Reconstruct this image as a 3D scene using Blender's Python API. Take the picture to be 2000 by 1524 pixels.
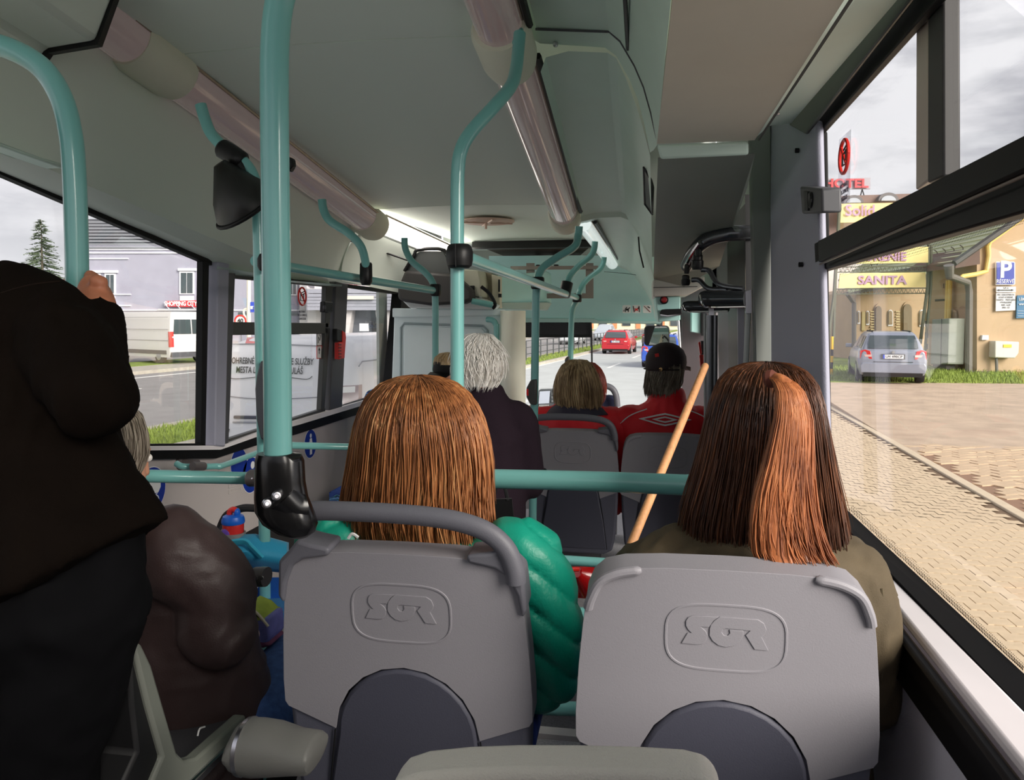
import bpy, bmesh, math, random
from mathutils import Vector, Matrix, Euler, noise
for _o in list(bpy.data.objects): bpy.data.objects.remove(_o)
C = bpy.context.scene.collection
SC = bpy.context.scene
random.seed(7)
# ---------------------------------------------------------------- camera
FPX, CX = 1500.0, 1000.0
E = 2.1                      # eye height above the road
PITCH = math.radians(2.5)
YAW = math.atan(250.0 / FPX * math.cos(PITCH))
RC = (Matrix.Rotation(YAW, 3, 'Z') @ Matrix.Rotation(math.pi/2 - PITCH, 3, 'X'))
_f = RC.transposed() @ Vector((0, 1, 0))
CY = 625.0 + FPX * _f.y / (-_f.z)
EYE = Vector((0, 0, E))
cam = bpy.data.cameras.new('camera'); camo = bpy.data.objects.new('camera', cam); C.objects.link(camo)
camo.location = EYE; camo.rotation_euler = RC.to_euler()
cam.sensor_width = 36; cam.lens = FPX/2000*36; cam.shift_y = (CY-762)/2000; cam.clip_start = .02; cam.clip_end = 600
SC.camera = camo
# ---------------------------------------------------------------- light
SC.view_settings.view_transform = 'Standard'; SC.view_settings.look = 'None'
SC.view_settings.gamma = 1; SC.view_settings.use_curve_mapping = False
SC.view_settings.exposure = EXPOSURE = 0.92
try:
    SC.cycles.use_denoising = True; SC.cycles.max_bounces = 14; SC.cycles.diffuse_bounces = 10; SC.cycles.transparent_max_bounces = 24
    SC.cycles.sample_clamp_indirect = 6
except Exception: pass
W = bpy.data.worlds.new('overcast_sky'); SC.world = W; W.use_nodes = True
nt = W.node_tree; nt.nodes.clear()
def N(t, **k):
    n = nt.nodes.new(t)
    for a, b in k.items(): setattr(n, a, b)
    return n
tc = N('ShaderNodeTexCoord'); sep = N('ShaderNodeSeparateXYZ'); nt.links.new(tc.outputs['Generated'], sep.inputs[0])
mp = N('ShaderNodeMapping'); mp.inputs['Scale'].default_value = (1.0, 1.0, 3.4); nt.links.new(tc.outputs['Generated'], mp.inputs[0])
cl = N('ShaderNodeTexNoise'); cl.inputs['Scale'].default_value = 2.3; cl.inputs['Detail'].default_value = 7; cl.inputs['Roughness'].default_value = .55
nt.links.new(mp.outputs[0], cl.inputs['Vector'])
rp = N('ShaderNodeValToRGB')
rp.color_ramp.elements[0].position = .42; rp.color_ramp.elements[0].color = (.18, .185, .22, 1)
rp.color_ramp.elements[1].position = .58; rp.color_ramp.elements[1].color = (.56, .55, .57, 1)
nt.links.new(cl.outputs['Fac'], rp.inputs[0])
hz = N('ShaderNodeMapRange'); hz.inputs['From Min'].default_value = .02; hz.inputs['From Max'].default_value = .22
hz.inputs['To Min'].default_value = .75; hz.inputs['To Max'].default_value = 0
nt.links.new(sep.outputs['Z'], hz.inputs['Value'])
mx = N('ShaderNodeMix', data_type='RGBA'); nt.links.new(hz.outputs[0], mx.inputs['Factor']); nt.links.new(rp.outputs[0], mx.inputs['A'])
mx.inputs['B'].default_value = (.60, .59, .60, 1)
bg = N('ShaderNodeBackground'); bg.inputs['Strength'].default_value = 1.0; nt.links.new(mx.outputs['Result'], bg.inputs['Color'])
wo = N('ShaderNodeOutputWorld'); nt.links.new(bg.outputs[0], wo.inputs['Surface'])
sl = bpy.data.lights.new('sun', 'SUN'); sl.energy = 3.6; sl.angle = math.radians(38); sl.color = (1, .93, .84)
so = bpy.data.objects.new('sun', sl); C.objects.link(so)
so.rotation_euler = Vector((-.70, .58, -.40)).to_track_quat('-Z', 'Y').to_euler()
# ---------------------------------------------------------------- pixel -> place helpers (photo pixel and a plane of the real scene)
def ray(px, py): return RC @ Vector(((px-CX)/FPX, -(py-CY)/FPX, -1))
def U(px, py, Y):
    d = ray(px, py); return EYE + d*(Y/d.y)
def UX(px, py, X):
    d = ray(px, py); return EYE + d*(X/d.x)
def UZ(px, py, z=0.0):
    d = ray(px, py); return EYE + d*((z-E)/d.z)
def UD(px, py, D): return EYE + ray(px, py)*D
def V3(*a): return Vector(a)
# ---------------------------------------------------------------- materials
def lin(c):
    return tuple(((v/255)/12.92 if v/255 <= .04045 else ((v/255+.055)/1.055)**2.4) for v in c)
MATS = {}
def M(name, rgb, rough=.5, metal=0., bump=0., bscale=200., var=.0, vscale=8., spec=.5, emit=None, estr=0., coat=0., stretch=None, sheen=0.):
    if name in MATS: return MATS[name]
    m = bpy.data.materials.new(name); m.use_nodes = True; t = m.node_tree; b = t.nodes['Principled BSDF']
    c = lin(rgb); b.inputs['Base Color'].default_value = (*c, 1); b.inputs['Roughness'].default_value = rough
    b.inputs['Metallic'].default_value = metal; b.inputs['Specular IOR Level'].default_value = spec
    if coat: b.inputs['Coat Weight'].default_value = coat; b.inputs['Coat Roughness'].default_value = .08
    if sheen: b.inputs['Sheen Weight'].default_value = sheen
    if emit: b.inputs['Emission Color'].default_value = (*lin(emit), 1); b.inputs['Emission Strength'].default_value = estr
    co = t.nodes.new('ShaderNodeTexCoord'); src = co.outputs['Object']
    if stretch:
        q = t.nodes.new('ShaderNodeMapping'); q.inputs['Scale'].default_value = stretch; t.links.new(src, q.inputs[0]); src = q.outputs[0]
    if var or not bump:
        n = t.nodes.new('ShaderNodeTexNoise'); n.inputs['Scale'].default_value = vscale; n.inputs['Detail'].default_value = 5
        t.links.new(src, n.inputs['Vector'])
        r = t.nodes.new('ShaderNodeValToRGB'); v = max(var, .02)
        r.color_ramp.elements[0].position = .3; r.color_ramp.elements[1].position = .7
        r.color_ramp.elements[0].color = (*[x*(1-v) for x in c], 1); r.color_ramp.elements[1].color = (*[min(1, x*(1+v)) for x in c], 1)
        t.links.new(n.outputs['Fac'], r.inputs[0]); t.links.new(r.outputs[0], b.inputs['Base Color'])
    if bump:
        n = t.nodes.new('ShaderNodeTexNoise'); n.inputs['Scale'].default_value = bscale; n.inputs['Detail'].default_value = 3
        t.links.new(src, n.inputs['Vector'])
        u = t.nodes.new('ShaderNodeBump'); u.inputs['Strength'].default_value = bump; u.inputs['Distance'].default_value = .01
        t.links.new(n.outputs['Fac'], u.inputs['Height']); t.links.new(u.outputs[0], b.inputs['Normal'])
    MATS[name] = m; return m
def glass(name, tint=(1, 1, 1), ior=1.45, refl=1.0):
    if name in MATS: return MATS[name]
    m = bpy.data.materials.new(name); m.use_nodes = True; t = m.node_tree; t.nodes.clear()
    o = t.nodes.new('ShaderNodeOutputMaterial'); a = t.nodes.new('ShaderNodeBsdfTransparent'); a.inputs[0].default_value = (*tint, 1)
    g = t.nodes.new('ShaderNodeBsdfGlossy'); g.inputs['Roughness'].default_value = .02
    f = t.nodes.new('ShaderNodeFresnel'); f.inputs['IOR'].default_value = ior
    k = t.nodes.new('ShaderNodeMath'); k.operation = 'MULTIPLY'; k.inputs[1].default_value = refl
    x = t.nodes.new('ShaderNodeMixShader')
    t.links.new(f.outputs[0], k.inputs[0]); t.links.new(k.outputs[0], x.inputs[0]); t.links.new(a.outputs[0], x.inputs[1]); t.links.new(g.outputs[0], x.inputs[2]); t.links.new(x.outputs[0], o.inputs[0])
    MATS[name] = m; return m
def hairmat(name, dark, mid, light, rough=.42, zgrad=None):
    if name in MATS: return MATS[name]
    m = bpy.data.materials.new(name); m.use_nodes = True; t = m.node_tree; b = t.nodes['Principled BSDF']
    g = t.nodes.new('ShaderNodeNewGeometry'); r = t.nodes.new('ShaderNodeValToRGB'); e = r.color_ramp.elements
    e[0].position = .0; e[0].color = (*lin(dark), 1); e[1].position = 1; e[1].color = (*lin(light), 1)
    k = e.new(.5); k.color = (*lin(mid), 1)
    co = t.nodes.new('ShaderNodeTexCoord'); q = t.nodes.new('ShaderNodeMapping'); q.inputs['Scale'].default_value = (90, 90, 5)
    n = t.nodes.new('ShaderNodeTexNoise'); n.inputs['Scale'].default_value = 1.; n.inputs['Detail'].default_value = 3
    t.links.new(co.outputs['Object'], q.inputs[0]); t.links.new(q.outputs[0], n.inputs['Vector'])
    a = t.nodes.new('ShaderNodeMath'); a.operation = 'MULTIPLY_ADD'; a.inputs[1].default_value = .34
    s = t.nodes.new('ShaderNodeMath'); s.operation = 'MULTIPLY_ADD'; s.inputs[1].default_value = .9; s.inputs[2].default_value = -.22
    t.links.new(n.outputs['Fac'], s.inputs[0]); t.links.new(g.outputs['Random Per Island'], a.inputs[0]); t.links.new(s.outputs[0], a.inputs[2])
    n2 = t.nodes.new('ShaderNodeTexNoise'); n2.inputs['Scale'].default_value = 11.; n2.inputs['Detail'].default_value = 2; t.links.new(co.outputs['Object'], n2.inputs['Vector'])
    l2 = t.nodes.new('ShaderNodeMath'); l2.operation = 'MULTIPLY_ADD'; l2.inputs[1].default_value = .7; l2.inputs[2].default_value = -.25; t.links.new(n2.outputs['Fac'], l2.inputs[0])
    l3 = t.nodes.new('ShaderNodeMath'); l3.operation = 'ADD'; t.links.new(a.outputs[0], l3.inputs[0]); t.links.new(l2.outputs[0], l3.inputs[1])
    src = l3.outputs[0]
    if zgrad:   # natural colouring of the hair along its length (grown-out tips)
        sx = t.nodes.new('ShaderNodeSeparateXYZ'); t.links.new(co.outputs['Object'], sx.inputs[0])
        mr = t.nodes.new('ShaderNodeMapRange'); mr.inputs['From Min'].default_value = zgrad[0]; mr.inputs['From Max'].default_value = zgrad[1]
        mr.inputs['To Min'].default_value = zgrad[2]; mr.inputs['To Max'].default_value = zgrad[3]; t.links.new(sx.outputs['Z'], mr.inputs['Value'])
        ad = t.nodes.new('ShaderNodeMath'); ad.operation = 'ADD'; t.links.new(src, ad.inputs[0]); t.links.new(mr.outputs[0], ad.inputs[1]); src = ad.outputs[0]
    t.links.new(src, r.inputs[0]); t.links.new(r.outputs[0], b.inputs['Base Color']); b.inputs['Roughness'].default_value = rough
    b.inputs['Specular IOR Level'].default_value = .45
    u = t.nodes.new('ShaderNodeBump'); u.inputs['Strength'].default_value = .5; u.inputs['Distance'].default_value = .004
    t.links.new(n.outputs['Fac'], u.inputs['Height']); t.links.new(u.outputs[0], b.inputs['Normal'])
    MATS[name] = m; return m
TEAL = M('teal_paint', (120, 184, 180), .28, coat=.3)
CEIL = M('ceiling_laminate', (226, 237, 227), .55, bump=.06, bscale=900)
CEILG = M('duct_plastic', (206, 226, 214), .45)
COVE = M('cove_laminate', (225, 234, 224), .55, bump=.05, bscale=700)
DUCTW = M('duct_underside', (216, 208, 192), .6)
PGREY = M('pillar_grey', (158, 158, 174), .62, bump=.15, bscale=260)
LGREY = M('lower_wall_grey', (186, 178, 176), .75, bump=.12, bscale=500)
BLACK = M('black_rubber', (12, 12, 13), .6, spec=.25)
BPLAST = M('black_plastic', (22, 22, 23), .42, spec=.35)
DGREY = M('dark_grey_plastic', (72, 72, 76), .5)
WHITE = M('white_plastic', (225, 230, 228), .5)
CREAM = M('cream_panel', (226, 225, 206), .6)
TCOVER = M('teal_header', (176, 220, 216), .5)
STEEL = M('brushed_steel', (200, 200, 205), .28, metal=1.)
CHROME = M('chrome', (220, 220, 222), .12, metal=1.)
SEATL = M('seat_shell_grey', (136, 134, 140), .55, bump=.08, bscale=520)
SEATD = M('seat_panel_slate', (78, 79, 92), .6, bump=.1, bscale=420)
SEATH = M('seat_handle_grey', (98, 98, 106), .5, bump=.08, bscale=500)
LENS = M('lamp_diffuser', (128, 110, 106), .14, coat=.7, emit=(255, 230, 224), estr=.04)
ALU = M('sill_aluminium', (226, 220, 222), .55)
FLOORM = M('bus_floor_vinyl', (120, 120, 128), .6, var=.25, vscale=160)
GLS = glass('clear_glass', (.985, .99, .99), 1.3, .18)
RED = M('signal_red', (214, 40, 30), .4)
YELL = M('step_yellow', (240, 190, 20), .5)
SKIN = M('skin', (222, 160, 130), .5, var=.06, vscale=30)
STKW = M('sticker_white', (235, 235, 235), .5)
STKB = M('sticker_blue', (22, 52, 150), .4)
INK = M('ink_black', (18, 18, 20), .5)
# ---------------------------------------------------------------- mesh helpers
BASE = {}
def _link(o, parent=None):
    C.objects.link(o)
    if parent is not None: o.parent = parent
    return o
def tag(o, label=None, cat=None, group=None, kind=None):
    if label: o['label'] = label
    if cat: o['category'] = cat
    if group: o['group'] = group
    if kind: o['kind'] = kind
    return o
def thing(name, loc, label, cat, group=None):
    o = bpy.data.objects.new(name, None); o.empty_display_size = .05; C.objects.link(o); o.location = loc
    BASE[o.name] = Vector(loc); return tag(o, label, cat, group)
class MB:
    def __init__(s): s.v = []; s.f = []
    def add(s, vs, fs):
        n = len(s.v); s.v += [Vector(p) for p in vs]; s.f += [tuple(i+n for i in f) for f in fs]; return s
    def box(s, lo, hi):
        x0, y0, z0 = lo; x1, y1, z1 = hi
        return s.add([(x0,y0,z0),(x1,y0,z0),(x1,y1,z0),(x0,y1,z0),(x0,y0,z1),(x1,y0,z1),(x1,y1,z1),(x0,y1,z1)],
                     [(0,3,2,1),(4,5,6,7),(0,1,5,4),(1,2,6,5),(2,3,7,6),(3,0,4,7)])
    def obox(s, c, ax, ay, az, hx, hy, hz):
        c = Vector(c); P = []
        for k in (-1, 1):
            for i, j in ((-1,-1),(1,-1),(1,1),(-1,1)): P.append(c + ax*hx*i + ay*hy*j + az*hz*k)
        return s.add(P, [(0,3,2,1),(4,5,6,7),(0,1,5,4),(1,2,6,5),(2,3,7,6),(3,0,4,7)])
    def quad(s, a, b, c, d): return s.add([a, b, c, d], [(0,1,2,3)])
    def loft(s, rings, closed=True, cap=True):
        n = len(rings[0]); vs = [p for r in rings for p in r]; fs = []
        m = n if closed else n-1
        for i in range(len(rings)-1):
            for j in range(m):
                a = i*n+j; b = i*n+(j+1) % n; fs.append((a, b, b+n, a+n))
        if cap and closed:
            fs.append(tuple(range(n-1, -1, -1))); fs.append(tuple(range((len(rings)-1)*n, len(rings)*n)))
        return s.add(vs, fs)
    def tube(s, pts, r, seg=12, cap=True, ry=None, up=None):
        pts = [Vector(p) for p in pts]; n = len(pts)
        rr = r if isinstance(r, (list, tuple)) else [r]*n
        rings = []; ref = None
        for i, p in enumerate(pts):
            t = (pts[min(i+1, n-1)]-pts[max(i-1, 0)])
            if t.length < 1e-9: t = Vector((0,0,1))
            t.normalize()
            if ref is None:
                ref = Vector(up) if up else (Vector((1,0,0)) if abs(t.x) < .8 else Vector((0,0,1)))
            ref = ref - t*ref.dot(t)
            if ref.length < 1e-6: ref = t.orthogonal()
            ref.normalize(); bn = t.cross(ref); k = (ry[i] if isinstance(ry, (list, tuple)) else ry) if ry else rr[i]
            rings.append([p + ref*rr[i]*math.cos(2*math.pi*j/seg) + bn*k*math.sin(2*math.pi*j/seg) for j in range(seg)])
        return s.loft(rings, True, cap)
    def lathe(s, c, axis, prof, seg=20, cap=True):
        a = Vector(axis).normalized(); u = a.orthogonal().normalized(); w = a.cross(u); c = Vector(c)
        return s.loft([[c + a*h + (u*math.cos(2*math.pi*j/seg)+w*math.sin(2*math.pi*j/seg))*max(r, 1e-4) for j in range(seg)] for r, h in prof], True, cap)
    def prism(s, poly, d):
        poly = [Vector(p) for p in poly]; d = Vector(d); n = len(poly)
        return s.add(poly + [p+d for p in poly], [tuple(range(n-1, -1, -1)), tuple(range(n, 2*n))] + [(i, (i+1) % n, (i+1) % n+n, i+n) for i in range(n)])
    def ell(s, c, r, rot=None, seg=14, rings=9):
        c = Vector(c); R = rot or Matrix.Identity(3); vs = [c + R @ Vector((0,0,-r[2]))]; fs = []
        for i in range(1, rings):
            a = -math.pi/2 + math.pi*i/rings
            for j in range(seg):
                b = 2*math.pi*j/seg
                vs.append(c + R @ Vector((r[0]*math.cos(a)*math.cos(b), r[1]*math.cos(a)*math.sin(b), r[2]*math.sin(a))))
        vs.append(c + R @ Vector((0,0,r[2]))); L = len(vs)-1
        for j in range(seg): fs.append((0, 1+(j+1) % seg, 1+j))
        for i in range(rings-2):
            for j in range(seg):
                p = 1+i*seg+j; q = 1+i*seg+(j+1) % seg; fs.append((p, q, q+seg, p+seg))
        o = 1+(rings-2)*seg
        for j in range(seg): fs.append((o+j, o+(j+1) % seg, L))
        return s.add(vs, fs)
    def strip(s, pts, w, up, h=.004):
        # a flat band of width w along pts, lifted on 'up'
        pts = [Vector(p) for p in pts]; up = Vector(up).normalized(); rings = []
        for i, p in enumerate(pts):
            t = (pts[min(i+1, len(pts)-1)]-pts[max(i-1, 0)]).normalized(); sd = t.cross(up).normalized()*(w/2)
            rings.append([p-sd, p+sd, p+sd+up*h, p-sd+up*h])
        return s.loft(rings, True, True)
    def build(s, name, mat, parent=None, smooth=True, bevel=0, bseg=2, loc=None, auto=35, fix=True):
        me = bpy.data.meshes.new(name)
        if parent is not None: b = BASE[parent.name]
        elif loc is not None: b = Vector(loc)
        elif s.v:
            xs = [p.x for p in s.v]; ys = [p.y for p in s.v]; zs = [p.z for p in s.v]
            b = Vector(((min(xs)+max(xs))/2, (min(ys)+max(ys))/2, min(zs)))
        else: b = Vector()
        me.from_pydata([p-b for p in s.v], [], s.f)
        if fix:
            bm = bmesh.new(); bm.from_mesh(me); bmesh.ops.recalc_face_normals(bm, faces=bm.faces); bm.to_mesh(me); bm.free()
        me.materials.append(mat)
        o = bpy.data.objects.new(name, me); _link(o, parent)
        BASE[o.name] = b
        if parent is None: o.location = b
        if smooth:
            me.shade_smooth(); me.set_sharp_from_angle(angle=math.radians(auto))
        if bevel:
            q = o.modifiers.new('bevel', 'BEVEL'); q.width = bevel; q.segments = bseg; q.limit_method = 'ANGLE'; q.angle_limit = math.radians(30)
            q.harden_normals = False
        return o
def cr(pts, k=8):
    """Catmull-Rom through the points"""
    P = [Vector(p) for p in pts]; out = []
    for i in range(len(P)-1):
        a = P[max(i-1, 0)]; b = P[i]; c = P[i+1]; d = P[min(i+2, len(P)-1)]
        for j in range(k):
            t = j/k
            out.append(.5*((2*b)+(c-a)*t+(2*a-5*b+4*c-d)*t*t+(3*b-a-3*c+d)*t**3))
    out.append(P[-1]); return out
_DG = [None]
def text(s, size, origin, ux, uy, mat, parent, name='lettering', ext=.002, align='CENTER', sx=1., bold=0.):
    cu = bpy.data.curves.new('t', 'FONT'); cu.body = s; cu.size = size; cu.extrude = ext; cu.align_x = align; cu.align_y = 'CENTER'; cu.offset = bold
    cu.resolution_u = 3
    o = bpy.data.objects.new('t', cu); C.objects.link(o)
    dg = bpy.context.evaluated_depsgraph_get(); me = bpy.data.meshes.new_from_object(o.evaluated_get(dg))
    bpy.data.objects.remove(o); bpy.data.curves.remove(cu)
    ux = Vector(ux).normalized(); uy = Vector(uy).normalized(); uz = ux.cross(uy)
    Mx = Matrix((ux*sx, uy, uz)).transposed().to_4x4(); Mx.translation = Vector(origin) - (BASE[parent.name] if parent is not None else Vector())
    me.transform(Mx); me.name = name; me.materials.clear(); me.materials.append(mat)
    o = bpy.data.objects.new(name, me); _link(o, parent); BASE[o.name] = BASE[parent.name] if parent is not None else Vector()
    return o
def copy_tree(src, off, parent=None):
    c = src.copy(); C.objects.link(c)
    if parent is None: c.location = src.location + Vector(off)
    else: c.parent = parent
    BASE[c.name] = BASE[src.name] + Vector(off)
    for k in list(src.children): copy_tree(k, off, c)
    return c
def rrect(w, h, r, n=5):
    """rounded rectangle outline in the plane, centred"""
    out = []
    for cx, cy, a0 in ((w/2-r, h/2-r, 0), (-w/2+r, h/2-r, 90), (-w/2+r, -h/2+r, 180), (w/2-r, -h/2+r, 270)):
        for i in range(n+1):
            a = math.radians(a0+90*i/n); out.append((cx+r*math.cos(a), cy+r*math.sin(a)))
    return out
def lerp(a, b, t): return a + (b-a)*t
# ================================================================ BUS SHELL
LW, RW = -1.8, .52
FZ, PZ = E-1.55, E-1.33          # aisle floor, seat podium
def S(o): o['kind'] = 'structure'; return o
def wallpoly(pts, X, d): return MB().prism([UX(a, b, X) for a, b in pts], (d, 0, 0))
S(MB().box((LW-.05, -.4, FZ-.06), (RW+.05, 7.2, FZ)).build('floor', FLOORM))
S(MB().box((-.46, 3.0, FZ), (RW+.04, 4.75, PZ)).build('trim_1', M('podium_vinyl', (176, 174, 178), .6, var=.25, vscale=170)))
S(MB().box((-.46, 2.985, PZ-.012), (RW+.03, 3.03, PZ+.008)).build('trim_2', YELL))
# --- ceiling (rear part climbs to the back, front part level)
czB = U(650, 82, 2.42).z; czK = U(900, 405, 4.2).z; slope = (czB-czK)/(4.2-2.42)
def cz(Y): return czK + slope*(4.2-Y) if Y < 4.2 else czK - .012*(Y-4.2)
TLb, TLk = U(300, 112, 2.42), U(722, 432, 4.2)          # left lamp axis
TRb, TRk = U(988, 90, 2.42), U(1104, 425, 4.2)          # right lamp axis
def tl(Y): return lerp(TLb, TLk, (Y-2.42)/(4.2-2.42))
def tr(Y): return lerp(TRb, TRk, (Y-2.42)/(4.2-2.42))
def crow(Y, n=14):
    a, b = tl(Y).x, tr(Y).x; return [V3(lerp(a, b, i/n), Y, cz(Y)+.012*math.sin(math.pi*i/n)) for i in range(n+1)]
def ceil_panel(y0, y1, name):
    r0, r1 = crow(y0), crow(y1); b = MB(); n = len(r0)
    b.loft([r0 + [p+V3(0,0,.03) for p in reversed(r0)], r1 + [p+V3(0,0,.03) for p in reversed(r1)]])
    return b.build(name, CEIL, ceilo, auto=60)
ceilo = MB().box((LW, -.1, cz(0)+.3), (RW+.05, 7.1, cz(0)+.34)).build('ceiling', CEIL); S(ceilo)
for a, b in ((-.1, 2.44), (2.447, 4.2), (4.207, 5.86)): ceil_panel(a, b, 'ceiling_panel')
MB().loft([[V3(TLk.x, 5.86, czK-.02), V3(TRk.x+.3, 5.86, czK-.02), V3(TRk.x+.3, 5.86, czK+.02), V3(TLk.x, 5.86, czK+.02)],
           [V3(TLk.x, 6.5, czK-.03), V3(TRk.x+.3, 6.5, czK-.03), V3(TRk.x+.3, 6.5, czK+.02), V3(TLk.x, 6.5, czK+.02)]]).build('ceiling_panel', CEIL, ceilo)
# --- outer skin of the body, with two unseen walls shaped for the light
OUT = M('body_outer', (190, 194, 190), .5)
_top = cz(0)+.32
MB().prism([V3(LW-.06, 7.1, _top), V3(LW-.06, -.1, _top), UX(-150, 270, LW-.06), UX(402, 508, LW-.06), UX(434, 532, LW-.06), UX(640, 550, LW-.06), UX(790, 566, LW-.06), V3(LW-.06, 7.1, E+.30)], (-.02, 0, 0)).build('body_side', OUT, ceilo, smooth=False)
MB().box((LW-.08, 5.32, .4), (LW-.06, 7.1, E-.75)).build('body_side', OUT, ceilo, smooth=False)
MB().box((LW-.08, 5.32, E-.76), (LW-.06, 5.5, E+.34)).build('body_side', OUT, ceilo, smooth=False); MB().box((LW-.075, 5.5, E-.75), (LW-.07, 7.1, E+.34)).build('pane', GLS, ceilo, smooth=False)
wb = MB().box((LW-.06, -.44, FZ), (.66, -.40, 2.2)).build('wall_back_light_gap', LGREY); S(wb); MB().box((LW-.06, -.44, 2.95), (.66, -.40, _top)).build('back_panel', COVE, wb)  # unseen wall behind the camera, its open band sized to light the seats
MB().prism([V3(.66, 7.1, _top), V3(.66, -.1, _top), UX(1900, -110, .66), UX(1590, 230, .66), UX(1590, 420, .66), UX(1460, 480, .66), V3(.66, 7.1, E+.3)], (.02, 0, 0)).build('body_side', OUT, ceilo, smooth=False)
MB().box((.28, 6.9, E+.06), (.66, 7.1, E+.75)).build('body_corner', CEILG, ceilo, smooth=False)
MB().prism([U(900, 626, 7.12), U(1345, 626, 7.12), V3(.66, 7.12, _top), V3(LW-.06, 7.12, _top)], (0, .02, 0)).build('body_front', OUT, ceilo, smooth=False)
S(MB().prism([V3(.56, -.4, FZ), V3(.56, .42, FZ), V3(.56, .42, _top), V3(.56, -.4, _top)], (.08, 0, 0)).build('wall_shade_right', LGREY))  # unseen wall added to shade the near seats from the sun
# --- left cove
def grid(rows, thick=None):
    b = MB(); b.loft(rows, closed=False, cap=False)
    return b
def bez(a, m, c, n=10):
    return [(1-t)**2*a + 2*t*(1-t)*m + t*t*c for t in [i/n for i in range(n+1)]]
HX = LW+.11
hd = [UX(-150, 225, HX), UX(0, 290, HX), UX(165, 360, HX), UX(300, 417, HX), UX(415, 466, HX), UX(507, 504, HX), UX(565, 522, HX), UX(640, 545, HX)]
wt = [UX(-150, 282, LW), UX(0, 346, LW), UX(168, 414, LW), UX(300, 470, LW), UX(402, 515, LW), UX(434, 538, LW), UX(565, 550, LW), UX(640, 557, LW)]
rows = []
for h in hd:
    Y = min(h.y, 4.15); t = tl(Y) + V3(-.05, 0, -.03); t.y = Y
    rows.append([t, ] + bez(t, V3(lerp(t.x, h.x, .72), (t.y+h.y)/2, lerp(t.z, h.z, .38)), h, 10))
rows.append([TLk+V3(-.06, 0, -.03)]+bez(TLk+V3(-.06, 0, -.03), V3(TLk.x-.15, 4.2, TLk.z-.12), U(668, 548, 4.35), 10))
wl_ = grid(rows).build('wall_left', COVE, auto=60, fix=True); S(wl_)
MB().loft([[h+V3(0,0,.0) for h in hd], [lerp(h, w, .5)+V3(.012,0,-.006) for h, w in zip(hd, wt)], wt], closed=False).build('window_header', COVE, wl_, auto=20)
# rear bulge of the cove with its dark joint
bp = [(-260, 300), (38, 300), (46, 240), (60, 180), (78, 135), (100, 102), (196, 86), (240, -30), (-260, -200)]
bu = [U(a, b, 2.0) for a, b in bp]
MB().prism([p+V3(0, -.012, 0) for p in bu], (0, -1.6, .2)).build('cove_panel', COVE, wl_, bevel=.015)
MB().prism([U(a+4, b+(6 if b > 0 else 0), 2.0) for a, b in bp], (0, -.02, 0)).build('cove_joint', BPLAST, wl_)
MB().prism([UX(-250, 215, HX-.01), UX(90, 331, HX-.01), UX(95, 322, HX-.01), UX(30, 305, HX-.01), UX(-250, 200, HX-.01)], (.06, 0, 0)).build('cove_lip', CEILG, wl_, bevel=.008)
# front cove
fr = []
for (a, b), (c, d), Y in (((712, 448), (668, 548), 4.22), ((760, 468), (730, 562), 4.7), ((815, 490), (790, 574), 5.15), ((870, 508), (830, 584), 5.7)):
    p, q = U(a, b, Y), U(c, d, Y); fr.append(bez(p, V3(q.x-.02, Y, lerp(p.z, q.z, .4)), q, 8))
grid(fr).build('cove_front', COVE, wl_, auto=60)
MB().loft([[U(424, 520, 2.95), U(507, 535, 3.3), U(565, 548, 3.55), U(668, 556, 4.3)], [UX(422, 538, LW+.02), UX(507, 545, LW+.02), UX(565, 552, LW+.02), UX(668, 562, LW+.02)]], closed=False).build('cove_lip', CEILG, wl_)
MB().tube([U(594, 440, 4.05), U(660, 462, 4.4), U(800, 510, 5.0)], .006, 6).build('cove_slit', BPLAST, wl_)
# --- lower left wall, sill, trims
low = [(120, 897), (410, 893), (505, 863), (570, 846), (705, 803), (790, 778)]
ptop = [UX(a, b, LW) for a, b in low]
b = MB(); b.loft([[V3(LW-.04, -.3, ptop[0].z+.1)]+[p+V3(-.04,0,0) for p in ptop]+[V3(LW-.04, 5.7, FZ), V3(LW-.04, -.3, FZ)],
                  [V3(LW, -.3, ptop[0].z+.1)]+ptop+[V3(LW, 5.7, FZ), V3(LW, -.3, FZ)]]).build('wall_lower', LGREY, wl_)
def band(up, dn, X, d, name, mat, parent, bevel=0):
    MB().loft([[UX(a, y, X), UX(c, z, X), UX(c, z, X)+V3(d,0,0), UX(a, y, X)+V3(d,0,0)] for (a, y), (c, z) in zip(up, dn)]).build(name, mat, parent, bevel=bevel)
band([(120, 880), (412, 877), (505, 845), (570, 828), (705, 788), (780, 766)], [(120, 899), (410, 895), (505, 865), (570, 848), (705, 805), (780, 782)], LW, .03, 'trim_rubber', BLACK, wl_)
band([(120, 872), (414, 870), (505, 838), (570, 819), (705, 780), (780, 758)], [(120, 881), (412, 878), (505, 846), (570, 829), (705, 789), (780, 767)], LW, .045, 'sill', ALU, wl_)
# pillars
S(wallpoly([(394, 512), (417, 515), (409, 872), (388, 870)], LW-.02, .075).build('trim_3', PGREY, bevel=.006))
S(wallpoly([(417, 517), (436, 519), (422, 868), (409, 872)], LW-.02, .06).build('trim_4', DGREY, bevel=.004))
S(wallpoly([(638, 550), (662, 556), (650, 800), (624, 812)], LW-.02, .06).build('trim_5', DGREY, bevel=.006))
S(wallpoly([(766, 566), (786, 569), (766, 790), (744, 790)], LW-.02, .08).build('trim_6', BLACK))
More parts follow.
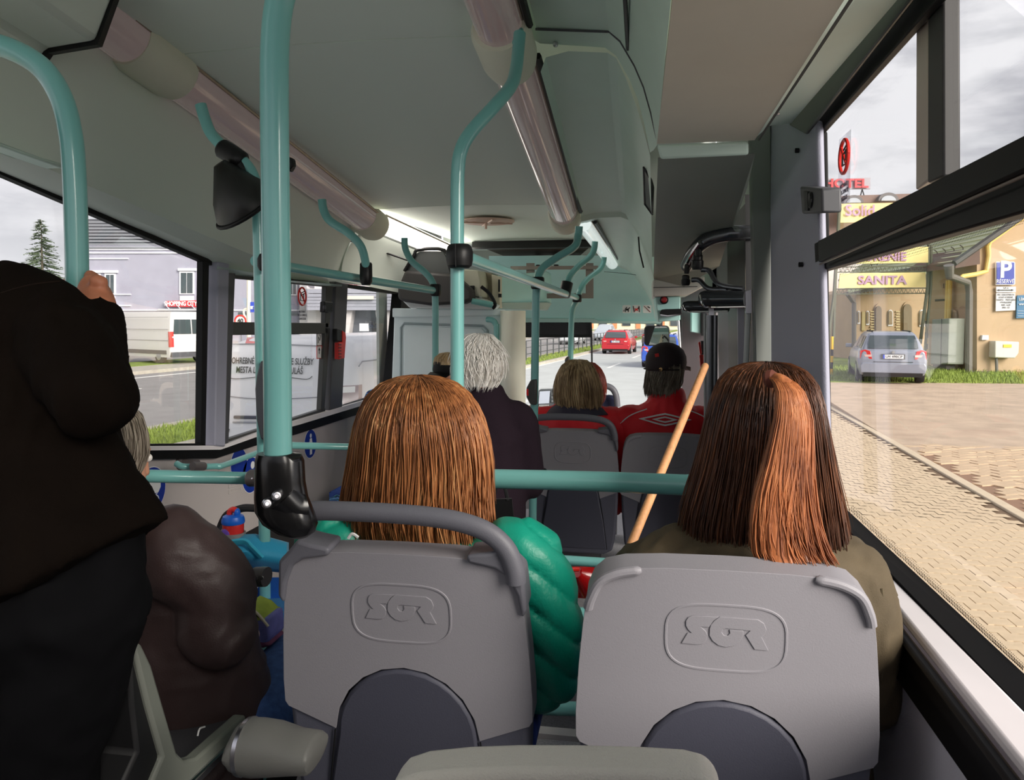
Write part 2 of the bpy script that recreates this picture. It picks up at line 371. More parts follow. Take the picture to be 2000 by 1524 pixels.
# windows on the left: frame parts and panes
def window(name, frames, panes, X, matf=BLACK, d=.03):
    root = bpy.data.objects.new(name, None); C.objects.link(root); loc = UX(*panes[0][0], X); root.location = loc; BASE[root.name] = loc; S(root)
    for f in frames: wallpoly(f, X, d).build('window_frame', matf, root, bevel=.003)
    for p in panes: wallpoly(p, X, .006).build('pane', GLS, root, smooth=False)
    return root
w1 = window('window_1', [[(-160, 280), (-160, 262), (402, 508), (402, 519)], [(384, 505), (396, 510), (389, 874), (380, 874)], [(100, 868), (389, 866), (389, 874), (100, 876)]],
            [[(-160, 275), (392, 512), (385, 870), (-160, 876)]], LW)
w2 = window('window_2', [[(424, 534), (424, 542), (645, 562), (645, 552)], [(426, 629), (426, 655), (632, 652), (632, 631)], [(628, 553), (642, 555), (634, 640), (626, 640)],
                         [(626, 640), (636, 640), (624, 806), (617, 808)], [(420, 862), (420, 872), (626, 806), (626, 797)]],
            [[(428, 538), (640, 556), (632, 640), (426, 640)], [(426, 645), (632, 645), (624, 805), (418, 868)]], LW, M('window_frame_grey', (58, 58, 56), .5))
w3 = window('window_3', [[(655, 553), (655, 560), (790, 578), (790, 570)], [(650, 796), (648, 803), (770, 766), (770, 758)]],
            [[(656, 556), (786, 574), (768, 765), (648, 802)]], LW)
def disc_on(X, px, py, r, mat, parent, name, d=.012, sx=1):
    return MB().lathe(UX(px, py, X), (1, 0, 0), [(r*.9, 0), (r, .002), (r, d-.003), (r*.85, d)], 20).build(name, mat, parent)
# latch on the second window
lt = thing('window_latch', UX(632, 600, LW), 'small black latch on the frame of the left window beside the red hammer', 'latch')
wallpoly([(625, 589), (641, 590), (640, 611), (624, 610)], LW+.03, .03).build('latch_body', BPLAST, lt, bevel=.004)
disc_on(LW+.06, 632, 601, .012, DGREY, lt, 'latch_knob')
# --- right side: duct with curved shoulder
prB = [(1032, 46), (1048, 56), (1118, 58), (1188, 62), (1212, 82), (1240, 130), (1258, 172), (1272, 222), (1283, 284)]
pB = [U(a, b, 2.44) for a, b in prB]
rise = slope*2.4
pR = [V3(p.x, .0, p.z + rise*(1-i/(len(pB)-1))**1.0) for i, p in enumerate(pB)]
dl = MB().loft([pR, pB], closed=False).build('wall_right', CEILG, auto=28); S(dl)
# end rib standing proud of the front duct section
rib = [U(a, b, 2.46) for a, b in ((1034, 62), (1050, 72), (1120, 76), (1180, 80), (1202, 96), (1228, 142), (1246, 184), (1258, 230), (1270, 290))]
MB().loft([pB, [lerp(a, c, .5)+V3(.0, .03, -.004) for a, c in zip(pB, rib)], [c+V3(0, .06, 0) for c in rib]], closed=False).build('duct_rib', CEILG, dl, auto=60)
MB().tube([U(a, b, 2.435) for a, b in ((1046, 57), (1190, 62), (1212, 81), (1240, 129), (1258, 171), (1272, 221), (1283, 270))], .004, 6).build('duct_joint', DGREY, dl)
f1 = [U(a, b, 2.52) for a, b in ((1056, 140), (1066, 112), (1110, 100), (1186, 103), (1204, 114), (1222, 152), (1240, 200), (1256, 250), (1270, 305))]
f2 = [U(a, b, 4.18) for a, b in ((1136, 422), (1140, 420), (1160, 416), (1214, 414), (1222, 418), (1232, 432), (1246, 452), (1260, 480), (1274, 520))]
fm = [lerp(a, c, .5) for a, c in zip(f1, f2)]
MB().loft([f1, fm, f2], closed=False).build('duct_side', CEILG, dl, auto=24)
r2 = [U(a, b, 4.22) for a, b in ((1124, 436), (1142, 432), (1165, 426), (1212, 424), (1228, 430), (1238, 446), (1250, 468), (1262, 498), (1277, 545))]
MB().loft([f2, r2], closed=False).build('duct_rib', CEILG, dl)
r3 = [U(a, b, 6.3) for a, b in ((1160, 470), (1180, 500), (1188, 516), (1205, 520), (1225, 528), (1240, 540), (1258, 566), (1272, 590), (1280, 626))]
MB().loft([r2, r3], closed=False).build('duct_nose', CEILG, dl, auto=40)
# rear duct underside with lip
uz = U(1283, 284, 2.42).z
ub = [V3(U(1283, 284, 2.42).x, 2.4, uz), V3(U(1474, 272, 2.4).x+.0, 2.4, uz)]
MB().loft([[V3(ub[0].x, 2.4, uz), V3(ub[1].x, 2.4, uz), V3(ub[1].x, 2.4, uz+.02), V3(ub[0].x, 2.4, uz+.02)],
           [V3(ub[0].x+.005, 0, uz), V3(ub[1].x, 0, uz), V3(ub[1].x, 0, uz+.02), V3(ub[0].x+.005, 0, uz+.02)]]).build('duct_underside', DUCTW, dl)
MB().loft([[U(1283, 283, 2.40), U(1462, 277, 2.40), U(1462, 303, 2.42), U(1290, 311, 2.42)], [U(1283, 283, 2.46), U(1462, 277, 2.46), U(1462, 303, 2.48), U(1290, 311, 2.48)]]).build('duct_lip', CEILG, dl, bevel=.008)
# strip between duct and window with screws
x1 = ub[1].x; zs = uz
sa, sb = U(1474, 271, 2.38), U(1512, 243, 2.42)
MB().loft([[sa, U(1502, 246, 2.42), U(1545, 241, 2.5)], [V3(sa.x, 0, sa.z), V3(U(1502, 246, 2.42).x+.012, 0, sb.z+.0), V3(RW, 0, sb.z+.03)]], closed=False).build('duct_edge', CEILG, dl, auto=10)
MB().tube([sa+V3(.012, 0, -.003), V3(sa.x+.012, 0, sa.z-.003)], .0035, 6).build('duct_joint', M('joint_dark', (70, 70, 68), .6), dl)
for px, py in ((1611, 70), (1516, 225)):
    p = UX(px, py, sa.x+.032); MB().lathe(p+V3(0,0,.004), (.2, 0, -1), [(.010, 0), (.010, .002), (.006, .005)], 14).build('screw', STEEL, dl)
for px, py, Y in ((1085, 87, 2.5), (1128, 286, 3.3)):
    MB().lathe(U(px, py, Y)+V3(0,0,.006), (0, 0, -1), [(.008, 0), (.008, .01), (.005, .014)], 12).build('screw', STEEL, dl)
MB().tube([U(1222, -60, 1.9), U(1221, 0, 2.05), U(1226, 96, 2.4)], .006, 6).build('duct_joint', BPLAST, dl)
MB().tube([U(1247, 463, 4.1), U(1249, 490, 4.15), U(1257, 523, 4.18)], .004, 6).build('duct_joint', BPLAST, dl)
# small dark recess in the duct side
hp = [U(a, b, Y) for a, b, Y in ((1257, 327, 2.85), (1272, 352, 2.85), (1276, 366, 2.92), (1274, 419, 3.2), (1259, 398, 3.2))]
hp = [p+(EYE-p).normalized()*.03 for p in hp]; MB().prism(hp, (.003, .003, 0)).build('duct_vent', M('vent_glass', (34, 38, 38), .45), dl, smooth=False)
MB().tube(hp+[hp[0]], .004, 6).build('vent_rim', BPLAST, dl)
# --- right front: cover above the door
A, B_ = U(1285, 308, 2.46), U(1475, 300, 2.46); D_ = U(1276, 545, 4.3); E_ = U(1405, 520, 4.0); F_ = U(1460, 365, 2.75)
MB().add([A, B_, F_, E_, U(1336, 560, 4.3), D_], [(0, 1, 2, 3, 4, 5)]).build('door_cover', M('door_cover', (140, 148, 138), .5), dl, smooth=False)
MB().prism([U(1275, 546, 4.32), U(1376, 540, 4.32), U(1376, 560, 4.32), U(1344, 577, 4.32), U(1276, 580, 4.32)], (0, .5, 0)).build('door_motor_cover', M('motor_cover', (205, 202, 194), .5), dl, bevel=.006)
MB().tube([U(1276, 562, 4.315), U(1362, 560, 4.315)], .002, 5).build('cover_joint', DGREY, dl)
MB().prism([U(1279, 580, 4.36), U(1329, 579, 4.36), U(1329, 626, 4.36), U(1286, 629, 4.36)], (0, .5, 0)).build('door_control_box', TCOVER, dl, bevel=.006)
c = U(1297, 586, 4.35); MB().lathe(c, (0, -1, 0), [(.024, 0), (.024, .006), (.018, .008)], 18).build('button_ring', BPLAST, dl)
MB().lathe(c+V3(0,-.006,0), (0, -1, 0), [(.016, 0), (.016, .004), (.010, .01)], 16).build('button', M('button_red', (150, 26, 28), .3), dl)
# small inside mirror under the control box
im = thing('inside_mirror', U(1310, 612, 4.3), 'small dark rounded rear-view mirror under the teal control box by the door', 'mirror')
MB().loft([[U(1288+dx, 612+dy, 4.3) for dx, dy in [(0, 0), (4, -7), (14, -8), (44, -9), (44, 2), (12, 5), (3, 4)]], [U(1288+dx, 612+dy, 4.36) for dx, dy in [(0, 0), (4, -7), (14, -8), (44, -9), (44, 2), (12, 5), (3, 4)]]]).build('housing', BPLAST, im, bevel=.004)
MB().tube([U(1290, 615, 4.295), U(1304, 617, 4.295), U(1330, 614, 4.295)], .005, 6).build('rim', CHROME, im)
# right pillar and right front wall
S(wallpoly([(1503, 236), (1594, 236), (1612, 1000), (1507, 1000)], .5, .022).build('trim_7', PGREY, bevel=.01))
S(MB().prism([U(1464, 262, 3.15), U(1506, 236, 3.15), U(1510, 1000, 3.15), U(1482, 1000, 3.15)], (0, .05, 0)).build('trim_8', M('pillar_edge', (112, 116, 112), .5), bevel=.006))
for px, py in ((1559, 294), (1566, 517)): disc_on(.496, px, py, .008, BPLAST, bpy.data.objects['trim_7'], 'screw', -.006)
S(MB().prism([U(1455, 380, 3.3), U(1480, 380, 3.3), U(1484, 1150, 3.3), U(1462, 1150, 3.3)], (.03, .12, 0)).build('trim_9', M('door_dark', (34, 34, 36), .5)))
FWM = M('front_wall_grey', (126, 122, 126), .6)
fw = MB().prism([V3(.62, 3.2, FZ-.1), V3(.62, 7.1, FZ-.1), V3(.62, 7.1, FZ+.25), V3(.62, 3.2, FZ+.25)], (.04, 0, 0)).build('wall_front_right', FWM); S(fw)
for y0, y1 in ((3.2, 3.45), (5.0, 5.08), (6.55, 7.1)): MB().box((.62, y0, FZ+.2), (.66, y1, E+.5)).build('door_post', FWM, fw)
MB().box((.62, 3.2, E+.25), (.66, 7.1, E+.7)).build('door_top', FWM, fw)
for y0, y1 in ((3.45, 5.0), (5.08, 6.55)): MB().box((.635, y0, FZ+.25), (.641, y1, E+.25)).build('pane', GLS, fw, smooth=False)
# door leaf, seen edge-on
d1 = bpy.data.objects.new('door_1', None); C.objects.link(d1); d1.location = U(1430, 900, 3.6); BASE[d1.name] = Vector(d1.location); S(d1)
MB().prism([U(1402, 600, 4.0), U(1432, 600, 3.7), U(1440, 1150, 3.7), U(1408, 1150, 4.0)], (.03, .1, 0)).build('door_panel', M('door_panel', (112, 110, 118), .5), d1)
MB().prism([U(1420, 470, 3.75), U(1455, 440, 3.4), U(1456, 1150, 3.4), U(1428, 1150, 3.75)], (.03, .1, 0)).build('door_panel', BPLAST, d1)
MB().prism([U(1441, 600, 3.38), U(1453, 600, 3.36), U(1460, 1150, 3.36), U(1446, 1150, 3.38)], (0, .03, 0)).build('door_edge', M('door_edge', (140, 138, 150), .45), d1)
# front side wall panel, small teal box
MB().prism([U(1331, 575, 4.7), U(1385, 560, 4.6), U(1392, 900, 4.6), U(1334, 900, 4.7)], (0, .04, 0)).build('front_panel', M('front_panel', (136, 130, 134), .6), fw)
MB().prism([U(1350, 600, 4.58), U(1369, 596, 4.58), U(1369, 652, 4.58), U(1349, 649, 4.58)], (0, .06, 0)).build('teal_box', TCOVER, fw, bevel=.006)
MB().prism([U(1370, 596, 4.56), U(1377, 596, 4.56), U(1377, 656, 4.56), U(1370, 656, 4.56)], (0, .05, 0)).build('dark_channel', BPLAST, fw)
# --- windscreen surround
hdr = MB()
hr = []
for t in range(9):
    k = t/8; Y = lerp(6.0, 6.9, k**.7); y0 = lerp(500, 632, k**1.15)
    hr.append([U(px, y0+dy, Y) for px, dy in ((955, 0), (1010, 0), (1080, -1), (1150, -1), (1220, 0), (1290, 2))])
hdr.loft(hr, closed=False)
wf = hdr.build('wall_front', TCOVER, auto=60); S(wf)
MB().prism([U(955, 622, 6.85), U(1160, 622, 6.85), U(1168, 627, 6.85), U(1292, 627, 6.85), U(1292, 632, 6.85), U(955, 632, 6.85)], (0, .06, 0)).build('header_lip', M('header_lip', (150, 178, 172), .5), wf, bevel=.004)
MB().tube([U(1180, 531, 6.1), U(1220, 534, 6.1), U(1262, 540, 6.1)], .003, 5).build('header_joint', M('joint_teal', (90, 120, 116), .5), wf)
ws = bpy.data.objects.new('window_4', None); C.objects.link(ws); ws.location = U(1180, 800, 7.0); BASE[ws.name] = Vector(ws.location); S(ws)
MB().prism([U(1000, 622, 7.0), U(1340, 622, 7.0), U(1345, 870, 7.0), U(1000, 870, 7.0)], (0, .006, 0)).build('pane', GLS, ws, smooth=False)
MB().prism([U(1326, 600, 6.9), U(1340, 600, 6.9), U(1350, 860, 6.9), U(1336, 860, 6.9)], (0, .05, 0)).build('window_frame', BPLAST, ws)
MB().tube([U(1325, 625, 6.8), U(1333, 760, 6.8)], .012, 8).build('window_seal', STEEL, ws)
# dashboard
da = MB().loft([[U(a, b, Y) for a, b in ((1000, y0), (1060, y0-4), (1130, y0+4), (1240, y0+2), (1345, y0+2))] for y0, Y in ((1100, 6.2), (900, 6.15), (858, 6.3), (845, 6.6), (846, 6.95))], closed=False).build('trim_10', DGREY, auto=40); S(da)
MB().box((LW-.03, 5.0, FZ), (U(1005, 700, 5.3).x, 5.04, FZ+.3)).build('trim_11', LGREY)['kind'] = 'structure'
# --- right window
w5 = bpy.data.objects.new('window_5', None); C.objects.link(w5); w5.location = UX(1800, 700, RW); BASE[w5.name] = Vector(w5.location); S(w5)
def rp_(pts, d, name, mat, X=RW, bevel=.004): wallpoly(pts, X, d).build(name, mat, w5, bevel=bevel)
def ext(a, b, k):   # carry an edge on past the picture
    return (b[0]+(b[0]-a[0])*k, b[1]+(b[1]-a[1])*k)
def rail(t0, t1, b0, b1, k): return [t0, ext(t0, t1, k), ext(b0, b1, k), b0]
BK2 = M('window_black', (12, 12, 13), .5, spec=.2)
rp_([(1540, 244), (1790, -70), (1830, -70), (1572, 262)], .012, 'window_frame', M('rail_dark', (56, 58, 58), .35), X=RW-.03)
rp_([(1566, 258), (1838, -70), (1890, -70), (1598, 262)], .02, 'window_frame', BK2)
rp_([(1580, 262), (1596, 258), (1600, 500), (1584, 500)], .03, 'window_frame', BK2)
rp_([(1600, 255), (1812, 0), (1822, -12), (1830, -8), (1600, 266)], .012, 'window_rail', DGREY, X=RW+.012)
rp_(rail((1590, 474), (2000, 263), (1592, 516), (2000, 333), .3), .03, 'mullion', BK2, X=RW-.02)
rp_(rail((1590, 512), (2000, 331), (1597, 531), (2000, 415), .3), .03, 'mullion', BK2, X=RW-.005)
rp_(rail((1600, 515), (2000, 340), (1600, 518), (2000, 345), .3), .004, 'mullion_edge', M('edge_brown', (96, 82, 76), .4), X=RW-.026, bevel=0)
rp_([(1594, 500), (1604, 500), (1612, 960), (1600, 960)], .02, 'window_frame', BK2)
rp_([(1789, 20), (1811, -10), (1813, 352), (1788, 372)], .02, 'sash_bar', M('sash_alu', (196, 182, 172), .4, metal=.3), X=RW+.025)
rp_([(1812, -60), (1841, -100), (1842, 345), (1811, 358)], .03, 'sash_bar', M('sash_dark', (52, 50, 50), .5), X=RW+.02)
_e = ext((1622, 966), (2000, 1316), .35); _g = ext((1606, 982), (2000, 1388), .35)
MB().prism([UX(1622, 966, RW+.06), UX(*_e, RW+.06), UX(*_g, RW-.01), UX(1606, 982, RW-.01)], (.0, 0, -.02)).build('window_frame', M('frame_rubber', (7, 7, 8), .7, spec=.08), w5, smooth=False)
rp_([(1590, 255), (1850, -90), ext((1600, 470), (2000, 263), .4), (1597, 490)], .006, 'pane', GLS, X=RW+.03, bevel=0)
rp_([(1598, 525), ext((1594, 532), (2000, 415), .4), ext((1622, 966), (2000, 1316), .4), (1610, 975)], .006, 'pane', GLS, X=RW+.065, bevel=0)
# printed dot border of the lower pane
dots = MB()
def dotrow(a, b, n, dx, dy, k):
    for i in range(n):
        t = i/n; px = lerp(a[0], b[0], t)+dx; py = lerp(a[1], b[1], t)+dy; p = UX(px, py, RW+.0640); r = k*p.y
        dots.add([p+V3(0, r*math.cos(j*math.pi/3), r*math.sin(j*math.pi/3)) for j in range(6)], [(0, 1, 2, 3, 4, 5)])
for q in range(5):
    dotrow((1640, 521), (2000, 416), 120, (q % 2)*1.5, q*lerp(4, 7, .5)*.9, .0016*(1-q*.14))
for q in range(4):
    dotrow((1660, 995), (2000, 1310), 110, 1.6*(q % 2)+q*1.6, -q*2.0, .0017*(1-q*.15))
dots.build('dot_border', BK2, w5, smooth=False, fix=False)['kind'] = 'stuff'
# sill ledge and lower wall on the right
zl = UX(2000, 1386, RW-.01).z
i0 = [UX(1606, 990, RW-.01), UX(2000, 1386, RW-.01)]
o0 = [UZ(1612, 1012, lerp(i0[0].z, zl, 0)), UZ(2000, 1492, zl)]
di, do = (i0[1]-i0[0]), (o0[1]-o0[0])
MB().loft([[i0[0], o0[0], o0[0]-V3(0,0,.02), i0[0]-V3(0,0,.02)], [i0[1]+di*.7, o0[1]+do*.7, o0[1]+do*.7-V3(0,0,.02), i0[1]+di*.7-V3(0,0,.02)]]).build('sill', ALU, w5, bevel=.006)
xs = o0[1].x
MB().prism([o0[0]+V3(0, 0, -.02), o0[1]+do*.7+V3(0,0,-.02), V3(xs, -.3, zl-.10), V3(xs, 2.4, zl-.075)], (-.02, 0, 0)).build('trim_12', BK2, bevel=.006)['kind'] = 'structure'
S(MB().prism([V3(xs, 3.1, FZ), V3(xs, -.3, FZ), V3(xs, -.3, zl-.03), V3(xs, 3.1, i0[0].z-.03)], (.04, 0, 0)).build('wall_lower_right', M('lower_right_grey', (200, 198, 208), .8, bump=.2, bscale=420)))
lt2 = thing('window_latch', UX(1586, 391, RW-.03), 'large dark grey latch box between the pillar and the upper right sliding pane', 'latch')
wallpoly([(1562, 364), (1604, 368), (1605, 416), (1566, 418)], RW-.06, .05).build('latch_body', DGREY, lt2, bevel=.006)
wallpoly([(1569, 373), (1577, 374), (1577, 412), (1571, 412)], RW-.066, .01).build('latch_slot', BPLAST, lt2, bevel=.002)
MB().lathe(UX(1585, 391, RW-.06), (-1, 0, 0), [(.022, 0), (.022, .005), (.018, .008), (.015, .006)], 18).build('latch_knob', BPLAST, lt2)
text('n', .018, UX(1585, 391, RW-.068), (0, -1, 0), (0, 0, 1), DGREY, lt2, ext=.001)
# ---------------------------------------------------------------- lamps
ALUT = M('lamp_trim', (150, 140, 128), .35, metal=.5)
def lamp(axis, y0, y1, rad, name, label, mat, side):
    a, b_ = axis(y0), axis(y1); t = thing(name, (a+b_)/2, label, 'ceiling light', 'lamp strips along the ceiling'); d = (b_-a).normalized(); up = V3(0,0,1); up = (up-d*up.dot(d)).normalized(); sd = d.cross(up)
    def ring(c, k=1): return [c + sd*rad*k*math.cos(q) - up*rad*k*math.sin(q) for q in [math.radians(-25+230*i/20) for i in range(21)]]
    n = 6; MB().loft([ring(lerp(a, b_, i/n)) for i in range(n+1)]).build('diffuser', mat, t, auto=60)
    for q in (-12, 192):
        o = sd*rad*1.03*math.cos(math.radians(q)) - up*rad*1.03*math.sin(math.radians(q)); MB().tube([a+o, b_+o], .007, 6).build('trim_rail', ALUT, t)
    if side:
        o = sd*side*(rad+.02) + up*.005; MB().tube([a+o, b_+o], .012, 6).build('dark_channel', BPLAST, t)
    return t
def ring_collar(axis, y0, y1, rad, label):
    a, b_ = axis(y0), axis(y1); t = thing('lamp_collar', a, label, 'collar', 'collars joining the ceiling lamps'); d = (b_-a).normalized(); up = (V3(0,0,1)-d*d.z).normalized(); sd = d.cross(up)
    def rg(c, k): return [c + sd*rad*k*math.cos(q) - up*rad*k*math.sin(q)*1.05 for q in [math.radians(-25+230*i/20) for i in range(21)]]
    MB().loft([rg(a, .9), rg(lerp(a, b_, .12), 1.02), rg(lerp(a, b_, .8), 1.02), rg(b_, .92)]).build('collar_shell', CREAM, t, auto=50)
    return t
RL, RR = .083, .07
lamp(tl, .2, 2.30, RL, 'lamp_strip', 'left ceiling lamp nearest the camera above the leftmost grab pole', LENS, 0)
lamp(tl, 2.52, 4.12, RL, 'lamp_strip', 'long left ceiling lamp running behind the big teal pole', LENS, 0)
ring_collar(tl, 2.30, 2.54, RL*1.16, 'big cream collar on the left ceiling lamp, left of the big teal pole')
ring_collar(tl, 4.10, 4.28, RL*1.12, 'cream collar on the left ceiling lamp over the horizontal teal rail')
lamp(tr, .4, 2.32, RR, 'lamp_strip', 'right ceiling lamp nearest the camera at the top of the S-bent pole', LENS, 1)
lamp(tr, 2.50, 4.12, RR, 'lamp_strip', 'right ceiling lamp with red reflections behind the S-bent teal pole', LENS, 1)
ring_collar(tr, 2.30, 2.52, RR*1.28, 'cream collar on the right ceiling lamp behind the S-bent pole top')
ring_collar(tr, 4.10, 4.26, RR*1.2, 'cream collar on the right ceiling lamp above the three short bent rails')
fl0, fl1 = U(735, 428, 4.3), U(905, 503, 5.9)
lamp(lambda Y: lerp(fl0, fl1, (Y-4.3)/1.6), 4.28, 5.9, .07, 'lamp_strip', 'shiny front ceiling lamp running to the roof hatch on the left', M('lamp_added_glow', (225, 222, 218), .18, coat=.5, emit=(255, 246, 236), estr=2.3), 0)  # glow added to this lamp to brighten the front of the bus
g0, g1 = U(1140, 437, 4.3), U(1196, 515, 6.2)
lamp(lambda Y: lerp(g0, g1, (Y-4.3)/1.9), 4.28, 6.2, .045, 'lamp_strip', 'narrow front ceiling lamp strip right of the roof hatch', M('lamp_glass', (190, 198, 196), .12, coat=.8, emit=(235, 245, 242), estr=.45), 1)  # weaker glow added to this strip, also to brighten the front
# speaker and hatch
sp = thing('ceiling_speaker', U(950, 432, 4.75), 'round cream speaker grille in the ceiling right of the S-bent pole', 'speaker')
cS = V3(U(952, 432, 4.75).x, 4.75, cz(4.75))
MB().lathe(cS, (0, 0, -1), [(.17, 0), (.17, .006), (.15, .012), (.13, .008), (.12, .012), (.08, .008), (.02, .012), (.01, .012)], 32).build('grille', M('speaker_cream', (214, 186, 168), .5), sp)
for k in range(4):
    a = k*math.pi/2+.4; MB().tube([cS+V3(.02*math.cos(a), .02*math.sin(a), -.013), cS+V3(.16*math.cos(a), .16*math.sin(a), -.012)], .006, 6).build('spoke', M('speaker_cream', (0,0,0)), sp)
MB().tube([cS+V3(-.01,.0,-.01), cS+V3(-.01,0,-.05)], .008, 6).build('stud', M('speaker_cream', (0,0,0)), sp)
ht = thing('roof_hatch', U(1035, 490, 5.9), 'dark brown roof hatch in the ceiling near the windscreen', 'hatch')
hw0, hw1 = U(926, 492, 5.84), U(1168, 494, 5.84)
def hring(y, inset, z, x0=hw0.x, x1=hw1.x):
    return [V3(x0+inset, y, z), V3(x1-inset, y, z)]
zc = czK-.02
MB().loft([[V3(hw0.x-.02, 5.83, zc-.055), V3(hw0.x+.1, 5.80, zc-.06), V3(hw1.x-.1, 5.80, zc-.06), V3(hw1.x+.02, 5.83, zc-.055), V3(hw1.x+.02, 5.83, zc), V3(hw0.x-.02, 5.83, zc)],
           [V3(hw0.x, 5.9, zc-.055), V3(hw0.x+.1, 5.88, zc-.06), V3(hw1.x-.1, 5.88, zc-.06), V3(hw1.x, 5.9, zc-.055), V3(hw1.x, 5.9, zc), V3(hw0.x, 5.9, zc)]]).build('hatch_frame', M('hatch_black', (30, 28, 30), .4), ht, bevel=.01)
MB().loft([[V3(hw0.x+.06, 5.91, zc-.05), V3(hw1.x-.06, 5.91, zc-.05), V3(hw1.x-.06, 5.91, zc-.02), V3(hw0.x+.06, 5.91, zc-.02)], [V3(hw0.x+.2, 6.4, zc-.10), V3(hw1.x-.2, 6.4, zc-.10), V3(hw1.x-.2, 6.4, zc-.06), V3(hw0.x+.2, 6.4, zc-.06)]]).build('hatch_lid', M('hatch_brown', (74, 60, 54), .45), ht, bevel=.01)
for px in (1052, 1087): MB().lathe(U(px, 514, 6.3), (0, -1, 0), [(.03, 0), (.03, .03), (.02, .04)], 12).build('hatch_handle', BPLAST, ht)
# brown bracket frame hanging under the hatch (monitor bracket)
mf = thing('display_bracket', U(1090, 550, 5.9), 'flat brown metal bracket frame hanging below the roof hatch', 'bracket')
BRB = M('bracket_taupe', (132, 122, 114), .45, metal=.2)
for p in ([(1028, 514), (1044, 514), (1044, 583), (1028, 583)], [(1144, 514), (1159, 514), (1159, 583), (1144, 583)], [(1044, 573), (1144, 573), (1144, 583), (1044, 583)]):
    MB().prism([U(a, b, 5.9) for a, b in p], (0, .012, 0)).build('bracket_plate', BRB, mf)
MB().prism([U(a, b, 5.87) for a, b in ((997, 520), (1168, 519), (1168, 526), (997, 527))], (0, .02, 0)).build('bracket_bar', BRB, mf)
# ================================================================ GRAB POLES AND RAILS
def PU(pts): return [U(*p) for p in pts]
def pole(path, r, label, group='teal grab poles', name='grab_pole', smooth=6, cat='grab pole', seg=16):
    P = cr(PU(path), smooth); t = thing(name, min(P, key=lambda p: p.z), label, cat, group)
    MB().tube(P, r, seg).build('pole_tube', TEAL, t, auto=60); return t
def clamp(parent, px, py, Y, axis, r, l, name='clamp'):
    c = U(px, py, Y); a = Vector(axis).normalized()
    return MB().lathe(c-a*l/2, a, [(r*.86, 0), (r, l*.12), (r, l*.88), (r*.86, l)], 18).build(name, BPLAST, parent)
Z1 = (0, 0, 1)
def fl(px, Y): return (px, 625+1500*1.55/Y*.985, Y)     # where a pole at that column meets the floor
p1 = pole([(-120, 62, 1.25), (-40, 78, 1.25), (30, 100, 1.25), (84, 135, 1.25), (120, 192, 1.25), (138, 262, 1.25), (145, 340, 1.25), (149, 450, 1.25), (151, 560, 1.25), (154, 800, 1.25), (156, 1200, 1.25), (160, 2300, 1.25)], .0198, 'leftmost teal pole with a bent top, held by the standing man')
p2 = pole([(600, -160, 1.15), (566, -60, 1.15), (545, 10, 1.15), (537, 90, 1.15), (536, 200, 1.15), (538, 400, 1.15), (541, 640, 1.15), (543, 900, 1.15), (544, 960, 1.15)], .0222, 'big thick teal pole rising from the black bracket of the left seat')
# black bracket joining the big pole and the seat handle
jb = thing('pole_bracket', U(545, 960, 1.15), 'big glossy black bracket with two bolts joining pole and seat handle', 'bracket')
GBLK = M('bracket_gloss_black', (16, 16, 17), .22)
br = [(545, 886, .036, .036), (546, 900, .040, .040), (547, 940, .041, .041), (549, 970, .044, .042), (556, 1000, .049, .044), (566, 1022, .046, .042), (577, 1038, .032, .036), (585, 1048, .014, .02)]
MB().loft([[U(a, b, 1.15)+V3(math.cos(q)*r*1.0, math.sin(q)*ry*.8, 0) for q in [2*math.pi*i/20 for i in range(20)]] for a, b, r, ry in br]).build('bracket_body', GBLK, jb, auto=70)
MB().tube(cr([U(552, 968, 1.14), U(575, 990, 1.15), U(592, 990, 1.16)], 5), [.03]*5+[.03]*5+[.024], 14).build('bracket_socket', GBLK, jb)
for px, py in ((541, 969), (522, 984)):
    c = U(px, py, 1.108); d = (EYE-c).normalized()
    MB().lathe(c-d*.012, d, [(.0085, 0), (.0085, .012), (.006, .0165), (.0035, .017), (.003, .013)], 16).build('bolt', STEEL, jb)
p2b = pole([(392, 205, 2.2), (400, 232, 2.2), (413, 262, 2.2), (440, 290, 2.2), (468, 308, 2.2), (492, 338, 2.2), (501, 380, 2.2), (506, 500, 2.2), (511, 760, 2.2), (516, 1000, 2.2), (520, 1300, 2.2), fl(524, 2.2)], .0175, 'teal pole just behind the big one, bent to the ceiling under the black mirror')
MB().tube(cr(PU([(430, 288, 2.2), (452, 301, 2.2), (476, 318, 2.2)]), 4), [.024]+[.03]*7+[.024], 16).build('clamp', BPLAST, p2b)
bt = thing('grip_guard', U(508, 860, 2.1), 'long dark grey guard strip along the left of the big teal pole', 'guard')
MB().prism([U(a, b, 2.15) for a, b in ((508, 705), (520, 705), (521, 865), (508, 858), (500, 820), (497, 760), (500, 735))], (0, .05, 0)).build('guard_body', M('guard_grey', (62, 64, 70), .5), bt, bevel=.006)
MB().tube([U(519.5, 712, 2.145), U(520.5, 862, 2.145)], .002, 5).build('guard_edge', BPLAST, bt)
sb = thing('stop_button', U(504, 512, 2.15), 'small black stop button high on the pole behind the big one', 'button', 'stop buttons on poles')
MB().prism([U(a, b, 2.12) for a, b in ((512, 494), (505, 495), (501, 505), (501, 520), (505, 529), (512, 530))], (0, .05, 0)).build('button_housing', BPLAST, sb, bevel=.006)
p3 = pole([(1015, 66, 2.2), (1012, 100, 2.18), (1008, 135, 2.14), (998, 168, 2.08), (965, 208, 2.0), (920, 258, 1.95), (900, 295, 1.93), (894, 340, 1.93), (893, 420, 1.93), (893, 600, 1.93), (893, 760, 1.93), (893, 1000, 1.93), (893, 1400, 1.93), fl(893, 1.93)], .0178, 'S-bent teal pole in the middle with a round black knob')
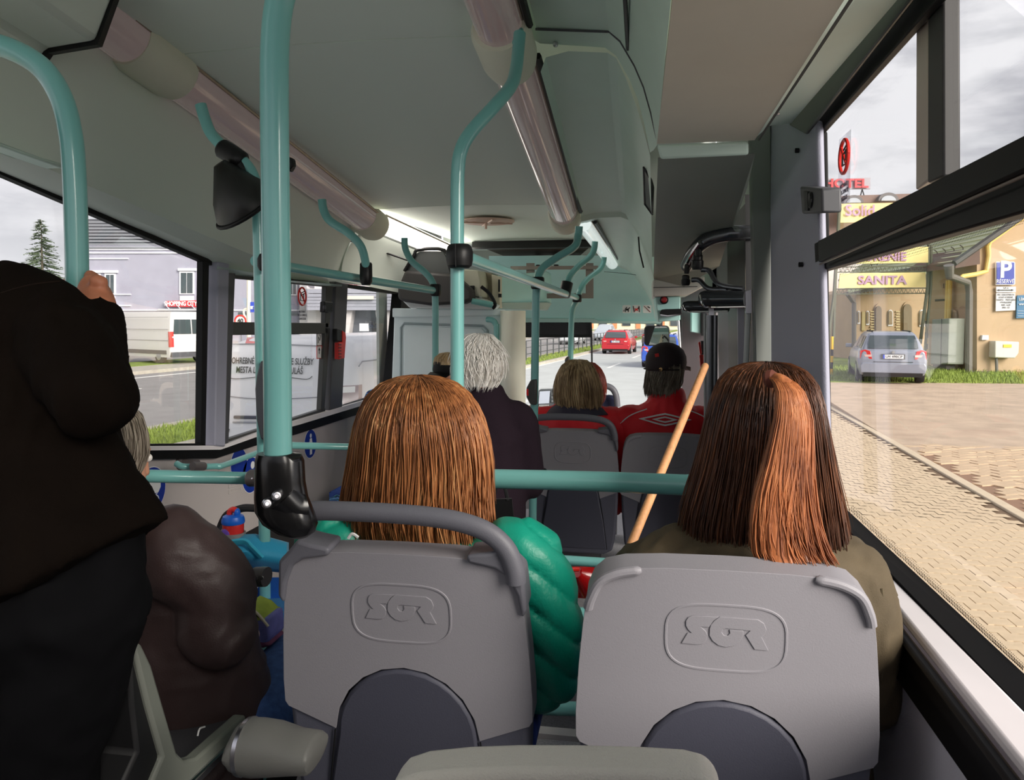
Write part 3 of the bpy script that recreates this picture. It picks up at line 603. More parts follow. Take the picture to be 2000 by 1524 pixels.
MB().tube(PU([(1018, 58, 2.24), (1012, 84, 2.2)]), [.007, .0178], 14).build('pole_tip', TEAL, p3)
MB().lathe(U(893, 524, 1.9)+V3(.006, 0, 0), Z1, [(.0235, 0), (.031, .006), (.034, .02), (.0345, .04), (.030, .055), (.024, .06)], 22).build('pole_knob', BPLAST, p3)
MB().tube([U(889, 476, 1.862), U(890, 521, 1.862)], .0012, 5).build('knob_seam', INK, p3)
p4 = pole([(790, 465, 3.9), (792, 486, 3.9), (804, 510, 3.9), (830, 532, 3.9), (845, 552, 3.9), (850, 580, 3.9), (850.5, 700, 3.9), (851, 900, 3.9), fl(851, 3.9)], .0175, 'thin teal pole left of the middle pole, in front of the white cab wall')
clamp(p4, 850.5, 567, 3.88, Z1, .030, .062)
p5 = pole([(1131, 442, 3.7), (1129, 462, 3.7), (1122, 482, 3.65), (1090, 502, 3.6), (1060, 524, 3.55), (1050, 546, 3.5), (1047, 580, 3.5), (1045, 700, 3.5), (1042, 900, 3.5), (1040, 1060, 3.5), fl(1040, 3.5)], .0185, 'teal pole at the left of the front seat pair with a stop button')
clamp(p5, 1050, 553, 3.48, Z1, .031, .055)
h7 = pole([(1162, 472, 4.5), (1160, 488, 4.5), (1152, 502, 4.5), (1128, 522, 4.45), (1112, 542, 4.4), (1106, 562, 4.38)], .018, 'short bent teal hanger between the two front poles', name='rail_hanger', cat='hanger', group='bent hangers of the rails')
MB().tube(PU([(1108, 552, 4.38), (1102, 578, 4.36)]), [.034, .034], 16).build('clamp', BPLAST, h7)
p6 = pole([(1180, 502, 5.3), (1178, 514, 5.3), (1170, 528, 5.25), (1148, 545, 5.1), (1135, 562, 5.0), (1128, 584, 5.0), (1119, 602, 5.0), (1116, 630, 5.0), (1114, 720, 5.0), (1113, 850, 5.0), fl(1112, 5.0)], .0185, 'farthest teal pole, behind the blond woman, with a dark button')
clamp(p6, 1127, 583, 4.98, Z1, .03, .05)
r1 = thing('ceiling_rail', U(1000, 540, 3.0), 'shiny teal rail running from the middle pole knob to the windscreen', 'rail')
MB().tube([U(908, 503, 1.95), U(1127, 582, 4.98)], .0178, 16).build('rail_tube', TEAL, r1)
r2 = thing('ceiling_rail', U(700, 545, 3.0), 'teal rail along the left windows from the big pole to the thin pole', 'rail')
MB().tube(cr([U(500, 510, 2.3), U(566, 522, 2.75), U(850, 568, 3.88)], 6), .0185, 16).build('rail_tube', TEAL, r2)
h8 = pole([(629, 390, 3.1), (632, 410, 3.1), (645, 432, 3.1), (680, 455, 3.1), (704, 480, 3.1), (713, 508, 3.12), (715, 530, 3.14)], .0178, 'bent teal hanger holding the left rail under the ceiling lamp', name='rail_hanger', cat='hanger', group='bent hangers of the rails')
MB().loft([[U(715, y, 3.14)+V3(math.cos(q)*r, math.sin(q)*r, 0) for q in [2*math.pi*i/16 for i in range(16)]] for y, r in ((513, .022), (516, .026), (540, .027), (551, .026), (557, .018))]).build('clamp', BPLAST, h8)
def rail(path, r, label, ends=(), group='teal rails at waist height', mat=TEAL):
    P = cr(PU(path), 6); t = thing('hand_rail', P[0], label, 'rail', group); MB().tube(P, r, 16).build('rail_tube', mat, t)
    return t
CAPG = M('end_cap_grey', (92, 86, 86), .45)
ra = rail([(-60, 925, 1.75), (280, 930, 1.85), (512, 935, 2.02)], .0175, 'teal rail left of the black bracket, in front of the pram sticker')
def endcap(t, px, py, Y, w=.06):
    a, b = U(px-12, py, Y), U(px+16, py, Y); d = (b-a).normalized()
    MB().tube([a, lerp(a, b, .15), b], [.019, .0235, .0235], 16, ry=[.022, .03, .03]).build('end_cap', CAPG, t)
    for q in (-3, 7): c = U(px+q, py+2, Y-.026); MB().lathe(c, (0, -1, 0), [(.0045, 0), (.0045, .003), (.002, .004)], 10).build('rivet', STEEL, t)
endcap(ra, 497, 934, 1.95)
rb = rail([(395, 1117, 1.72), (500, 1126, 1.76)], .0175, 'short teal rail low on the left, under the blue bag hood'); endcap(rb, 505, 1127, 1.76)
rc = rail([(345, 906, 2.62), (362, 912, 2.62), (420, 911, 2.72), (440, 908, 2.78), (520, 878, 3.2)], .012, 'thin bent teal wall rail under the second left window')
MB().lathe(UX(352, 903, LW), (1, 0, 0), [(.0, 0), (.032, 0), (.03, .012), (.015, .016), (.012, .08)], 16).build('wall_flange', CAPG, rc)
MB().tube([U(376, 911, 2.6), U(398, 911, 2.66)], .016, 12).build('rail_collar', CAPG, rc)
rd = rail([(560, 870, 3.35), (640, 872, 3.5), (720, 874, 3.6)], .0165, 'teal rail beside the round walking person sticker, left of the auburn hair')
re_ = rail([(944, 935, 1.72), (1150, 940, 1.68), (1375, 949, 1.62)], .0222, 'thick teal rail crossing in front of the two front grey seats')
MB().tube(PU([(930, 933, 1.73), (948, 935, 1.72)]), .027, 14).build('clamp', BPLAST, re_)
rf = rail([(1056, 923, 3.4), (1066, 928, 3.36), (1090, 931, 3.3), (1300, 937, 3.2), (1345, 934, 3.15), (1380, 930, 3.1)], .016, 'slim teal rail just behind the thick one, fixed to the pole with a button')
MB().tube(PU([(1034, 917, 3.44), (1062, 926, 3.4)]), .026, 12).build('clamp', BPLAST, rf)
rg = rail([(1066, 1091, 2.6), (1082, 1093, 2.58), (1200, 1101, 2.5)], .0165, 'upper low teal rail between the seats, above the red extinguisher')
_pt = U(1236, 1104, 2.47); MB().tube([_pt, V3(_pt.x, _pt.y-.02, FZ+.37)], .0165, 14).build('rail_post', TEAL, rg)
rh = rail([(1060, 1197, 2.45), (1240, 1204, 2.4)], .022, 'middle low teal rail seen between the green jacket and right seat')
ri = rail([(1050, 1383, 2.2), (1240, 1388, 2.15)], .02, 'lowest teal rail near the floor between the two nearest seats')
# stop buttons
def stopbtn(pts, Y, label, red=None):
    t = thing('stop_button', U(*pts[0], Y), label, 'button', 'stop buttons on poles')
    MB().prism([U(a, b, Y) for a, b in pts], (0, .05, 0)).build('button_housing', M('button_grey', (66, 66, 66), .4), t, bevel=.005)
    if red: MB().prism([U(a, b, Y-.004) for a, b in red], (0, .02, 0)).build('button', M('button_bright_red', (220, 40, 40), .35), t, bevel=.002)
stopbtn([(1036, 743), (1047, 742), (1047, 792), (1035, 790), (1028, 776), (1028, 758)], 3.44, 'dark stop button with a red key on the pole by the front seats', [(1028, 760), (1032, 760), (1032, 774), (1028, 772)])
stopbtn([(1107, 697), (1112, 697), (1111, 722), (1105, 721), (1103, 712), (1103, 702)], 4.95, 'plain dark stop button on the farthest pole behind the blond woman')
# round black mirror on the arm
cm = thing('black_mirror', U(475, 400, 2.15), 'black oval convex mirror housing hanging behind the big teal pole', 'mirror')
mc = [((487, 330), 14, 1.0), ((478, 362), 22, 1), ((465, 395), 38, 1), ((455, 420), 30, 1)]
q1 = U(480, 408, 2.22); wdir = (U(522, 380, 2.24)-U(436, 438, 2.18)).normalized(); ndir = (q1-U(452, 346, 2.2)); ndir = (ndir-wdir*ndir.dot(wdir)).normalized(); ndir = (ndir+(q1-EYE).normalized()*.28).normalized(); wdir = (wdir-ndir*wdir.dot(ndir)).normalized(); td = ndir.cross(wdir)
def mring(c, a, b): return [c + wdir*a*math.cos(2*math.pi*i/24) + td*b*math.sin(2*math.pi*i/24) for i in range(24)]
q0 = q1-ndir*.15+wdir*.02
MB().loft([mring(q0, .02, .02), mring(lerp(q0, q1, .25), .045, .06), mring(lerp(q0, q1, .6), .080, .11), mring(lerp(q0, q1, .92), .098, .135), mring(q1, .094, .13)]).build('mirror_shell', M('mirror_shell', (24, 24, 23), .45), cm, auto=50)
rim = mring(lerp(q0, q1, .99), .1, .137); MB().tube(rim+[rim[0]], .006, 8).build('mirror_rim', BLACK, cm)
MB().loft([mring(lerp(q0, q1, 1.01), .09, .126), mring(lerp(q0, q1, 1.06), .04, .06)]).build('mirror_glass', CHROME, cm)
MB().tube(cr(PU([(456, 302, 2.2), (474, 326, 2.2), (480, 352, 2.2)]), 5), .022, 12).build('mirror_arm', BPLAST, cm)
MB().prism(PU([(560, 305, 2.25), (570, 308, 2.25), (572, 322, 2.25), (564, 335, 2.25), (556, 330, 2.25)]), (0, .03, 0)).build('mirror_knob', BPLAST, cm, bevel=.006)
# ================================================================ DRIVER'S CAB
cw = thing('cab_partition', U(880, 900, 5.2), 'white partition wall with a rounded inset panel behind the driver', 'partition')
PW = M('partition_white', (230, 242, 242), .45)
MB().prism(PU([(770, 606, 5.2), (985, 610, 5.2), (985, 1000, 5.2), (756, 1000, 5.2)]), (0, .05, 0)).build('wall_panel', PW, cw, bevel=.008)
MB().prism(PU([(766, 602, 5.16), (985, 605, 5.16), (985, 617, 5.16), (766, 620, 5.16)]), (0, .06, 0)).build('top_cap', PW, cw, bevel=.008)
ins = [(781, 1000), (783, 640), (789, 632), (944, 637), (952, 645), (953, 1000)]
MB().tube([U(a, b, 5.195) for a, b in ins], .008, 6).build('panel_groove', M('groove_grey', (158, 172, 174), .5), cw)
MB().prism([U(a, b, 5.19) for a, b in ((787, 1000), (789, 641), (792, 637), (940, 641), (947, 648), (948, 1000))], (0, .02, 0)).build('inset_panel', PW, cw, bevel=.006)
cl0, cl1 = U(1002, 607, 5.15), U(1002, 940, 5.15)
MB().loft([[p+V3(.085*math.cos(q), .12*math.sin(q), 0) for q in [2*math.pi*i/24 for i in range(24)]] for p in (cl1, cl0)]).build('corner_column', M('column_cream', (240, 240, 222), .5), cw)
MB().tube(cr(PU([(952, 624, 5.12), (962, 626, 5.1), (968, 634, 5.1), (970, 660, 5.1), (971, 900, 5.1)]), 5), .02, 12).build('grab_bar', TEAL, cw)
MB().prism(PU([(1000, 846, 5.02), (1024, 850, 5.02), (1022, 1150, 5.02), (1000, 1150, 5.02)]), (0, .04, 0)).build('lower_panel', M('cab_lower', (120, 136, 140), .5), cw)
dd = thing('destination_display', U(850, 590, 4.9), 'dark curved display box above the white cab partition', 'display')
MB().prism(PU([(776, 563, 4.95), (790, 528, 4.95), (885, 535, 4.95), (922, 566, 4.95), (922, 586, 4.95), (905, 593, 4.95), (840, 597, 4.95), (790, 590, 4.95), (776, 584, 4.95)]), (0, .25, 0)).build('display_case', M('display_dark', (60, 58, 58), .5), dd, bevel=.02)
MB().prism(PU([(812, 496, 5.0), (820, 490, 5.0), (866, 491, 5.0), (876, 510, 5.0), (882, 545, 5.0), (790, 536, 5.0)]), (0, .3, 0)).build('display_screen', M('display_grey', (76, 80, 80), .4), dd, bevel=.006)
MB().tube(cr(PU([(790, 530, 4.98), (808, 500, 4.98), (818, 488, 4.98), (868, 489, 4.98), (878, 520, 4.98), (886, 548, 4.98)]), 4), .012, 8).build('screen_rim', BPLAST, dd)
cb = thing('cab_cabinet', U(930, 590, 5.0), 'pale overhead cabinet with a black lock beside the dark display box', 'cabinet')
MB().prism(PU([(906, 526, 5.05), (934, 528, 5.05), (939, 552, 5.05), (940, 580, 5.05), (924, 578, 5.05), (906, 560, 5.05)]), (0, .3, 0)).build('cabinet_body', M('cabinet_pale', (196, 196, 178), .5), cb, bevel=.008)
MB().prism(PU([(918, 558, 5.03), (926, 558, 5.03), (926, 567, 5.03), (919, 567, 5.03)]), (0, .03, 0)).build('lock', BPLAST, cb, bevel=.003)
MB().prism(PU([(906, 574, 5.06), (942, 584, 5.06), (968, 596, 5.06), (960, 604, 5.06), (800, 602, 5.06), (786, 588, 5.06)]), (0, .2, 0)).build('cabinet_base', WHITE, cb, bevel=.01)
MB().tube(PU([(921, 588, 4.98), (962, 596, 5.02)]), .02, 12).build('grab_bar', TEAL, cb)
MB().tube(cr(PU([(940, 560, 5.04), (956, 574, 5.04), (967, 594, 5.04), (962, 603, 5.04)]), 4), .012, 8).build('cabinet_seal', BPLAST, cb)
MB().prism(PU([(938, 530, 5.3), (962, 534, 5.3), (962, 602, 5.3), (940, 580, 5.3)]), (0, .2, 0)).build('cabinet_side', M('cabinet_taupe', (132, 124, 104), .5), cb)
ec = thing('electrics_cabinet', U(1000, 600, 5.4), 'teal overhead cabinet with a cream edge right of the pale cabinet', 'cabinet')
MB().prism(PU([(960, 536, 5.25), (976, 540, 5.25), (976, 602, 5.25), (962, 602, 5.25)]), (0, .2, 0)).build('cabinet_edge', M('cabinet_cream', (206, 200, 180), .5), ec, bevel=.004)
MB().prism(PU([(974, 538, 5.3), (1068, 530, 5.9), (1068, 590, 5.9), (1040, 592, 5.7), (974, 592, 5.3)]), (0, .3, 0)).build('cabinet_body', TCOVER, ec, bevel=.006)
MB().prism(PU([(970, 590, 5.28), (1070, 590, 5.8), (1060, 606, 5.8), (966, 604, 5.28)]), (0, .3, 0)).build('cabinet_base', M('header_lip', (0,0,0)), ec, bevel=.008)
MB().prism(PU([(973, 546, 5.24), (976, 546, 5.24), (976, 570, 5.24), (973, 570, 5.24)]), (0, .02, 0)).build('vent_slot', BPLAST, ec)
MB().prism(PU([(973, 574, 5.24), (979, 574, 5.24), (979, 581, 5.24), (973, 581, 5.24)]), (0, .02, 0)).build('lock', BPLAST, ec)
sv = thing('sun_blind', U(1090, 657, 6.85), 'black sun blind pulled down over the left of the windscreen', 'blind')
MB().prism(PU([(1000, 630, 6.85), (1154, 630, 6.85), (1154, 657, 6.85), (1000, 657, 6.85)]), (0, .01, 0)).build('blind_cloth', M('blind_black', (22, 22, 28), .7), sv)
MB().tube(PU([(1000, 657, 6.84), (1155, 657, 6.84)]), .012, 8).build('blind_bar', BPLAST, sv)
MB().tube(cr(PU([(1154, 630, 6.83), (1155.5, 660, 6.83), (1156, 700, 6.83), (1157, 760, 6.83)]), 3), .008, 6).build('blind_cord', INK, sv)
tm = thing('ticket_machine', U(1068, 797, 5.6), 'grey ticket machine with a pale screen and keys at the driver place', 'ticket machine')
MB().prism(PU([(1052, 762, 5.6), (1090, 761, 5.6), (1090, 797, 5.6), (1050, 799, 5.6)]), (0, .1, 0)).build('machine_case', M('machine_grey', (112, 116, 122), .4), tm, bevel=.008)
MB().prism(PU([(1054, 765, 5.592), (1074, 764, 5.592), (1072, 788, 5.592), (1052, 789, 5.592)]), (0, .012, 0)).build('screen', M('screen_pale', (206, 212, 226), .3, emit=(206, 212, 226), estr=.25), tm)
for i in range(7): MB().prism(PU([(1053+i*2.8, 791, 5.59), (1055+i*2.8, 791, 5.59), (1055+i*2.8, 795, 5.59), (1053+i*2.8, 795, 5.59)]), (0, .012, 0)).build('key', STKW, tm, smooth=False)
for i in range(3):
    for j in range(3): MB().prism(PU([(1077+i*4, 767+j*7, 5.59), (1080+i*4, 767+j*7, 5.59), (1080+i*4, 772+j*7, 5.59), (1077+i*4, 772+j*7, 5.59)]), (0, .012, 0)).build('key', M('key_grey', (160, 164, 168), .4), tm, smooth=False)
_q = U(1070, 797, 5.65); MB().tube([_q, V3(_q.x, 6.1, _q.z-.1), V3(_q.x, 6.35, U(1070, 858, 6.3).z-.02)], .03, 10).build('machine_stand', DGREY, tm)
# outside mirror beyond the windscreen
om = thing('wing_mirror', U(1282, 680, 7.6), 'black rimmed square wing mirror outside the windscreen', 'mirror')
mo = [(p[0], p[1]) for p in rrect(46, 37, 7, 4)]
mcn = U(1283, 656, 7.6); mx_, mz_ = (U(1284, 656, 7.6)-mcn), (U(1283, 655, 7.6)-mcn)
MB().loft([[mcn+mx_*a*k+mz_*b*k+V3(0, y, 0) for a, b in mo] for k, y in ((1.0, 0), (1.08, .01), (1.08, .05), (.7, .12))]).build('mirror_shell', BPLAST, om)
tiltn = V3(0, -.012, 0)
MB().add([mcn+mx_*a*.97+mz_*b*.97+tiltn+V3(0, -.0012*a+.0004*b, 0) for a, b in mo], [tuple(range(len(mo)))]).build('mirror_glass', M('mirror_silver', (235, 238, 240), .02, metal=1.), om, smooth=False)
MB().tube(PU([(1288, 636, 7.62), (1290, 600, 7.4), (1291, 590, 7.12)]), .03, 8).build('mirror_arm', DGREY, om)
# ================================================================ DOOR GEAR
dm = thing('door_linkage', U(1400, 560, 3.4), 'dark steel door linkage with black joints and two rounded pads', 'door mechanism')
DST = M('door_steel', (96, 98, 102), .22, metal=.8)
MB().tube(cr(PU([(1468, 455, 3.3), (1430, 456, 3.3), (1395, 462, 3.35), (1372, 474, 3.4), (1352, 496, 3.5), (1340, 520, 3.6)]), 6), .032, 14, ry=.026).build('top_tube', DST, dm)
MB().tube(cr(PU([(1368, 474, 3.36), (1350, 500, 3.46), (1339, 522, 3.56)]), 5), .012, 8).build('top_edge', CHROME, dm)
def knob(px, py, Y, r, h): MB().lathe(U(px, py+h/2, Y), Z1, [(r*.8, 0), (r, h*.2/1500*Y), (r, h*.55/1500*Y), (r*.85, h*.6/1500*Y), (r*.85, h*.9/1500*Y), (r*.6, h/1500*Y)], 16).build('joint', BPLAST, dm)
knob(1362, 512, 3.42, .026, 30); knob(1339, 548, 3.5, .02, 20); knob(1341, 526, 3.5, .012, 18); knob(1364, 490, 3.4, .015, 22)
MB().tube(cr(PU([(1352, 547, 3.5), (1366, 548, 3.48), (1384, 564, 3.45), (1420, 566, 3.4)]), 4), .011, 10).build('arm', DST, dm)
MB().tube(cr(PU([(1370, 527, 3.42), (1386, 530, 3.4), (1404, 556, 3.36), (1452, 564, 3.3)]), 4), .011, 10).build('arm', DST, dm)
def pad(x0, x1, y0, y1, Y):
    a, b_ = U(x0, (y0+y1)/2, Y), U(x1, (y0+y1)/2, Y-.1); r = (y1-y0)/2/1500*Y
    MB().tube([a, lerp(a, b_, .04), lerp(a, b_, .12), b_], [r*.45, r*.85, r, r], 18).build('pad', M('pad_steel', (72, 76, 80), .18, metal=.6), dm)
    MB().tube(cr([U(x0+2, y0+8, Y-.06), U(x0+8, y1-3, Y-.08), U(x0+24, y1, Y-.08), U(x1, y1-1, Y-.16)], 4), .005, 6).build('pad_rim', CHROME, dm)
pad(1366, 1458, 568, 600, 3.4); pad(1333, 1422, 588, 609, 3.7)
MB().prism(PU([(1385, 600, 3.5), (1394, 600, 3.5), (1394, 620, 3.5), (1385, 620, 3.5)]), (0, .04, 0)).build('bracket', STEEL, dm)
dp = thing('door_pole', U(1392, 1100, 3.5), 'pair of vertical steel tubes at the door left of the girl', 'pole')
for px, r in ((1387, .017), (1397, .011)): MB().tube(PU([(px, 616, 3.5), (px-3, 1100, 3.5)]), r, 12).build('pole_tube', M('pole_steel', (128, 130, 134), .3, metal=.7), dp)
MB().tube(PU([(1377, 612, 3.55), (1379, 1100, 3.55)]), .007, 8).build('pole_tube', M('pole_light', (176, 180, 178), .4), dp)
d2 = thing('door_pole', U(1461, 800, 3.2), 'single thin vertical steel tube against the grey pillar above the girl', 'pole')
MB().tube(PU([(1462, 612, 3.2), (1457, 720, 3.2), (1455, 900, 3.2)]), .012, 10).build('pole_tube', M('pole_light', (0,0,0)), d2)
MB().prism(PU([(1456, 570, 3.18), (1467, 566, 3.18), (1468, 612, 3.18), (1457, 612, 3.18)]), (0, .03, 0)).build('pole_socket', STEEL, d2)
# red emergency release strap by the door, red hammer at the left window
es = thing('emergency_release', U(1370, 728, 4.1), 'red emergency release with a grey box on the front wall by the door', 'emergency release')
MB().prism(PU([(1364, 670, 4.1), (1368, 667, 4.1), (1371, 690, 4.1), (1368, 695, 4.1)]), (0, .03, 0)).build('red_lever', RED, es, bevel=.003)
MB().prism(PU([(1366, 694, 4.1), (1374, 693, 4.1), (1375, 722, 4.1), (1369, 726, 4.1)]), (0, .03, 0)).build('red_strap', RED, es, bevel=.003)
MB().prism(PU([(1369, 666, 4.12), (1377, 666, 4.12), (1377, 693, 4.12), (1370, 693, 4.12)]), (0, .03, 0)).build('grey_box', DGREY, es, bevel=.003)
hm = thing('emergency_hammer', UX(657, 700, LW+.06), 'red emergency hammer in its holder between the left windows', 'hammer')
wallpoly([(649, 642), (660, 645), (660, 668), (649, 666)], LW+.05, .03).build('holder', BPLAST, hm, bevel=.004)
wallpoly([(660, 646), (666, 650), (667, 660), (664, 700), (653, 702), (653, 669), (660, 669)], LW+.055, .03).build('hammer_body', RED, hm, bevel=.004)
for i in range(5): wallpoly([(661, 672+i*6), (666, 672+i*6), (666, 675+i*6), (661, 675+i*6)], LW+.085, .003).build('grip_rib', M('hammer_dark', (110, 16, 14), .5), hm, smooth=False)
# ================================================================ SEATS
SGR_S = [(500,372),(850,385),(780,440),(720,540),(610,535),(680,600),(705,660),(690,730),(640,790),(560,800),(360,785),(360,770),(435,630),(490,630),(440,580),(410,520),(410,450),(440,400)]
SGR_G = [(858,385),(790,440),(745,500),(728,560),(727,660),(770,740),(850,805),(950,830),(1060,805),(1140,730),(1175,650),(1175,580),(990,572),(1000,620),(970,660),(920,655),(890,610),(905,565),(950,552),(1265,580),(1205,645),(1330,855),(1510,865),(1415,670),(1460,620),(1475,560),(1440,470),(1360,415)]
def seat(px, py, Y, label, handle=False, name='bus_seat', group='grey plastic bus seats', grips=True, tilt=.12, cushion=True):
    top = U(px, py, Y); t = thing(name, V3(top.x, top.y, top.z-.63), label, 'bus seat', group)
    ez = V3(0, tilt, -1).normalized(); nn = V3(0, -1, -tilt).normalized()     # down the back, towards the rear
    def P(u, w, d=0): return top + V3(u, 0, 0) - ez*w*1.0 + nn*d if False else top + V3(u, 0, 0) + ez*(-w) + nn*d
    def outline(pts, d): return [P(u, w, d) for u, w in pts]
    half = [(0, 0), (.09, -.001), (.15, -.005), (.18, -.013), (.198, -.030), (.208, -.055), (.214, -.10), (.221, -.17), (.226, -.25), (.226, -.292), (.220, -.302), (.1325, -.338)]
    arc = [(.132*math.cos(a)*1.0, -.345+.135*math.sin(a)) for a in [math.radians(x) for x in (3, 20, 38, 55, 72, 90, 108, 125, 142, 160, 177)]]
    poly = half + arc + [(-u, w) for u, w in reversed(half[1:])]
    o = MB().prism(outline(poly, .0), -nn*.055).build('back_shell', SEATL, t, bevel=.018, bseg=4)
    dark = [(.221, -.296), (.216, -.42), (.205, -.55), (.19, -.61), (.15, -.63), (-.15, -.63), (-.19, -.61), (-.205, -.55), (-.216, -.42), (-.221, -.296)]
    MB().prism(outline(dark, -.004), -nn*.06).build('lower_shell', SEATD, t, bevel=.012, bseg=3)
    ar2 = [(.128*math.cos(a), -.345+.131*math.sin(a)) for a in [math.radians(x) for x in range(0, 181, 12)]]
    MB().prism(outline([(.165, -.60), (.150, -.46)]+ar2+[(-.150, -.46), (-.165, -.60)], .002), -nn*.03).build('back_panel', M('seat_panel_dark', (66, 67, 80), .6, bump=.08, bscale=420), t, bevel=.006)
    for sx in (-1, 1): MB().tube([P(sx*.133, -.34, .0), P(sx*.150, -.46, -.001), P(sx*.166, -.60, -.002)], .0016, 5).build('panel_seam', INK, t)
    # emblem
    sc = .00011
    def L(x, y): return ((x-940)*sc, -.098 - ((y-.05*(x-500))-590)*sc)
    lg = bpy.data.objects.new
    ring = [(.088*math.copysign(abs(math.cos(a))**.55, math.cos(a)), -.108+.053*math.copysign(abs(math.sin(a))**.62, math.sin(a))) for a in [2*math.pi*i/48 for i in range(48)]]
    MB().tube([P(u, w, -.0008) for u, w in ring+[ring[0]]], .0026, 6).build('emblem_frame', SEATL, t)
    for poly_ in (SGR_S, SGR_G):
        MB().prism([P(*L(x, y), .0018) for x, y in poly_], -nn*.003).build('emblem_letter', SEATL, t, bevel=.0006)
    if handle:
        hp_ = [(-.215, -.03), (-.222, .0), (-.215, .022), (-.185, .040), (-.12, .050), (0, .052), (.09, .048), (.15, .036), (.185, .012), (.200, -.025), (.203, -.055)]
        if handle == 'joined': hp_ = [(-.21, .046), (-.17, .052), (-.12, .056), (0, .056), (.09, .050), (.15, .034), (.185, .006), (.200, -.03), (.203, -.055)]
        MB().tube(cr([P(u, w+.018, .004) for u, w in hp_], 5), .017, 14, ry=.015).build('handle', SEATH, t)
        for sx in (-1, 1):
            MB().prism(outline([(sx*.12, .008), (sx*.155, .014), (sx*.178, .02), (sx*.195, .0), (sx*.215, -.02), (sx*.221, -.085), (sx*.212, -.1), (sx*.204, -.06), (sx*.19, -.028), (sx*.168, -.014), (sx*.122, -.006)], .01), -nn*.06).build('handle_base', SEATH, t, bevel=.008, bseg=3)
    elif grips:
        for sx in (-1, 1):
            MB().tube(cr([P(sx*.125, -.006, .001), P(sx*.16, -.012, .003), P(sx*.187, -.027, .004), P(sx*.201, -.055, .003), P(sx*.206, -.075, .0)], 5), [.004]+[.0075]*19+[.003], 10).build('corner_grip', SEATL, t)
    if cushion:
        MB().prism([P(u, -.48, -.06)+V3(0, 0, z) for u, z in ((-.2, 0), (.2, 0), (.21, .04), (.19, .08), (-.19, .08), (-.21, .04))], (0, .40, .02)).build('cushion', M('seat_fabric_blue', (40, 66, 140), .9, var=.5, vscale=40), t, bevel=.02)
        MB().prism([P(u, w, -.045) for u, w in ((-.18, -.03), (.18, -.03), (.2, -.1), (.2, -.46), (-.2, -.46), (-.2, -.1))], (0, .035, 0)).build('back_cushion', M('seat_fabric_blue', (0,0,0)), t, bevel=.015)
        zf = PZ if (Y > 3 and px > 1000) else FZ
        b_ = P(0, -.56, -.25); MB().box((b_.x-.12, b_.y-.1, zf), (b_.x+.12, b_.y+.14, b_.z+.02)).build('pedestal', DGREY, t)
    return t
sL = seat(778, 1083, 1.24, 'near left grey seat joined to the big teal pole by a black bracket', handle='joined')
sR = seat(1420, 1115, 1.16, 'near right grey seat in front of the girl with the ponytail')
sFL = seat(1118, 842, 3.70, 'front grey seat with a dark handle holding the blond woman in red', handle=True)
sFR = seat(1305, 851, 3.70, 'front grey seat crossed by the wooden stick, holding the man in the cap')
# arm rest of the near left seat
arm = MB().loft([[U(a, y, Y)+V3(0, .045*math.sin(q), r*math.cos(q)) for q in [2*math.pi*i/20 for i in range(20)]] for a, y, Y, r in ((462, 1455, 1.12, .022), (468, 1456, 1.12, .036), (480, 1458, 1.12, .043), (505, 1460, 1.12, .044), (540, 1462, 1.12, .040), (580, 1468, 1.12, .031), (612, 1470, 1.12, .028), (619, 1470, 1.12, .02))])
arm.build('arm_rest', M('arm_rest_grey', (106, 106, 102), .5, bump=.04, bscale=400), sL, auto=60)
MB().loft([[U(a, y, 1.12)+V3(0, .0462*math.sin(q), r*math.cos(q)) for q in [2*math.pi*i/20 for i in range(20)]] for a, y, r in ((478, 1458, .0435), (486, 1458, .0446))]).build('arm_ring', STEEL, sL)
# camera-side seat top at the bottom edge
s0 = thing('bus_seat', U(1080, 1560, .62), 'top edge of a grey seat at the bottom of the view, nearest the camera', 'bus seat', 'grey plastic bus seats')
MB().prism([U(a, b, .62) for a, b in ((740, 1640), (752, 1556), (775, 1530), (815, 1517), (900, 1509), (1000, 1506), (1120, 1507), (1250, 1511), (1340, 1517), (1385, 1528), (1410, 1556), (1420, 1640), (1420, 1900), (740, 1900))], (0, .045, 0)).build('back_shell', M('seat_shell_pale', (206, 202, 192), .7, bump=.3, bscale=600), s0, bevel=.014, bseg=3)
# seat of the passenger at the lower left, seen from the side
s5 = thing('bus_seat', U(330, 1500, 1.75), 'grey green seat side beneath the passenger in the plum jacket', 'bus seat', 'grey plastic bus seats')
SGG = M('seat_side_grey', (122, 126, 118), .6)
sx_ = lambda pts, X: [UX(p, q, X) for p, q in pts]
MB().prism(sx_([(262, 1264), (276, 1256), (297, 1300), (320, 1380), (346, 1470), (362, 1486), (386, 1480), (480, 1396), (484, 1420), (442, 1466), (372, 1540), (340, 1640), (250, 1640), (318, 1480), (290, 1380)], -.86), (-.03, 0, 0)).build('side_panel', SGG, s5, bevel=.006)
MB().prism(sx_([(252, 1270), (262, 1264), (290, 1380), (318, 1480), (290, 1640), (190, 1640), (268, 1470), (258, 1380)], -.87), (-.45, 0, 0)).build('back_shell', M('seat_back_black', (24, 24, 26), .6), s5, bevel=.01)
MB().tube(sx_([(438, 1464), (372, 1527)], -.858), .004, 6).build('seat_seam', STEEL, s5)
MB().prism(sx_([(372, 1500), (470, 1410), (476, 1440), (380, 1540)], -.9), (-.42, 0, 0)).build('seat_pan', DGREY, s5)
_p = UX(400, 1560, -1.1); MB().box((_p.x-.1, _p.y-.12, FZ), (_p.x+.1, _p.y+.12, _p.z+.05)).build('pedestal', BPLAST, s5)
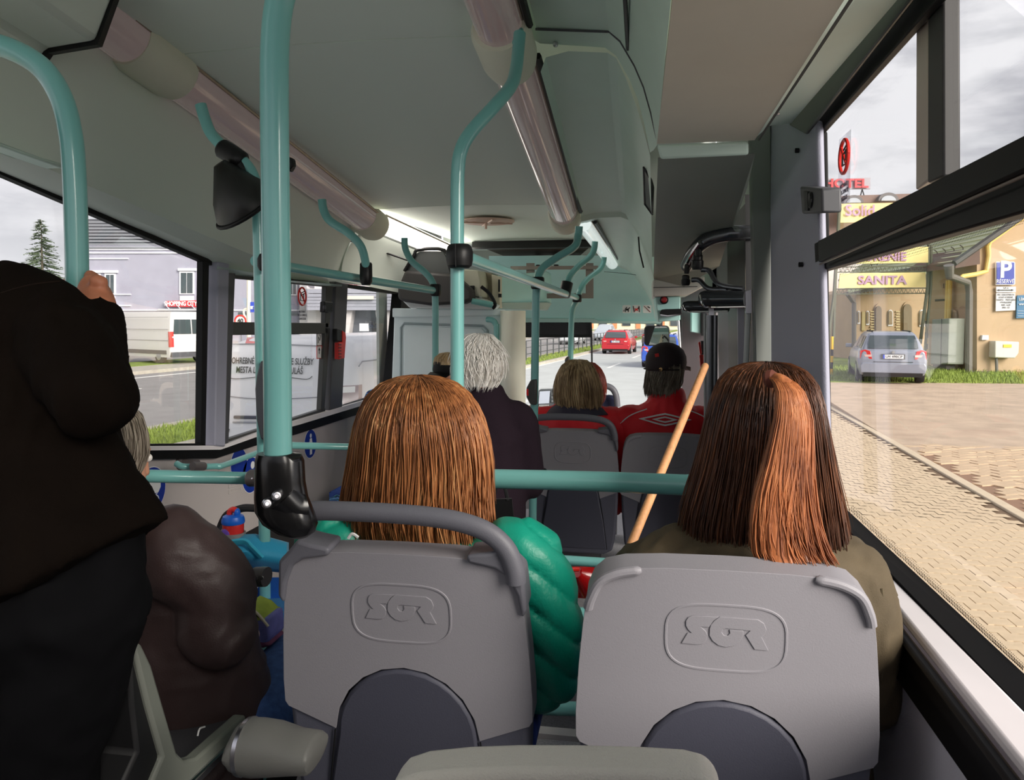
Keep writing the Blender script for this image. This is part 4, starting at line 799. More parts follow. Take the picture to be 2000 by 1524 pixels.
# patterned blue seat behind the auburn-haired woman
s6 = thing('bus_seat', U(720, 900, 4.55), 'blue patterned seat by the left window in front of the cab wall', 'bus seat', 'blue patterned bus seats')
BF = bpy.data.materials.new('seat_fabric_pattern'); BF.use_nodes = True; _t = BF.node_tree; _b = _t.nodes['Principled BSDF']; _b.inputs['Roughness'].default_value = .9
_c = _t.nodes.new('ShaderNodeTexCoord'); _w = _t.nodes.new('ShaderNodeTexWave'); _w.bands_direction = 'Z'; _w.inputs['Scale'].default_value = 5.5; _w.inputs['Distortion'].default_value = 3.5; _w.inputs['Detail'].default_value = 2; _w.inputs['Detail Scale'].default_value = 3
_r = _t.nodes.new('ShaderNodeValToRGB'); _r.color_ramp.interpolation = 'CONSTANT'; _e = _r.color_ramp.elements
_e[0].color = (*lin((58, 88, 170)), 1); _e[1].position = .35; _e[1].color = (*lin((30, 48, 110)), 1)
for _p, _k in ((.55, (90, 140, 220)), (.72, (52, 130, 90)), (.82, (36, 58, 130)), (.93, (120, 170, 225))): _q = _e.new(_p); _q.color = (*lin(_k), 1)
_t.links.new(_c.outputs['Object'], _w.inputs['Vector']); _t.links.new(_w.outputs['Fac'], _r.inputs[0]); _t.links.new(_r.outputs[0], _b.inputs['Base Color'])
MB().prism(PU([(705, 900, 4.5), (703, 850, 4.5), (708, 780, 4.5), (714, 765, 4.5), (730, 759, 4.5), (812, 758, 4.5), (824, 770, 4.5), (828, 900, 4.5)]), (0, .07, 0)).build('back_cushion', BF, s6, bevel=.02, bseg=3)
MB().prism(PU([(690, 1010, 4.2), (696, 925, 4.2), (704, 820, 4.3), (720, 795, 4.3), (826, 790, 4.3), (830, 1010, 4.2)]), (0, .12, 0)).build('front_cushion', BF, s6, bevel=.03, bseg=3)
MB().prism(PU([(640, 960, 3.9), (700, 945, 4.2), (830, 945, 4.2), (830, 985, 3.9), (640, 990, 3.9)]), (0, .3, 0)).build('seat_cushion', BF, s6, bevel=.02)
a_ = U(720, 1000, 4.3); MB().box((a_.x-.25, a_.y-.15, FZ), (a_.x+.25, a_.y+.2, a_.z-.02)).build('pedestal', BPLAST, s6)
# seat with handle behind the dark red hair
s7 = thing('bus_seat', U(1180, 850, 5.0), 'dark blue seat with a grey handle behind the woman in white', 'bus seat', 'blue patterned bus seats')
MB().tube(cr(PU([(1150, 757, 5.05), (1176, 753, 5.05), (1194, 758, 5.05), (1203, 772, 5.05), (1206, 795, 5.05)]), 5), .02, 12).build('handle', SEATH, s7)
MB().prism(PU([(1120, 778, 5.1), (1195, 772, 5.1), (1206, 780, 5.1), (1209, 900, 5.1), (1110, 900, 5.1)]), (0, .07, 0)).build('back_cushion', M('seat_fabric_navy', (26, 30, 58), .9, var=.3, vscale=60), s7, bevel=.02)
a_ = U(1160, 900, 5.1); MB().box((a_.x-.15, a_.y-.1, FZ), (a_.x+.15, a_.y+.2, a_.z)).build('pedestal', BPLAST, s7)
# ================================================================ PEOPLE
def blob(name, mb, mat, parent=None, voxel=.012, smooth=3, disp=None, loc=None):
    """one continuous skin over overlapping volumes"""
    b = BASE[parent.name] if parent is not None else Vector(loc)
    me = bpy.data.meshes.new('t'); me.from_pydata([p-b for p in mb.v], [], mb.f)
    bm = bmesh.new(); bm.from_mesh(me); bmesh.ops.recalc_face_normals(bm, faces=bm.faces); bm.to_mesh(me); bm.free()
    o = bpy.data.objects.new('t', me); C.objects.link(o)
    r = o.modifiers.new('r', 'REMESH'); r.mode = 'VOXEL'; r.voxel_size = voxel; r.use_smooth_shade = True
    dg = bpy.context.evaluated_depsgraph_get(); m2 = bpy.data.meshes.new_from_object(o.evaluated_get(dg))
    bpy.data.objects.remove(o); bpy.data.meshes.remove(me)
    bm = bmesh.new(); bm.from_mesh(m2)
    for _ in range(smooth): bmesh.ops.smooth_vert(bm, verts=bm.verts, factor=.5, use_axis_x=True, use_axis_y=True, use_axis_z=True)
    bm.normal_update()
    if disp:
        q = [(v, v.co + v.normal*disp(v.co+b, v.normal)) for v in bm.verts]
        for v, c in q: v.co = c
    for f in bm.faces: f.smooth = True
    bm.to_mesh(m2); bm.free(); m2.name = name; m2.materials.clear(); m2.materials.append(mat)
    o = bpy.data.objects.new(name, m2); _link(o, parent); BASE[o.name] = b
    if parent is None: o.location = b
    return o
def folds(amp=.006, sc=(14, 14, 7), seed=0):
    def f(p, n):
        q = V3(p.x*sc[0]+seed, p.y*sc[1], p.z*sc[2]); q += noise.noise_vector(q*.6)*.8
        a = noise.noise(q); b = noise.noise(q*2.3)
        return amp*((1-abs(a)*2.2)*.8 + .35*b)
    return f
def limb(mb, pts, rs, k=4, seg=14):
    P = cr(pts, k); n = len(P); R = []
    for i in range(n):
        t = i/(n-1)*(len(rs)-1); a = int(min(t, len(rs)-2)); R.append(lerp(rs[a], rs[a+1], t-a))
    mb.tube(P, R, seg); mb.ell(P[0], (R[0],)*3); mb.ell(P[-1], (R[-1],)*3)
def head(mb, c, f, s=1., up=(0, 0, 1), neck=None, ears=True):
    f = Vector(f).normalized(); up = Vector(up); r = f.cross(up).normalized(); up = r.cross(f).normalized(); R = Matrix((r, f, up)).transposed()
    def at(x, y, z): return Vector(c)+r*x*s+f*y*s+up*z*s
    mb.ell(at(0, -.008, .03), (.076*s, .096*s, .092*s), R); mb.ell(at(0, .03, -.035), (.060*s, .066*s, .080*s), R); mb.ell(at(0, .058, -.088), (.030*s, .026*s, .024*s), R)
    mb.ell(at(0, .098, -.012), (.014*s, .018*s, .030*s), R); mb.ell(at(0, .106, -.026), (.017*s, .014*s, .012*s), R)
    mb.ell(at(0, .088, -.060), (.024*s, .012*s, .008*s), R); mb.ell(at(0, .086, -.070), (.021*s, .012*s, .008*s), R); mb.ell(at(0, .074, .030), (.052*s, .018*s, .014*s), R)
    if ears:
        for q in (-1, 1):
            mb.ell(at(q*.080, -.008, -.008), (.010*s, .020*s, .031*s), R); mb.ell(at(q*.078, -.002, -.03), (.010*s, .012*s, .014*s), R)
    if neck is not None: mb.tube([at(0, -.02, -.04), lerp(at(0, -.02, -.1), Vector(neck), .5), Vector(neck)], [.056*s, .054*s, .066*s], 14)
    return at
def eyes(at, parent):
    for q in (-1, 1):
        MB().ell(at(q*.032, .083, .010), (.012, .009, .010)).build('eye', M('eye_white', (236, 232, 226), .3), parent)
def hand(mb, wrist, d, pn, side, s=1., curl=.9):
    """wrist, direction of the palm, palm normal (towards the palm side), side = +1 when the thumb lies along d x pn"""
    d = Vector(d).normalized(); pn = Vector(pn); pn = (pn-d*pn.dot(d)).normalized(); t = d.cross(pn)*side; w = Vector(wrist)
    R = Matrix((t, d, pn)).transposed(); mb.ell(w+d*.045*s, (.042*s, .052*s, .018*s), R)
    for i, (x, L) in enumerate(((.030, .072), (.010, .080), (-.010, .075), (-.029, .060))):
        p = w+t*x*s+d*.088*s; a = .15; pts = [w+t*x*s*.8+d*.05*s, p]
        for j in range(3):
            a += curl*(.75+.1*j); p = p+(d*math.cos(a)+pn*math.sin(a))*L*s*(.45, .32, .26)[j]; pts.append(p)
        mb.tube(pts, [.010*s, .0098*s, .0092*s, .0085*s, .0072*s], 10); mb.ell(pts[-1], (.0072*s,)*3)
    a = w+t*.030*s+d*.02*s; b = a+t*.024*s+d*.030*s+pn*.012*s; c = b+(d*.6+pn*.75-t*.15).normalized()*.034*s; e = c+(d*.35+pn*.8-t*.45).normalized()*.028*s
    mb.tube([a, b, c, e], [.014*s, .0125*s, .011*s, .0085*s], 10); mb.ell(e, (.0088*s,)*3)
def hairdo(name, rings, mat, parent, n, seed=1, t0=.0, rad=.0017, flare=.0, jit=.006, th=(0, 2*math.pi), lump=.02, t1=(.75, 1.04), steps=9, shell=True, wave=.012):
    """shell of hair plus many fine locks following it; rings = (centre, half width, half depth)"""
    rn = random.Random(seed); K = len(rings)-1; rings = [(Vector(c), a, b) for c, a, b in rings]
    def P(q, t, k=1.):
        t = max(0, t)*K; i = min(int(t), K-1); u_ = t-i; c = lerp(rings[i][0], rings[i+1][0], u_); a = lerp(rings[i][1], rings[i+1][1], u_); b = lerp(rings[i][2], rings[i+1][2], u_)
        return c + V3(math.cos(q)*a*k, math.sin(q)*b*k, 0)
    mb = MB()
    if shell:
        rr = []
        for i in range(K*4+1):
            t = i/(K*4); rr.append([P(2*math.pi*j/72, t, .975+lump*noise.noise(V3(math.cos(2*math.pi*j/72)*5, math.sin(2*math.pi*j/72)*5, t*1.2+seed))) for j in range(72)])
        mb.loft(rr)
    o = mb.build(name, mat, parent, auto=80) if shell else None
    sb = MB()
    for _ in range(n):
        q = rn.uniform(*th); a = t0*rn.random(); e = rn.uniform(*t1); k0 = rn.uniform(.985, 1.02); dq = rn.gauss(0, .16); ph = rn.uniform(0, 6.28); w = rad*rn.uniform(.5, 1.25); off = rn.gauss(0, jit); fl = flare*rn.random()
        pts = []
        for s in range(steps+1):
            u_ = s/steps; t = lerp(a, e, u_); pts.append(P(q+dq*u_+wave*math.sin(ph+u_*7), t, k0+ (off/.1)*u_*.25 + fl*u_**3) + V3(0, 0, .004*math.sin(ph)))
        sb.tube(pts, [w*.5]+[w]*(steps-1)+[w*.15], 3, cap=False)
    if parent is not None and n:
        l = sb.build('hair_strands' if shell else name, mat, o if o is not None else parent, auto=180, fix=False); 
        l['kind'] = 'stuff'
        return o or l
def person(loc, label, mb, group=None, voxel=.008, mat=None):
    o = blob('person', mb, mat or SKIN, None, voxel, 2, None, loc); return tag(o, label, 'person', group)
S(MB().box((-.72, -.4, FZ), (RW-.07, 2.12, .92)).build('trim_13', M('podium_vinyl', (0,0,0)))); S(MB().box((-.72, 2.10, .905), (RW-.07, 2.14, .935)).build('trim_14', M('step_nosing', (206, 200, 198), .5)))
JEANS = M('denim', (62, 92, 150), .85, var=.25, vscale=60, bump=.3, bscale=600)
SHOE = M('shoe_dark', (40, 38, 40), .6)
def legs(P, hip, knee_d, foot_z, mat, w=.10, spread=.09, facing=(0, 1, 0), r=(.09, .075, .055)):
    f = Vector(facing); s = V3(f.y, -f.x, 0); mb = MB(); mb.ell(hip, (w*1.7, .14, .13))
    shoes = []
    for q in (-1, 1):
        h = Vector(hip)+s*q*spread; k = h+f*knee_d+V3(0, 0, .03); a = k+f*.03; a.z = foot_z+.08
        limb(mb, [h, lerp(h, k, .5)+V3(0, 0, .01), k], [r[0], r[0]*.95, r[1]]); limb(mb, [k, lerp(k, a, .5), a], [r[1], r[1]*.85, r[2]])
        shoes.append(a)
    blob('trousers', mb, mat, P, .014, 3, folds(.004, (16, 16, 10)))
    for a in shoes:
        b = MB(); b.tube([a+V3(0, 0, -.05)-f*.05, a+V3(0, 0, -.055)+f*.05, a+V3(0, 0, -.06)+f*.15], [.035, .045, .03], 12, ry=.04); b.ell(a-V3(0, 0, .02), (.045, .045, .05))
        blob('shoe', b, SHOE, P, .01, 3)
# ---------------------------------------------------------------- woman with auburn hair, green puffer
hc = U(822, 868, 1.50); mb = MB(); nk = U(820, 1040, 1.47)
at = head(mb, hc, (.12, 1, -.05), 1.0, neck=nk)
tor = [(U(822, 1048, 1.46), .10, .07), (U(824, 1075, 1.46), .19, .10), (U(826, 1180, 1.46), .19, .12), (U(826, 1330, 1.49), .16, .115), (U(826, 1480, 1.52), .17, .13)]
mb.loft([[c+V3(a*math.cos(q), b*math.sin(q), 0) for q in [2*math.pi*i/20 for i in range(20)]] for c, a, b in tor])
shR, elR, wrR = U(1030, 1090, 1.46), U(1062, 1310, 1.50), U(930, 1400, 1.78)
shL, elL, wrL = U(645, 1062, 1.46), U(642, 1280, 1.5), U(740, 1390, 1.78)
for a, b, c, sd in ((shR, elR, wrR, 1), (shL, elL, wrL, -1)):
    limb(mb, [a, b], [.05, .042]); limb(mb, [b, c], [.042, .03]); hand(mb, c, V3(-sd*.4, 1, -.1), V3(0, 0, -1), -sd)
pw1 = person(V3(hc.x, hc.y, 1.3), 'woman with auburn shoulder-length hair and green quilted jacket on the near left seat', mb)
eyes(at, pw1)
GRN = M('puffer_green', (8, 142, 118), .45, bump=.12, bscale=120)
jb_ = MB()
jt = [(U(820, 1042, 1.47), .075, .065), (U(822, 1058, 1.46), .135, .095), (U(824, 1085, 1.46), .205, .13), (U(828, 1180, 1.46), .22, .15), (U(830, 1330, 1.49), .205, .15), (U(832, 1500, 1.54), .225, .17)]
jb_.loft([[c+V3(a*math.cos(q), b*math.sin(q), 0) for q in [2*math.pi*i/24 for i in range(24)]] for c, a, b in jt])
limb(jb_, [U(985, 1092, 1.46), shR+V3(-.005, 0, .0), U(1060, 1210, 1.47), elR], [.07, .078, .078, .074]); limb(jb_, [elR, lerp(elR, wrR, .5), wrR], [.074, .062, .048])
limb(jb_, [U(690, 1076, 1.46), shL, lerp(shL, elL, .5), elL], [.066, .072, .075, .07]); limb(jb_, [elL, wrL], [.07, .048])
def quilt(p, n):
    s = p.z*.80 + (p.x+.42)*(.62 if p.x > -.30 else -.5) + p.y*.25
    k = abs(math.sin(math.pi*s/.062)); w = noise.noise(p*42)
    return .013*(k**.42) - .009 + .002*w*(1.3-k)
blob('puffer_jacket', jb_, GRN, pw1, .0065, 4, quilt)
legs(pw1, U(826, 1500, 1.56), .42, .92, JEANS, spread=.10)
HA = hairmat('hair_auburn', (78, 42, 22), (164, 104, 60), (232, 184, 126), .48, (.0, .42, .14, -.10))
B0 = BASE[pw1.name]
def HRs(L, Y): # (y pixel, x left, x right, depth half)
    out = []
    for py, xl, xr, b, dy in L:
        a, c = U(xl, py, Y+dy), U(xr, py, Y+dy); out.append(((a+c)/2, (c-a).length/2, b))
    return out
hairdo('hair', HRs([(736, 806, 826, .01, .02), (741, 775, 858, .045, .02), (752, 747, 890, .075, .015), (775, 724, 917, .1, .01), (810, 710, 936, .115, 0), (850, 702, 946, .12, 0), (900, 697, 950, .115, 0), (950, 692, 946, .108, 0), (1000, 686, 944, .098, -.01), (1050, 696, 946, .085, -.015)], 1.50), HA, pw1, 2600, seed=4, t0=.10, rad=.0015, jit=.014, flare=.14, t1=(.78, 1.07), wave=.016, lump=.04)
MB().tube(cr([U(680, 1052, 1.36), U(688, 1043, 1.36), U(700, 1050, 1.36)], 4), .003, 6).build('drawstring', STKW, pw1)
# ---------------------------------------------------------------- girl with ponytail
hc = U(1497, 850, 1.42); mb = MB(); nk = U(1495, 1040, 1.40)
at = head(mb, hc, (.10, 1, -.08), .97, neck=nk, ears=False)
tor = [(U(1490, 1075, 1.40), .16, .09), (U(1490, 1180, 1.40), .175, .11), (U(1490, 1350, 1.43), .15, .11), (U(1490, 1520, 1.47), .16, .12)]
mb.loft([[c+V3(a*math.cos(q), b*math.sin(q), 0) for q in [2*math.pi*i/20 for i in range(20)]] for c, a, b in tor])
shR, elR, wrR = U(1668, 1125, 1.40), U(1700, 1360, 1.42), U(1560, 1450, 1.70); shL, elL, wrL = U(1318, 1105, 1.40), U(1290, 1330, 1.44), U(1420, 1430, 1.72)
for a, b, c, sd in ((shR, elR, wrR, 1), (shL, elL, wrL, -1)):
    limb(mb, [a, b], [.042, .036]); limb(mb, [b, c], [.036, .026]); hand(mb, c, V3(-sd*.4, 1, -.1), V3(0, 0, -1), -sd, .9)
pw2 = person(V3(hc.x, hc.y, 1.3), 'girl with long brown hair, a copper ponytail and olive jacket by the right window', mb); eyes(at, pw2)
OLV = M('jacket_olive', (82, 70, 50), .8, var=.12, vscale=20, bump=.25, bscale=700)
jb_ = MB()
jt = [(U(1490, 1022, 1.41), .075, .07), (U(1488, 1046, 1.40), .11, .085), (U(1486, 1080, 1.40), .175, .11), (U(1488, 1180, 1.40), .20, .13), (U(1490, 1340, 1.43), .18, .13), (U(1490, 1520, 1.47), .19, .15)]
jb_.loft([[c+V3(a*math.cos(q), b*math.sin(q), 0) for q in [2*math.pi*i/24 for i in range(24)]] for c, a, b in jt])
limb(jb_, [U(1630, 1098, 1.40), shR, U(1692, 1230, 1.39), elR], [.05, .056, .056, .052]); limb(jb_, [elR, wrR], [.052, .036])
limb(jb_, [U(1370, 1085, 1.40), shL, U(1270, 1150, 1.40), elL], [.05, .056, .058, .052]); limb(jb_, [elL, wrL], [.052, .036])
limb(jb_, [U(1330, 1075, 1.42), U(1275, 1096, 1.45), U(1236, 1108, 1.5)], [.05, .045, .04])
blob('jacket', jb_, OLV, pw2, .009, 2, folds(.007, (20, 18, 9), 4))
MB().tube(cr([U(1722, 1150, 1.345), U(1728, 1230, 1.34), U(1722, 1330, 1.35)], 5), .0022, 5).build('sleeve_seam', M('seam_olive', (84, 74, 52), .8), pw2)
legs(pw2, U(1490, 1530, 1.5), .40, .92, JEANS, spread=.09)
HB_ = hairmat('hair_brown', (44, 24, 14), (92, 54, 32), (176, 112, 70), .38, (-.10, .30, .12, -.16))
hairdo('hair', HRs([(711, 1490, 1512, .01, .015), (715, 1455, 1545, .045, .015), (727, 1425, 1573, .075, .01), (750, 1404, 1592, .098, .005), (790, 1390, 1604, .11, 0), (840, 1380, 1611, .112, 0), (900, 1370, 1620, .106, 0), (960, 1356, 1630, .098, 0), (1020, 1345, 1638, .09, -.005), (1070, 1348, 1640, .085, -.01), (1106, 1372, 1646, .07, -.02)], 1.42), HB_, pw2, 2600, seed=8, t0=.10, rad=.0014, jit=.016, flare=.13, t1=(.76, 1.06), wave=.016, lump=.04)
# ponytail: root at the tie, falling down the back
HC_ = hairmat('hair_copper', (110, 58, 32), (182, 112, 68), (230, 170, 118), .45, (-.05, .30, .14, -.16))
pt = MB(); rn = random.Random(2)
pth = [U(1508, 738, 1.30), U(1524, 741, 1.278), U(1543, 765, 1.262), U(1549, 820, 1.252), U(1541, 900, 1.245), (U(1534, 960, 1.24)), U(1534, 1020, 1.236), U(1544, 1075, 1.232), U(1566, 1116, 1.23)]
cp = cr(pth, 4); wid = [.008, .012, .018, .025, .032, .039, .045, .051, .055]
def wd(t): k = t*(len(wid)-1); i = min(int(k), len(wid)-2); return lerp(wid[i], wid[i+1], k-i)
pts_ = [cp[min(int(i/(len(cp)-1)*(len(cp)-1)), len(cp)-1)] for i in range(len(cp))]
pt.tube(pts_, [wd(i/(len(pts_)-1))*.88 for i in range(len(pts_))], 18, ry=[wd(i/(len(pts_)-1))*.38+.004 for i in range(len(pts_))], up=(1, 0, 0))
pony = pt.build('ponytail', HC_, pw2, auto=80)
st = MB()
for _ in range(1100):
    q = rn.uniform(0, 2*math.pi); e = rn.uniform(.72, 1.0); w = .0016*rn.uniform(.5, 1.3); ph = rn.uniform(0, 6.28); P_ = []; k0 = rn.uniform(.98, 1.2); ln = int((len(pts_)-1)*e)
    for i in range(0, ln+1, 2):
        t = i/(len(pts_)-1); P_.append(pts_[i]+V3(1, .05, 0)*wd(t)*k0*math.cos(q+.25*math.sin(ph+t*5))+V3(0, 1, 0)*(wd(t)*.42+.005)*k0*math.sin(q))
    st.tube(P_, [w]*(len(P_)-1)+[w*.2], 3, cap=False)
q = st.build('ponytail_strands', HC_, pony, auto=180, fix=False); q['kind'] = 'stuff'
c = U(1509, 739, 1.30); MB().lathe(c-V3(.012, 0, .002), V3(1, -.5, .15), [(.010, 0), (.0145, .005), (.015, .013), (.010, .019)], 16).build('hair_tie', M('hair_tie_brown', (96, 48, 34), .8), pw2)
# ---------------------------------------------------------------- passenger in the plum jacket, lower left
s5.matrix_world  # (seat built with the fittings)
hc = U(203, 905, 1.50); mb = MB(); nk = U(262, 1035, 1.48)
at = head(mb, hc, (.25, 1, -.12), 1.02, neck=nk)
hip = UX(330, 1390, -1.13); shc = UX(285, 1075, -1.15)
mb.loft([[c+V3(a*math.cos(q), b*math.sin(q), 0) for q in [2*math.pi*i/20 for i in range(20)]] for c, a, b in ((shc+V3(0, 0, .05), .12, .07), (shc, .19, .10), (lerp(shc, hip, .5), .17, .12), (hip, .18, .13))])
shR = UX(376, 1090, -.97); elR = UX(436, 1235, -.91); wrR = U(400, 1300, 1.85)
shL = shc+V3(-.2, 0, -.02); elL = shL+V3(-.05, .05, -.28); wrL = elL+V3(.15, .25, -.0)
for a, b, c, sd in ((shR, elR, wrR, 1), (shL, elL, wrL, -1)):
    limb(mb, [a, b], [.05, .042]); limb(mb, [b, c], [.042, .03]); hand(mb, c, V3(-sd*.5, 1, -.1), V3(0, 0, -1), -sd)
pp = person(V3(hip.x, hip.y, hip.z), 'grey haired passenger in a plum brown jacket seated at the lower left', mb); eyes(at, pp)
PLUM = M('jacket_plum', (62, 47, 47), .5, bump=.1, bscale=300)
jb_ = MB()
jr = [(shc+V3(.0, -.0, .075), .075, .07), (shc+V3(0, 0, .03), .16, .10), (shc+V3(0.01, .01, -.06), .215, .15), (lerp(shc, hip, .55)+V3(.02, .03, 0), .215, .19), (hip+V3(.02, .05, .02), .225, .21), (hip+V3(.02, .06, -.06), .23, .21), (hip+V3(.02, .06, -.15), .232, .22)]
jb_.loft([[c+V3(a*math.cos(q), b*math.sin(q), 0) for q in [2*math.pi*i/24 for i in range(24)]] for c, a, b in [(c_+V3(-.005, -.01, 0), a_*.98, b_*.9) for c_, a_, b_ in jr]])
limb(jb_, [UX(335, 1062, -1.02), shR+V3(-.03,0,0), UX(420, 1150, -.935), elR+V3(-.02, 0, 0)], [.085, .095, .088, .078]); limb(jb_, [elR, lerp(elR, wrR, .4), wrR], [.075, .062, .045])
limb(jb_, [shL+V3(.05, 0, .02), shL, elL], [.065, .075, .07]); limb(jb_, [elL, wrL], [.07, .045])
jk = blob('jacket', jb_, PLUM, pp, .009, 2, folds(.0045, (12, 12, 16), 9))
MB().tube(cr([UX(386, 1438, -.915), UX(390, 1424, -.915), UX(400, 1420, -.915)], 5), .002, 6).build('emblem', STKW, jk)
legs(pp, hip+V3(0, .06, -.04), .43, .92-.3, JEANS, spread=.185, r=(.10, .082, .06))
HG = hairmat('hair_grey', (60, 52, 44), (128, 116, 102), (186, 176, 160), .5)
B = hc
hairdo('hair', [(hc+V3(0, -.01, .135), .01, .01), (hc+V3(0, -.01, .128), .05, .06), (hc+V3(0, -.01, .10), .077, .092), (hc+V3(0, -.012, .06), .086, .102), (hc+V3(0, -.014, .02), .086, .100), (hc+V3(0, -.03, -.02), .080, .082), (hc+V3(0, -.045, -.055), .07, .055)], HG, pp, 700, seed=14, t0=.1, rad=.0016, jit=.02, flare=.12, t1=(.8, 1.1))
# ---------------------------------------------------------------- standing man in the dark jacket
mb = MB(); hc = U(-150, 330, 1.15); nk = U(-110, 500, 1.13)
at = head(mb, hc, (-.3, 1, -.05), 1.05, neck=nk)
def oring(xl, yl, xr, yr, Y, dep, n=24):
    a, b = U(xl, yl, Y), U(xr, yr, Y); c = (a+b)/2; h = (b-a)/2; dv_ = V3(-h.y, h.x, 0).normalized(); dv_ = dv_ if dv_.y > 0 else -dv_
    return [c+h*math.cos(2*math.pi*i/n)+dv_*dep*math.sin(2*math.pi*i/n) for i in range(n)]
mb.loft([oring(-200, 520, 20, 520, 1.12, .08), oring(-300, 640, 120, 620, 1.12, .10), oring(-290, 850, 150, 800, 1.12, .10), oring(-240, 1100, 220, 1020, 1.1, .11), oring(-200, 1230, 240, 1150, 1.1, .12)])
shR, elR, wrR = U(85, 620, 1.12), U(184, 776, 1.05), U(194, 612, 1.19)
limb(mb, [shR, elR], [.05, .038]); limb(mb, [elR, wrR], [.036, .026])
shL, elL, wrL = U(-300, 600, 1.1), U(-330, 860, 1.1), U(-250, 1080, 1.2); limb(mb, [shL, elL], [.055, .046]); limb(mb, [elL, wrL], [.046, .031]); hand(mb, wrL, (.2, .2, -1), (1, 0, 0), 1)
# gripping right hand: palm on the pole from the right, fingers round the far side, thumb up in front
PC = U(151, 572, 1.25)
wp = wrR; pd = (U(184, 574, 1.225)-wp); hand_c = U(182, 573, 1.235)
mb.tube([wp, lerp(wp, hand_c, .5), hand_c], [.031, .032, .030], 12); mb.ell(hand_c, (.024, .03, .036))
for i in range(4):
    z = .030-.020*i; R_ = .029; pts = []
    for a in (-.2, .5, 1.2, 1.9, 2.6, 3.2)[:6 if i < 3 else 5]: pts.append(PC+V3(R_*math.cos(a), R_*math.sin(a)*1.0, z-.004*a))
    mb.tube([hand_c+V3(.0, .012, z*.8)]+pts, [.0115]*2+[.0105]*(len(pts)-2)+[.009], 10); mb.ell(pts[-1], (.009,)*3)
th_ = [hand_c+V3(.006, -.012, .012), U(192, 560, 1.215), U(196, 552, 1.205), U(186, 548, 1.20)]
mb.tube(th_, [.0165, .0145, .0135, .011], 12); mb.ell(th_[2], (.0138,)*3); mb.ell(th_[-1], (.0112,)*3)
pm_ = person(V3(U(0, 900, 1.1).x, 1.1, FZ), 'standing man in a very dark brown jacket gripping the leftmost pole', mb, voxel=.0055, mat=M('skin_ruddy', (196, 124, 92), .5, var=.06, vscale=30)); eyes(at, pm_)
DKB = M('jacket_dark_brown', (18, 12, 8), .9, spec=.08, var=.15, vscale=8, bump=.15, bscale=500)
jb_ = MB()
jb_.loft([oring(-190, 520, -60, 517, 1.12, .065), oring(-260, 540, 30, 537, 1.12, .10), oring(-330, 620, 118, 582, 1.12, .13), oring(-330, 730, 150, 690, 1.12, .145), oring(-310, 900, 190, 820, 1.11, .155), oring(-280, 1130, 236, 920, 1.10, .16), oring(-260, 1330, 308, 1016, 1.08, .17)])
limb(jb_, [U(10, 585, 1.12), U(80, 612, 1.12), U(140, 700, 1.08), elR], [.06, .064, .068, .062]); limb(jb_, [elR, U(180, 705, 1.12), U(193, 622, 1.19)], [.060, .050, .036])
limb(jb_, [U(-250, 560, 1.1), shL, elL], [.07, .075, .07]); limb(jb_, [elL, wrL], [.07, .045])
blob('jacket', jb_, DKB, pm_, .0095, 3, folds(.008, (16, 16, 10), 2))
MB().tube(cr([U(2, 572, 1.0), U(60, 556, 0.985), U(118, 549, 1.0)], 5), .0009, 5).build('yoke_seam', M('seam_brown', (34, 24, 18), .9, spec=.1), pm_)
hm_ = [U(-100, 1232, .975), U(0, 1196, .955), U(110, 1150, .95), U(210, 1092, .965), U(280, 1040, 1.0)]
tb_ = MB(); tb_.ell(U(60, 1180, 1.1), (.2, .14, .12)); tb_.loft([oring(-260, 1250, 262, 1190, 1.09, .15), oring(-260, 1120, 262, 1000, 1.1, .14)])
for a, b, c in ((U(150, 1190, 1.1), U(90, 1480, 1.1), 1), (U(-60, 1230, 1.1), U(-60, 1500, 1.12), 0)):
    e = V3(b.x, b.y+.02, FZ+.08); limb(tb_, [a, lerp(a, b, .5), b], [.105, .10, .08]); limb(tb_, [b, e], [.08, .06])
blob('trousers', tb_, M('trousers_black', (18, 18, 20), .85, spec=.08, var=.15, vscale=12), pm_, .012, 3, folds(.005, (18, 18, 8), 6))
for b in (U(90, 1480, 1.1), U(-60, 1500, 1.12)):
    q = MB(); a = V3(b.x, b.y, FZ+.045); q.tube([a-V3(0, .06, 0), a+V3(0, .06, 0), a+V3(0, .18, -.01)], [.04, .045, .032], 12); blob('shoe', q, SHOE, pm_, .01, 2)
hairdo('hair', [(hc+V3(0, -.01, .14), .01, .01), (hc+V3(0, -.01, .13), .055, .065), (hc+V3(0, -.012, .09), .084, .10), (hc+V3(0, -.02, .03), .088, .10), (hc+V3(0, -.04, -.03), .078, .08), (hc+V3(0, -.055, -.07), .06, .05)], hairmat('hair_dark', (30, 22, 18), (60, 44, 34), (90, 68, 52)), pm_, 200, seed=5)
